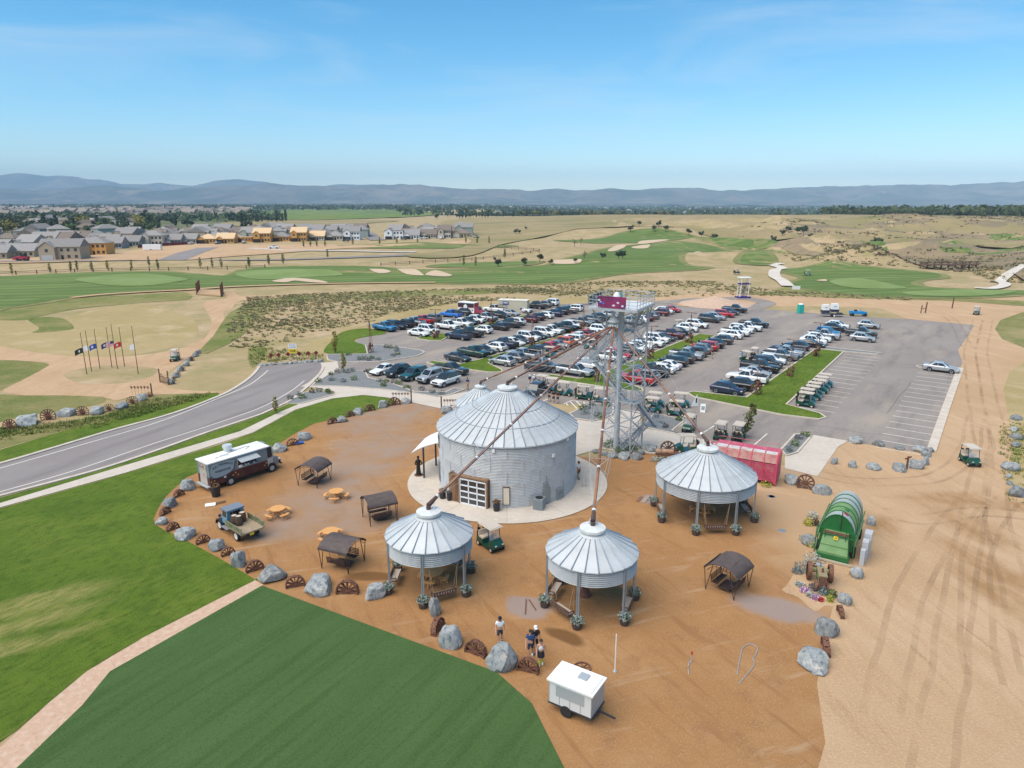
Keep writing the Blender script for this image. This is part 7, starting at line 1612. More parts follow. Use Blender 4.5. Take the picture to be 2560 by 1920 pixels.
for y in (-.85, .85): mb.bar((-2.7, y, 1.85), (.9, y, 1.95), .05).bar((-2.7, y, 1.2), (-2.7, y, 1.85), .05).bar((-1.0, y, 1.2), (-1.0, y, 1.9), .05)
mb.bar((-2.7, -.85, 1.85), (-2.7, .85, 1.85), .05).obj('ladder_rack', DARKM, o)
pt = thing('portable_toilet', 'turquoise portable toilet with white roof at the lot edge', 'portable toilet', TE(1462, 285)+Z3, R(15))
MB().box((0, 0, 1.05), (1.15, 1.15, 2.05), taper=.95).obj('cabin', M('toilet_teal', (.015, .36, .30), .5), pt); MB().lathe([(.62, 2.07), (.6, 2.18), (.3, 2.3), (.01, 2.32)], 12).obj('roof', WHITEP, pt, 40); MB().box((0, -.58, 1.0), (.75, .03, 1.8)).obj('door', M('toilet_teal_light', (.03, .42, .35), .5), pt)
tk = thing('tank_trailer', 'flat trailer carrying white tank units at the lot edge', 'trailer', TZ(300, 270)+Z3, R(-8))
MB().box((0, 0, .62), (4.6, 1.8, .12)).bar((2.3, 0, .6), (3.4, 0, .5), .08).obj('deck', DARKM, tk); MB().box((1.6, 0, .8), (1.0, 1.4, .25)).obj('gear_box', DARKM, tk)
for s in (-1, 1):
    w = MB().cyl((.2, s*.85, .36), (.2, s*1.05, .36), .36, n=14).obj('wheel', TYRE, tk); MB().cyl((.2, s*1.04, .36), (.2, s*1.06, .36), .22, n=12).obj('rim', WHITEP, w)
for i, x in enumerate((-2.0, .2)):
    u = thing('tank_unit', ('white generator housing standing behind the flat trailer', 'white generator housing standing on the flat trailer')[i], 'generator', TZ(235 if i == 0 else 318, 232 if i == 0 else 252)+Vector((0, 0, .02 if i == 0 else .70)), R(-8))
    MB().box((0, 0, .35), (1.7, 1.5, .6)).obj('skid', M('skid_navy', (.02, .025, .06), .5), u); MB().box((0, 0, 1.25), (1.55, 1.4, 1.3), taper=.92).obj('housing', WHITEP, u); MB().box((0, -.70, 1.3), (.6, .02, .12)).obj('marking', GREYM, u)
bu = thing('blue_buggy', 'bright blue open antique buggy truck parked at the lot edge', 'buggy', TZ(545, 265)+Z3, R(-12)); BB = M('buggy_blue', (.01, .22, .48), .4, coat=.4)
MB().loft([[Vector(p) for p in q] for q in ([(-1.9, -.6, .5), (-1.9, .6, .5), (-1.9, .6, 1.2), (-1.9, -.6, 1.2)], [(.2, -.65, .5), (.2, .65, .5), (.2, .6, 1.15), (.2, -.6, 1.15)], [(.6, -.5, .5), (.6, .5, .5), (.6, .45, 1.2), (.6, -.45, 1.2)], [(1.8, -.4, .5), (1.8, .4, .5), (1.8, .35, 1.05), (1.8, -.35, 1.05)])]).obj('body', BB, bu, 30)
MB().box((.45, 0, 1.45), (.05, 1.1, .6)).obj('windscreen_frame', GREYL, bu); MB().box((-.6, 0, 1.25), (.5, 1.0, .4)).obj('seat', CLM, bu)
for s in (-1, 1):
    MB().lathe([(.40, -.16), (.46, -.16), (.46, .16), (.40, .16)], 12, a0=0, a1=math.pi).xf(Matrix.Translation((1.35, s*.72, .4)) @ mk).obj('fender', BB, bu)
    for x in (-1.35, 1.35): MB().cyl((x, s*.62, .38), (x, s*.8, .38), .38, n=14).obj('wheel', TYRE, bu)
pu = thing('stilt_stand', 'white roofed purple stand on stilts beyond the lot', 'stand', G(1857, 745)+Vector((0, 0, .05)), R(10)); PUR = M('purple_cloth', (.05, .025, .16), .7)
MB().box((0, 0, 5.6), (3.3, 2.2, .18)).obj('roof', WHITEP, pu)
for x in (-1.4, 1.0):
    for y in (-.8, .8): MB().bar((x, y, .1), (x+.3, y, 5.6), .16).obj('stilt', WHITEP, pu)
MB().box((.1, 0, 3.9), (3.0, 1.8, .3)).box((0, 0, .2), (3.6, 2.4, .4)).obj('deck', PUR, pu)
for i in range(6): MB().bar((-.6+i*.2, -.4, .4), (-.5+i*.2, -.2, 3.8), .05).obj('ladder_rod', PUR, pu)
sp = MB()
prof = [(9.0-i*.9, 0+2.1*(i/10)**1.1) for i in range(11)]
so = MB().lathe([(r_+.01, z+.0) for r_, z in prof], 40, G(1790, 762)+Vector((0, 1, .05))).obj('sand_pile', LAND('sand_heap', (.52, .37, .28), [((.45, .31, .22), 1., .42, .62)]), None, True)
tag(so, 'low pale sand pile inside the loop drive at the lot end', 'sand pile')
sheet('sand_apron', [G(1690, 764), G(1745, 752), G(1860, 752), G(1885, 761), G(1850, 768), G(1740, 767)], .07, DIRT, 4)
for i, (x, y) in enumerate(((2313, 775), (2380, 763))):
    t = thing('gate_post_pair', ('leaning wooden gateposts and rails where the track leaves the lot dirt', 'single wooden gatepost beyond the leaning rails')[i], 'gatepost', G(x, y+8)+Vector((0, 0, .05)), R(10))
    MB().bar((0, 0, 0), (.1, 0, 2.6), .2).obj('post', RUSTD, t)
    if i == 0: MB().bar((-1.2, 0, 0), (-1.1, 0, 1.9), .16).obj('post', RUSTD, t); MB().bar((-1.2, 0, 1.0), (.1, 0, 1.2), .1).obj('rail', RUSTD, t)
t = thing('hole_sign', 'small white board on the path below the cart path', 'sign', Vector((*G(1990, 724).xy, hz(*G(1990, 724).xy))), 0); MB().box((0, 0, .5), (2.4, .1, 1.2)).obj('board', WHITEP, t); MB().bar((0, .08, 0), (0, .08, .6), .1).obj('post', GREYL, t)
# ================================================================ TREES, HOUSES, FAR LAND
def leafcol(name, a, b): return M(name, a, .9, 0, b, .6, .42, .6, rnd=.18)
LF = {'green': leafcol('leaf_green', (.045, .07, .022), (.085, .11, .03)), 'dark': leafcol('leaf_dark', (.022, .042, .022), (.05, .07, .03)), 'yellow': leafcol('leaf_yellow', (.24, .19, .03), (.13, .13, .03)), 'pine': leafcol('leaf_pine', (.025, .045, .025), (.05, .07, .03)), 'sap': leafcol('leaf_sapling', (.10, .12, .03), (.17, .16, .05))}
BARK = M('bark', (.11, .075, .05), .9)
def tree_meshes(seed, h, r, n, leaf, shape):
    q = random.Random(seed); tr_ = MB()
    tr_.cyl((0, 0, -.3), (0, 0, h*.45), h*.028, h*.018, n=6)
    tips = []
    for i in range(7):
        a = q.uniform(0, 6.28); z0 = h*q.uniform(.25, .5); rr = r*q.uniform(.4, .8); tip = Vector((rr*math.cos(a), rr*math.sin(a), z0+h*q.uniform(.15, .4))); tr_.cyl((0, 0, z0), tip, h*.012, h*.004, n=4, caps=False); tips.append(tip)
    tr_.cyl((0, 0, h*.45), (0, 0, h*.92), h*.018, h*.004, n=5, caps=False)
    cr = MB()
    clumps = [(Vector((0, 0, h*.6)), r*.6)]+[(tp, r*q.uniform(.32, .5)) for tp in tips]
    if shape == 'pine': clumps = [(Vector((0, 0, h*(.15+.8*k/7))), r*(1-.85*k/7)) for k in range(8)]
    if shape == 'column': clumps = [(Vector((q.uniform(-.1, .1)*r, q.uniform(-.1, .1)*r, h*(.2+.7*k/6))), r*.75*(1-.5*abs(k-2.5)/4)) for k in range(7)]
    for i in range(n):
        c, cr_ = q.choice(clumps); d = Vector((q.gauss(0, 1), q.gauss(0, 1), q.gauss(0, .8))).normalized()*cr_*q.uniform(.5, 1.05)
        if shape == 'pine': d.z *= .35
        p = c+d; p.z = max(h*.14, p.z); s = leaf*q.uniform(.6, 1.4); n_ = (d.normalized()+Vector((q.uniform(-.7, .7), q.uniform(-.7, .7), q.uniform(-.2, .8)))).normalized(); u = n_.cross(Vector((q.uniform(-1, 1), q.uniform(-1, 1), q.uniform(-1, 1)))).normalized()*s; v = n_.cross(u).normalized()*s*.7
        cr.add([p-u, p-v*.8, p+u, p+v*.8], [(0, 1, 2, 3)])
    return tr_.mesh('trunk', BARK), cr
TREEM = {}
def tree_kind(kind, seed, h, r, n, leaf, shape, cols):
    for i in range(3):
        tm, cr = tree_meshes(seed+i, h, r, n, leaf, shape)
        for c in cols: TREEM.setdefault((kind, c), []).append((tm, cr.mesh('crown', LF[c])))
tree_kind('broad', 10, 9, 4.2, 300, .75, 'broad', ('green', 'dark', 'yellow')); tree_kind('pine', 20, 7, 2.6, 240, .6, 'broad', ('pine',)); tree_kind('column', 30, 12, 2.6, 300, .7, 'column', ('green', 'dark')); tree_kind('sap', 40, 4.2, 1.0, 150, .22, 'column', ('sap', 'yellow')); tree_kind('bare', 50, 4.5, 1.3, 60, .2, 'broad', ('sap',))
ntree = [0]
def tree(kind, colr, x, y, sc, label, group, parts=True):
    if kind == 'pine': sc *= .5
    if kind in ('sap', 'bare') and y > 150: sc *= .72
    tm, cm = TREEM[(kind, colr)][ntree[0] % 3]; ntree[0] += 1
    t = thing('pine_tree' if kind == 'pine' else 'sapling' if kind in ('sap', 'bare') else 'tree', label, 'tree', (x, y, hz(x, y)), rnd.uniform(0, 6.28), group); t.scale = (sc, sc, sc*rnd.uniform(.9, 1.1))
    link('trunk', tm, t); link('crown', cm, t)
    return t
# golf course trees
for i, (a, b, s) in enumerate(((225, 845, .7), (345, 825, 1.3), (432, 840, .8), (628, 835, .7), (965, 800, 1.4), (1000, 790, 1.2), (840, 800, 1.15), (20, 850, .9))):
    p = F3(a, b); tree('pine', 'pine', p.x, p.y, s, 'dark pine on the grass beside the fairway', 'pines by the fairway')
for a, b in ((695, 805), (620, 705), (670, 690)): p = F3(a, b); tree('bare', 'sap', p.x, p.y, 1.5, 'thin leaved deciduous tree beside the fairway pines', 'thin trees by the fairway')
for a, b, s in ((1060, 625, 1.6), (1125, 610, 1.3), (1248, 628, 1.5), (1280, 622, 1.5), (1338, 630, 1.5), (1520, 635, 1.5), (1620, 640, 1.4), (1725, 645, 1.7), (2185, 660, 1.5), (155, 615, 1.2), (185, 615, 1.0), (238, 600, .9)): p = F3(a, b); tree('pine', 'pine', p.x, p.y, s, 'small dark tree along the far edge of the course', 'trees along the far course edge')
for a, b, s in ((228, 655, 1.4), (295, 650, 1.4), (345, 645, 1.5), (412, 650, 1.4), (463, 655, 2.0), (515, 650, 1.3), (1025, 665, 1.5), (1068, 678, 1.6)): p = F4(a, b); tree('pine', 'pine', p.x, p.y, s, 'small dark tree below the scrub hillside', 'trees below the hillside')
for a, b in ((95, 890), (395, 880), (560, 880), (612, 875), (728, 878), (855, 878), (1043, 875), (1250, 875), (1585, 860), (1680, 855), (1750, 858), (1970, 850), (2125, 840), (1180, 850)): p = F1(a, b); tree('sap', ('sap', 'yellow')[int(a) % 2], p.x, p.y, 1.35, 'slender young tree in the line along the rail fence', 'young trees along the rail fence')
for a, b in ((280, 835), (10, 850), (165, 835), (2030, 775), (1705, 840), (1800, 845), (610, 690), (630, 780)): p = F2(a, b); tree('sap', 'sap', p.x, p.y, 1.4, 'slender young tree near the site street', 'young trees near the site street')
for a, b, s in ((1970, 850, 1.1), (2185, 840, 1.0)): p = F2(a, b); tree('pine', 'pine', p.x, p.y, s, 'dark pine at the bend of the rail fence', 'pines at the fence bend')
for a, b in ((440, 690), (495, 690), (545, 690), (830, 670), (1040, 668), (1175, 665), (1340, 672), (1720, 665), (1810, 668), (1905, 668)): p = F2(a, b); tree('sap', 'yellow' if a % 2 else 'sap', p.x, p.y, 1.6, 'small tree on the strip in front of the new houses', 'small trees before the new houses')
# near young trees
p = T2(930, 690); tree('sap', 'yellow', p.x, p.y, .95, 'young yellow green tree beside the triangular gravel bed', None)
p = T2(1015, 880); tree('sap', 'yellow', p.x, p.y, .75, 'thin young tree in the gravel bed before the parked cars', None)
p = T4(1590, 450); tree('sap', 'sap', p.x, p.y, 1.0, 'leaning young tree behind the red wagon', None).rotation_euler[1] = R(14)
p = T2(300, 1340); tree('sap', 'yellow', p.x, p.y, .6, 'staked young tree on the verge beside the road', None)
# ---- rail fence along the course
FEN = M('fence_wood', (.13, .075, .05), .85)
def rail_fence(pts, label, step=7.0):
    t = thing('rail_fence', label, 'fence', (0, 0, 0)); P = smooth_poly([Vector((p.x, p.y, 0)) for p in pts], False, 4)
    out = [P[0]]; acc = 0
    for a, b in zip(P, P[1:]):
        d = (b-a).length; u = step-acc
        while u < d: out.append(a+(b-a)*(u/d)); u += step
        acc = (acc+d) % step
    pm = MB().box((0, 0, .7), (.28, .28, 1.6)).mesh('post', FEN)
    for p in out: link('post', pm, t, (p.x, p.y, hz(p.x, p.y)))
    for a, b in zip(out, out[1:]):
        for z in (.6, 1.15): MB().bar((a.x, a.y, hz(a.x, a.y)+z), (b.x, b.y, hz(b.x, b.y)+z), .14).obj('rail', FEN, t)
rail_fence([F1(-50, 893), F1(250, 885), F1(600, 883), F1(930, 882), F1(1300, 880), F1(1700, 872), F1(2100, 860)], 'dark two rail fence along the left fairway')
rail_fence([F2(1050, 842), F2(1300, 825), F2(1600, 802), F2(1900, 780), F2(2212, 752), F3(350, 738), F3(150, 715), F3(0, 700)], 'dark two rail fence curving along the site street')
# timber truss bridge
br = thing('truss_bridge', 'rusty truss cart bridge where the dirt road meets the fairway', 'bridge', (0, 0, 0)); b0 = F1(1560, 1060); b1 = F1(1750, 1075); dirb = Vector((-.35, 1, 0)).normalized()
for q, nm in ((b0, 0), (b1, 1)):
    q = Vector((q.x, q.y, hz(q.x, q.y))); L = 11.0; mb = MB()
    for i in range(5):
        a = q+dirb*(L*i/4-2); mb.bar(a, a+Vector((0, 0, 3.2)), .2)
        if i < 4: c = q+dirb*(L*(i+.5)/4-2); mb.bar(a, c+Vector((0, 0, 3.2)), .16).bar(c+Vector((0, 0, 3.2)), a+dirb*L/4, .16)
    mb.bar(q-dirb*2+Vector((0, 0, 3.2)), q+dirb*9+Vector((0, 0, 3.2)), .2).bar(q-dirb*2+Vector((0, 0, .4)), q+dirb*9+Vector((0, 0, .4)), .25).obj('truss', RUSTD, br)
pb = [b0-dirb*2, b1-dirb*2, b1+dirb*9, b0+dirb*9]
MB().prism([(p.x, p.y) for p in pb], .1, .5).obj('deck', DIRT, br)
tb = thing('trestle_bridge', 'long low timber trestle cart bridge across the gully', 'bridge', (0, 0, 0))
a, b = F4(1390, 860), F4(1830, 858); za = max(hz(a.x, a.y), hz(b.x, b.y))+1.5
MB().bar((a.x, a.y, za), (b.x, b.y, za), 3.0, .4).obj('deck', FEN, tb)
MB().bar((a.x, a.y-1.5, za+1.2), (b.x, b.y-1.5, za+1.2), .2).bar((a.x, a.y-1.5, za+.8), (b.x, b.y-1.5, za+.8), .15).obj('handrail', FEN, tb)
for i in range(9): p = a+(b-a)*(i/8); MB().bar((p.x, p.y, hz(p.x, p.y)-3), (p.x, p.y, za+1.2), .4).obj('pier', FEN, tb)
# ---------------------------------------------------------------- houses
RFG = M('roof_shingle', (.22, .205, .195), .9, 0, (.27, .25, .235), 1.5, rnd=.16); RFB = M('roof_brown', (.19, .15, .12), .9, 0, (.14, .11, .09), 1.5, rnd=.12); RFW = M('roof_sheathing', (.60, .42, .24), .85)
WL = {'tan': M('wall_tan', (.42, .33, .23), .85, rnd=.1), 'cream': M('wall_cream', (.52, .46, .38), .85, rnd=.1), 'white': M('wall_white', (.74, .74, .74), .8), 'grey': M('wall_grey', (.28, .29, .30), .85, rnd=.12), 'osb': M('wall_osb', (.55, .27, .065), .85, 0, (.62, .34, .10), 1.), 'brick': M('wall_brick', (.26, .14, .10), .9), 'sage': M('wall_sage', (.30, .33, .30), .85)}
WINH = M('house_window', (.05, .055, .065), .2); GARD = M('garage_pale', (.50, .47, .43), .8); VOID = M('opening_dark', (.03, .02, .015), .9)
HM = {}
def house_parts(w, d, st, rt_):
    k = (w, d, st, rt_)
    if k in HM: return HM[k]
    hh = 2.9*st+.2; rise = {'gable': .30*d, 'hip': .26*d, 'flat': .4}[rt_]; o = .5
    wall = MB().box((0, 0, hh/2), (w, d, hh))
    rf = MB()
    if rt_ == 'gable':
        rf.add([(-w/2-o, -d/2-o, hh-.15), (w/2+o, -d/2-o, hh-.15), (w/2+o, 0, hh+rise), (-w/2-o, 0, hh+rise), (-w/2-o, d/2+o, hh-.15), (w/2+o, d/2+o, hh-.15)], [(0, 1, 2, 3), (3, 2, 5, 4), (0, 3, 4), (1, 5, 2), (0, 4, 5, 1)])
    elif rt_ == 'hip':
        i = min(d/2, w/2-.5); rf.add([(-w/2-o, -d/2-o, hh-.1), (w/2+o, -d/2-o, hh-.1), (w/2+o, d/2+o, hh-.1), (-w/2-o, d/2+o, hh-.1), (-w/2+i, 0, hh+rise), (w/2-i, 0, hh+rise)], [(0, 1, 5, 4), (1, 2, 5), (2, 3, 4, 5), (3, 0, 4), (0, 3, 2, 1)])
    else: rf.box((0, 0, hh+.1), (w+.6, d+.6, .35))
    # front gable wing
    gw = w*.38; gx = -w*.26; wing = MB().box((gx, -d/2-.9, (hh-.3)/2), (gw, 1.9, hh-.3)); gr = gw*.38
    wing.add([(gx-gw/2, -d/2-1.85, hh-.3), (gx+gw/2, -d/2-1.85, hh-.3), (gx, -d/2-1.85, hh-.3+gr)], [(0, 1, 2)])
    rw_ = MB().add([(gx-gw/2-.4, -d/2-2.2, hh-.42), (gx, -d/2-2.2, hh-.25+gr), (gx+gw/2+.4, -d/2-2.2, hh-.42), (gx-gw/2-.4, 0, hh-.42), (gx, 0, hh-.25+gr), (gx+gw/2+.4, 0, hh-.42)], [(0, 1, 4, 3), (1, 2, 5, 4)])
    HM[k] = (wall.mesh('wall', None), rf.mesh('roof', None), wing.mesh('front_wing', None), rw_.mesh('wing_roof', None), hh)
    return HM[k]
wmesh = MB().box((0, 0, 0), (1.2, .12, 1.3)).mesh('window', WINH); gmesh = MB().box((0, 0, 0), (4.6, .12, 2.2)).mesh('garage_door', GARD); gvoid = MB().box((0, 0, 0), (4.6, .12, 2.2)).mesh('garage_opening', VOID); dmesh = MB().box((0, 0, 0), (1.0, .12, 2.1)).mesh('door', VOID)
MC = {}
def mat_copy(me, m):
    k = (me.name, m.name)
    if k not in MC: c = me.copy(); c.materials.clear(); c.materials.append(m); MC[k] = c
    return MC[k]
def house(x, y, rz, w, d, st, rt_, wall, roof, label, group, detail=2, name='house', open_=False):
    wm, rm, gm, grm, hh = house_parts(w, d, st, rt_)
    t = thing(name, label, 'house', (x, y, hz(x, y)), rz, group)
    wo_ = link('wall', mat_copy(wm, WL[wall]), t); link('roof', mat_copy(rm, roof), t)
    if detail >= 1:
        link('front_wing', mat_copy(gm, WL[wall]), t); link('wing_roof', mat_copy(grm, roof), t)
        link('garage_door', gvoid if open_ else gmesh, t, (-w*.26, -d/2-1.9, 1.2)); 
    if detail >= 2:
        link('door', dmesh, t, (w*.06, -d/2-.02, 1.1))
        for k in range(st):
            for fx in (.22, .40): link('window', wmesh, t, (w*fx, -d/2-.02, 1.6+k*2.9))
            if k: link('window', wmesh, t, (-w*.26, -d/2-1.88, 1.5+k*2.9)); link('window', wmesh, t, (w*.06, -d/2-.02, 1.6+k*2.9))
    return t
def hpx(x0, x1, yb, st, rt_, wall, roof, label, **kw):
    p = G((x0+x1)/2, yb); w = metres(x1-x0, p); house(p.x, p.y+5, math.atan2(p.x, p.y)*-.3, round(max(8, w), 0), 11., st, rt_, wall, roof, label, 'new houses along the site street', **kw)
for a in ((492, 538, 609, 1, 'hip', 'osb', RFW, 'unfinished single storey orange sheathed house with pale hip roof', True), (540, 582, 608, 1, 'gable', 'osb', RFW, 'unfinished orange sheathed house with pale gable roof and wide garage', True), (585, 626, 605, 1, 'flat', 'osb', RFW, 'roofless low orange sheathed house frame', True), (633, 674, 606, 2, 'gable', 'osb', RFW, 'unfinished two storey orange sheathed house, taller than its flat neighbour', True), (681, 720, 604, 1, 'hip', 'osb', RFG, 'unfinished orange sheathed house with grey hip roof', True), (727, 765, 605, 2, 'gable', 'osb', RFW, 'unfinished two storey orange sheathed house beside a pale cottage', True), (772, 810, 603, 1, 'gable', 'cream', RFW, 'pale single storey house with bare wood roof', True), (815, 856, 602, 1, 'hip', 'cream', RFG, 'pale single storey house with grey roof', True), (859, 898, 601, 2, 'gable', 'white', RFG, 'white two storey house beside the side street', True),
          (960, 1008, 600, 2, 'flat', 'white', RFG, 'white flat roofed two storey house across the side street', True), (1009, 1047, 600, 1, 'gable', 'white', RFG, 'white single storey house with grey gable', True), (1052, 1090, 599, 1, 'gable', 'cream', RFB, 'cream house with brown gable roof', True), (1094, 1127, 599, 2, 'gable', 'cream', RFB, 'cream two storey house with white garage front', False), (1130, 1175, 598, 1, 'hip', 'tan', RFB, 'brown hip roofed house at the end of the new row', False)): hpx(*a[:8], open_=a[8])
for a in ((100, 196, 652, 2, 'gable', 'tan', RFG, 'large tan sided two storey house at the construction edge'), (195, 262, 640, 2, 'hip', 'osb', RFG, 'orange sheathed house joined beside the tan house'), (-60, 10, 646, 1, 'gable', 'tan', RFG, 'tan townhouse at the site street bend'), (12, 78, 642, 1, 'gable', 'tan', RFG, 'tan townhouse with white garage doors'), (262, 300, 622, 1, 'gable', 'grey', RFG, 'grey house with white garage behind the dirt lot'), (302, 345, 617, 1, 'gable', 'sage', RFG, 'sage green gabled house behind the dirt lot'), (350, 405, 614, 2, 'hip', 'cream', RFG, 'cream two storey house behind the maroon fence'), (408, 450, 612, 1, 'gable', 'grey', RFG, 'grey gabled house behind the maroon fence'), (452, 488, 610, 1, 'gable', 'cream', RFG, 'cream house beside the unfinished hip roofed house')): hpx(*a)
MARF = M('fence_maroon', (.13, .02, .02), .8)
p0_, p1_ = G(345, 620), G(480, 612); t = thing('site_fence', 'maroon board fence in front of the estate houses', 'fence', (0, 0, 0)); n_ = 14
for i in range(n_): a = p0_+(p1_-p0_)*(i/n_); b = p0_+(p1_-p0_)*((i+.94)/n_); MB().bar((a.x, a.y, 1.0), (b.x, b.y, 1.0), .15, 1.9).obj('panel', MARF, t)
HL = {('grey', 0): 'grey roofed house in the finished estate behind the new row'}
styles = [('tan', RFG), ('cream', RFG), ('grey', RFG), ('tan', RFB), ('sage', RFG), ('cream', RFB)]
cnt = 0
occ = []
for yb, x0, x1, st_px in ((633, -90, 100, 52), (626, -90, 250, 50), (619, -100, 290, 47), (613, -100, 330, 44), (607, -100, 420, 41), (602, 200, 640, 40), (597.5, 380, 900, 37), (593.5, 420, 930, 35), (590, 480, 920, 33), (594, 985, 1180, 35), (590, 1010, 1170, 33), (586.5, 640, 920, 31)):
    x = x0+rnd.uniform(0, 10)
    while x < x1:
        p = G(x, yb+rnd.uniform(-.8, .8))
        w = rnd.choice((10., 11., 13.)); s_ = styles[cnt % 6]
        house(p.x, p.y, rnd.choice((0, 0, math.pi/2, math.pi))+rnd.uniform(-.15, .15), w, rnd.choice((10., 12.)), rnd.choice((1, 1, 2)), rnd.choice(('gable', 'gable', 'hip')), s_[0], s_[1], 'grey or brown roofed house packed in the estate behind the new row', 'estate houses', 1)
        cnt += 1; x += st_px*rnd.uniform(.72, .92)
# ---- the older town on the left among trees
far_h = 0
for i in range(120):
    for _ in range(20):
        x = rnd.uniform(-60, 640); y = rnd.uniform(541, 592) if x < 330 else rnd.uniform(531, 546)
        p = G(x, y)
        if all((p.x-a)**2+(p.y-b)**2 > 300 for a, b in occ): break
    occ.append((p.x, p.y))
    house(p.x, p.y, rnd.uniform(0, 3.1), rnd.choice((14., 18.)), 12., rnd.choice((1, 2)), rnd.choice(('gable', 'hip')), *styles[i % 6], 'house among the trees of the older town', 'older town houses', 0)
tc = 0
def far_tree(x, y, kinds, label, group, s0=.9, s1=1.5):
    global tc
    p = G(x, y); k = rnd.choice(kinds); tree(*k, p.x, p.y, rnd.uniform(s0, s1), label, group); tc += 1
GT = [('broad', 'green'), ('broad', 'dark'), ('broad', 'dark'), ('column', 'dark'), ('broad', 'green')]
for i in range(105): x = rnd.uniform(-40, 400); far_tree(x, rnd.uniform(548, 588) if x < 330 else rnd.uniform(552, 575), GT+[('broad', 'yellow')], 'tree among the older town houses', 'older town trees')
for x in range(60, 400, 14): far_tree(x+rnd.uniform(-4, 4), 586+rnd.uniform(-2, 2)-x*.01, GT, 'dark tree in the belt between estate and older town', 'town belt trees', .8, 1.2)
for x, y in ((606, 571), (615, 571), (626, 572), (640, 555), (655, 556), (667, 556), (692, 557), (707, 556), (715, 556), (500, 552), (505, 551), (400, 560), (430, 565), (440, 567), (470, 575), (1093, 548), (1150, 548), (1165, 547)): far_tree(x, y, [('broad', 'dark'), ('column', 'dark')], 'dark tree standing on the pale field behind the estate', 'field trees', .9, 1.4)
for i in range(85): x = 1140+i*6.4+rnd.uniform(-3, 3); far_tree(x, 547-(x-1140)*.012+rnd.uniform(-1, 1), GT+[('broad', 'yellow')], 'tree in the long belt along the prairie crest', 'prairie crest trees', .8, 1.25)
for i in range(70): x = 2080+i*7.2+rnd.uniform(-3, 3); far_tree(x, 549+(x-2080)*.022+rnd.uniform(-2.5, 2.5), [('broad', 'green'), ('broad', 'green'), ('column', 'green')], 'tree in the river wood behind the hillside', 'river wood trees', .75, 1.2)
# far trees and roofs that read as one mass
def mass(name, label, cat, n, gen, mat, size):
    mb = MB(); q = random.Random(n)
    for i in range(n):
        px, py = gen(q)
        p = G(px, py); s = size*q.uniform(.6, 1.5); z = hz(p.x, p.y)
        if cat == 'trees':
            for k in range(5):
                c = Vector((p.x+q.uniform(-1, 1)*s*.9, p.y+q.uniform(-1, 1)*s*.9, z+s*q.uniform(.4, 1.2))); r_ = s*q.uniform(.5, .8)
                d = [Vector((q.uniform(-1, 1), q.uniform(-1, 1), q.uniform(-1, 1))).normalized()*r_ for _ in range(4)]; mb.add([c+d[0], c+d[1], c+d[2], c+d[3]], [(0, 1, 2), (0, 2, 3), (0, 3, 1), (1, 3, 2)])
        else:
            w, d_, hh = s*q.uniform(.8, 1.3), s*.8, s*.42; a = q.uniform(0, 3.1)
            m = Matrix.Translation((p.x, p.y, z)) @ Matrix.Rotation(a, 4, 'Z')
            mb.add([m @ Vector(v) for v in ((-w/2, -d_/2, 0), (w/2, -d_/2, 0), (w/2, d_/2, 0), (-w/2, d_/2, 0), (-w/2, -d_/2, hh), (w/2, -d_/2, hh), (w/2, d_/2, hh), (-w/2, d_/2, hh), (-w/2, 0, hh*1.6), (w/2, 0, hh*1.6))], [(0, 1, 5, 4), (2, 3, 7, 6), (1, 2, 6, 9, 5), (3, 0, 4, 8, 7), (4, 5, 9, 8), (6, 7, 8, 9)])
    o = mb.obj(name, mat, fix=False); tag(o, label, cat, kind='stuff')
far_mat = leafcol('far_foliage', (.035, .06, .025), (.075, .095, .035))
mass('far_trees', 'far tree mass spread over the plain before the mountains', 'trees', 8000, lambda q: (q.uniform(-150, 2710), 510+16*q.random()**1.3), far_mat, 8)
mass('far_trees', 'far town trees beyond the older town', 'trees', 900, lambda q: (q.uniform(-80, 700), q.uniform(524, 556)), far_mat, 5.5)
mass('far_trees', 'far trees on the river plain right of the meadows', 'trees', 900, lambda q: (q.uniform(1000, 2650), q.uniform(515, 541)), far_mat, 7)
mass('far_trees', 'river wood canopy filling behind the hillside', 'trees', 900, lambda q: (lambda x: (x, 545+(x-2080)*.022+q.uniform(-5, 5)))(q.uniform(2060, 2650)), LF['green'], 6)
mass('far_houses', 'far pale houses scattered over the plain', 'houses', 500, lambda q: (q.uniform(-100, 2660), 510.5+14*q.random()), M('far_house', (.30, .28, .26), .9), 13)
mass('far_houses', 'far brown roofs of the town beyond the older houses', 'houses', 420, lambda q: (q.uniform(-80, 620), q.uniform(523, 545)), M('far_roof', (.24, .20, .17), .9), 15)
for i, (x0, x1, y) in enumerate(((14, 58, 523), (66, 103, 523), (105, 142, 523))):
    p = G((x0+x1)/2, y); w = metres(x1-x0, p); t = thing('warehouse', 'long white warehouse at the foot of the mountains', 'warehouse', (p.x, p.y, 0), 0, 'white warehouses'); MB().box((0, 0, 7), (w, 60, 16)).obj('wall', WL['white'], t); MB().box((0, 0, 15.3), (w+2, 62, .8)).obj('roof', RFG, t)
p = G(2235, 541); t = thing('white_dome', 'white domed building beside the river wood', 'building', (G(2472, 544).x, G(2472, 544).y, hz(*G(2472, 544).xy)), 0); MB().lathe([(16, 0), (16, 4), (13, 9), (7, 12.5), (.1, 14)], 20).obj('dome', WL['white'], t, 40); MB().box((0, -10, 3), (44, 14, 6)).obj('hall', WL['white'], t)
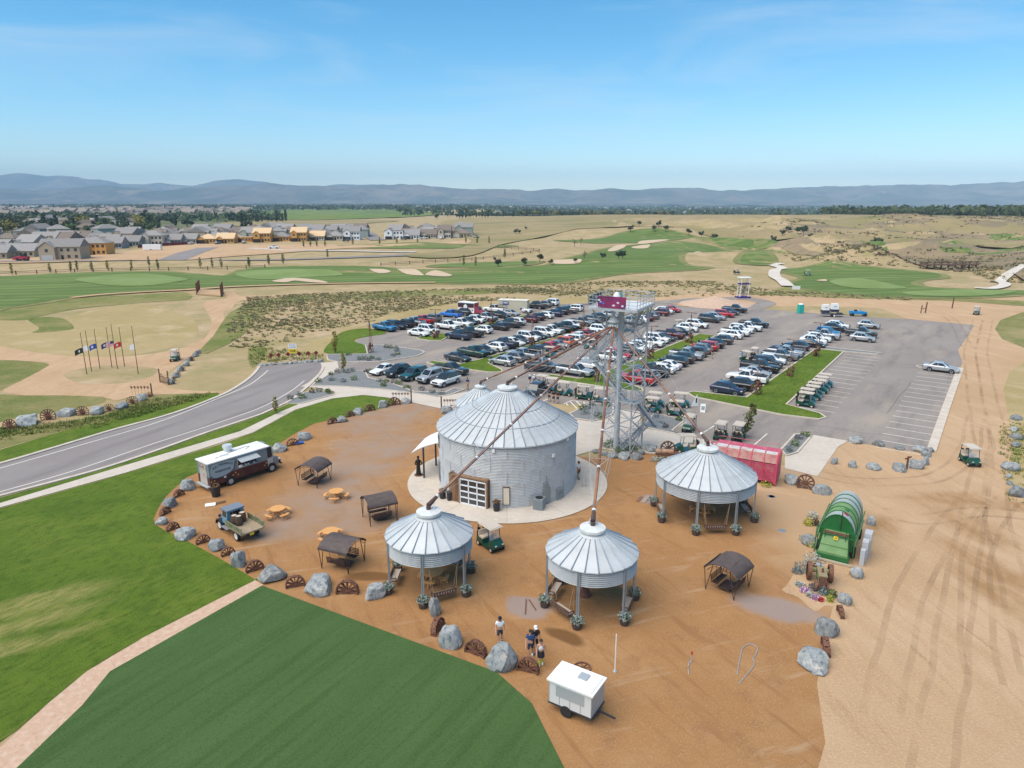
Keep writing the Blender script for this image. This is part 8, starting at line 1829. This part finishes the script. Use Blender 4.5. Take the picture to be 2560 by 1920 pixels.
# construction clutter
car('pickup', 'white', Vector((*G(685, 623).xy, hz(*G(685, 623).xy)+.5)), R(8), 'white pickup driving the site street before the new houses', None)
for i, (x, y, c) in enumerate(((163, 623, 'white'), (478, 612, 'white'), (545, 611, 'grey'), (610, 608, 'white'), (1010, 602, 'charcoal'), (1060, 602, 'white'), (1105, 602, 'white'), (1190, 600, 'silver'), (865, 605, 'charcoal'))):
    p = G(x, y); car(('suv', 'pickup')[i % 2], c, Vector((p.x, p.y, hz(p.x, p.y)+.3)), rnd.uniform(0, 6), f'{c} {("SUV", "pickup")[i % 2]} parked among the new houses', 'cars at the new houses')
p = G(382, 625); t = thing('cargo_trailer', 'white box trailer standing on the bare construction dirt', 'trailer', (p.x, p.y, hz(p.x, p.y)+.1), R(5)); MB().box((0, 0, 1.9), (9.5, 2.6, 2.9)).obj('box', WHITEP, t); MB().cyl((-.5, -1.4, .4), (-.5, 1.4, .4), .4, n=12).obj('wheels', TYRE, t)
p = G(58, 655); t = thing('red_loader', 'red construction loader at the site street', 'loader', (p.x, p.y, hz(p.x, p.y)+.3), R(0)); MB().box((0, 0, 1.3), (5.0, 2.2, 1.2)).box((-3.0, 0, 1.0), (1.4, 2.6, 1.0)).obj('body', M('loader_red', (.42, .02, .05), .5), t); MB().box((.6, 0, 2.4), (1.8, 1.8, 1.4)).obj('cab', BLACK, t)
for x in (-1.5, 1.5): MB().cyl((x, -1.2, .7), (x, 1.2, .7), .7, n=14).obj('wheels', TYRE, t)
# scrub and grass tufts
def tufts(name, label, cat, n, poly, mat, r, h, leaf, per=8, thr=-.05, fs=.03):
    q = random.Random(n+int(poly[0].x)); P = [Vector((p.x, p.y, 0)) for p in poly]; x0, x1 = min(p.x for p in P), max(p.x for p in P); y0, y1 = min(p.y for p in P), max(p.y for p in P); mb = MB(); k = 0; tries = 0
    while k < n and tries < n*30:
        tries += 1; x, y = q.uniform(x0, x1), q.uniform(y0, y1)
        if not inside(x, y, P) or noise.noise(Vector((x*fs, y*fs*1.8, 2.)))+q.uniform(-.45, .45) < thr: continue
        k += 1; z = hz(x, y); s = q.uniform(.5, 1.4)
        for j in range(per):
            a = q.uniform(0, 6.28); rr = r*s*q.random(); c = Vector((x+rr*math.cos(a), y+rr*math.sin(a), z+.02)); d = Vector((math.cos(a)*.5, math.sin(a)*.5, 1)).normalized()*h*s*q.uniform(.6, 1.2); e = Vector((-math.sin(a), math.cos(a), 0))*leaf*s
            mb.add([c-e, c+e, c+d+e*.4, c+d-e*.4], [(0, 1, 2, 3)])
    tag(mb.obj(name, mat, fix=False), label, cat, kind='stuff')
SCR1 = M('scrub_olive', (.20, .185, .085), .95, 0, (.30, .25, .13), .15, .42, .6); TALL = M('tall_grass', (.13, .18, .03), .95, 0, (.22, .22, .06), .2, .42, .6)
tufts('scrub', 'olive scrub tufts on the sandy slope left of the lot', 'scrub', 3200, [T2(0, 100), T2(700, 60), T2(2212, 10), F2(2212, 1010), F3(740, 1060), T2(2212, 160), T2(1500, 280), T2(900, 450), T2(300, 600), T2(0, 650), T0(2000, 300), T0(1960, 120)], SCR1, .45, .28, .16)
tufts('scrub', 'olive scrub tufts on the sandy ground beyond the lot', 'scrub', 1300, [F3(0, 1000), F3(900, 960), F3(1700, 960), F4(300, 1040), F4(1400, 1090), F4(1300, 1110), F4(0, 1070), F3(1400, 1080), F3(700, 1080), F3(0, 1100)], SCR1, .5, .3, .2)
tufts('scrub', 'sparse dry tufts on the far sandy course ground', 'scrub', 1500, [F4(300, 780), F4(1300, 740), F4(2300, 760), F4(2300, 1000), F4(1900, 900), F4(1500, 850), F4(1100, 870), F4(600, 850)], SCR1, .8, .5, .3, 7)
tufts('scrub', 'dark low scrub dotted over the eroded hillside', 'scrub', 2600, [F4(-200, 640), F4(500, 560), F4(1400, 500), F4(2300, 560), F4(2300, 700), F4(1600, 690), F4(900, 690), F4(300, 640)], M('scrub_dark', (.17, .145, .085), .95, 0, (.22, .18, .105), .05), 2.2, .7, .6, 6, .0, .01)
tufts('scrub', 'dry scrub on the gully banks below the hillside', 'scrub', 1600, [F4(600, 720), F4(1500, 720), F4(2300, 760), F4(2300, 860), F4(1900, 900), F4(1400, 850), F4(700, 830)], M('scrub_dark', (.11, .10, .06), .95), 1.3, .8, .45, 6, .0, .02)
tufts('tall_grass', 'tall green grass on the verge above the road', 'grass', 1300, [T0(-50, 1010), T0(500, 960), T0(900, 900), T0(1300, 760), T0(1850, 700), T0(1700, 760), T0(1200, 900), T0(600, 1080), T0(-50, 1200)], TALL, .35, .22, .035, 9, 0)
tufts('scrub', 'weeds along the dirt road verge', 'scrub', 300, [TQ(2010, 100), TQ(2212, -100), TQ(2300, 300), TQ(2300, 750), TQ(2050, 700), TQ(2020, 400)], TALL, .3, .16, .035, 9, .05)
tufts('scrub', 'weeds round the road end stones', 'scrub', 250, [T2(20, 640), T2(250, 640), T2(800, 720), T2(830, 770), T2(130, 800), T2(30, 850)], TALL, .35, .32, .04, 9, -.1)
# ---------------------------------------------------------------- mountains
fr = [(-400, 474), (0, 471), (120, 474), (196, 468), (269, 463), (332, 468), (411, 476), (500, 468), (592, 460), (640, 462), (690, 458.5), (810, 465), (880, 464), (940, 460), (1025, 459.5), (1139, 469.6), (1205, 473), (1271, 471), (1320, 475), (1389, 468), (1442, 474), (1534, 469.6), (1588, 474), (1626, 470), (1708, 468), (1746, 467), (1778, 474), (1860, 474), (1993, 468), (2176, 463), (2240, 462), (2461, 456), (2560, 454), (2960, 452)]
bk = [(-400, 442), (0, 439.6), (60, 431.6), (126, 441), (187, 438), (221, 447.5), (247, 446), (300, 458.5), (364, 460), (405, 457), (484, 465), (538, 452), (598, 447.5), (664, 455), (740, 468), (816, 465), (848, 460), (940, 462), (1040, 478), (2960, 490)]
def interp(T_, x):
    for (a, b), (c, d) in zip(T_, T_[1:]):
        if a <= x <= c: return b+(d-b)*(x-a)/(c-a)
    return T_[0][1] if x < T_[0][0] else T_[-1][1]
def crest(T_, px, Y):
    v = (960-interp(T_, px))/FPX; return CAM_H+(-math.sin(PITCH)+v*math.cos(PITCH))/(math.cos(PITCH)+v*math.sin(PITCH))*Y
MTN = LAND('mountain_scrub', (.15, .125, .10), [((.05, .06, .045), .0016, .42, .58), ((.24, .18, .13), .0011, .52, .66), ((.04, .05, .04), .006, .5, .66)], bump=.8, bscale=.006, bdist=40.)
mb = MB(); NX, NY = 260, 44
for j in range(NY):
    Y = 6600+(15500-6600)*j/(NY-1)
    for i in range(NX):
        px = -420+(3400)*i/(NX-1); X = (px-1280)/FPX*Y*1.035**-1*1.0; X = (px-1280)/FPX/(1.04)*Y
        h1 = crest(fr, px, 9600)+14*noise.noise(Vector((px*.035, 1.5, 0)))+7*noise.noise(Vector((px*.09, 4.5, 0))); h2 = crest(bk, px, 14000)+18*noise.noise(Vector((px*.03, 7.5, 0)))
        n1 = abs(noise.noise(Vector((X*.0011, Y*.0008, 4.))))*2; n2 = noise.noise(Vector((X*.003, Y*.003, 9.)))
        a = h1*(math.exp(-((Y-9600)/1250)**2) if Y < 9600 else math.exp(-((Y-9600)/1900)**2)); a *= (1-.55*n1*min(1, abs(Y-9600)/900))
        b = h2*math.exp(-((Y-14000)/1800)**2)*(1-.4*n1*min(1, abs(Y-14000)/1200))
        h = max(a, b)+n2*22*min(1, min(abs(Y-9600), abs(Y-14000))/500)
        mb.v.append((X, Y, max(-8, h-6 if j == 0 else h)))
for j in range(NY-1):
    for i in range(NX-1): mb.f.append((j*NX+i, j*NX+i+1, (j+1)*NX+i+1, (j+1)*NX+i))
mo = mb.obj('mountains', MTN, None, True, fix=False); mo['kind'] = 'structure'
if mo.data.polygons[0].normal.z < 0: mo.data.flip_normals()
# ---------------------------------------------------------------- haze
hm = bpy.data.materials.new('haze_air'); hm.use_nodes = True; nt = hm.node_tree
for n in list(nt.nodes): nt.nodes.remove(n)
ho = nt.nodes.new('ShaderNodeOutputMaterial'); pv = nt.nodes.new('ShaderNodeVolumePrincipled')
pv.inputs['Color'].default_value = (.56, .80, 1.0, 1); pv.inputs['Density'].default_value = 9.0e-5; pv.inputs['Anisotropy'].default_value = -.3
nt.links.new(pv.outputs[0], ho.inputs['Volume'])
hb = MB().box((0, 0, 340), (35200, 35200, 720)).obj('haze', hm); hb['kind'] = 'stuff'; hb['label'] = 'pale blue summer haze over the plain'; hb.visible_shadow = True
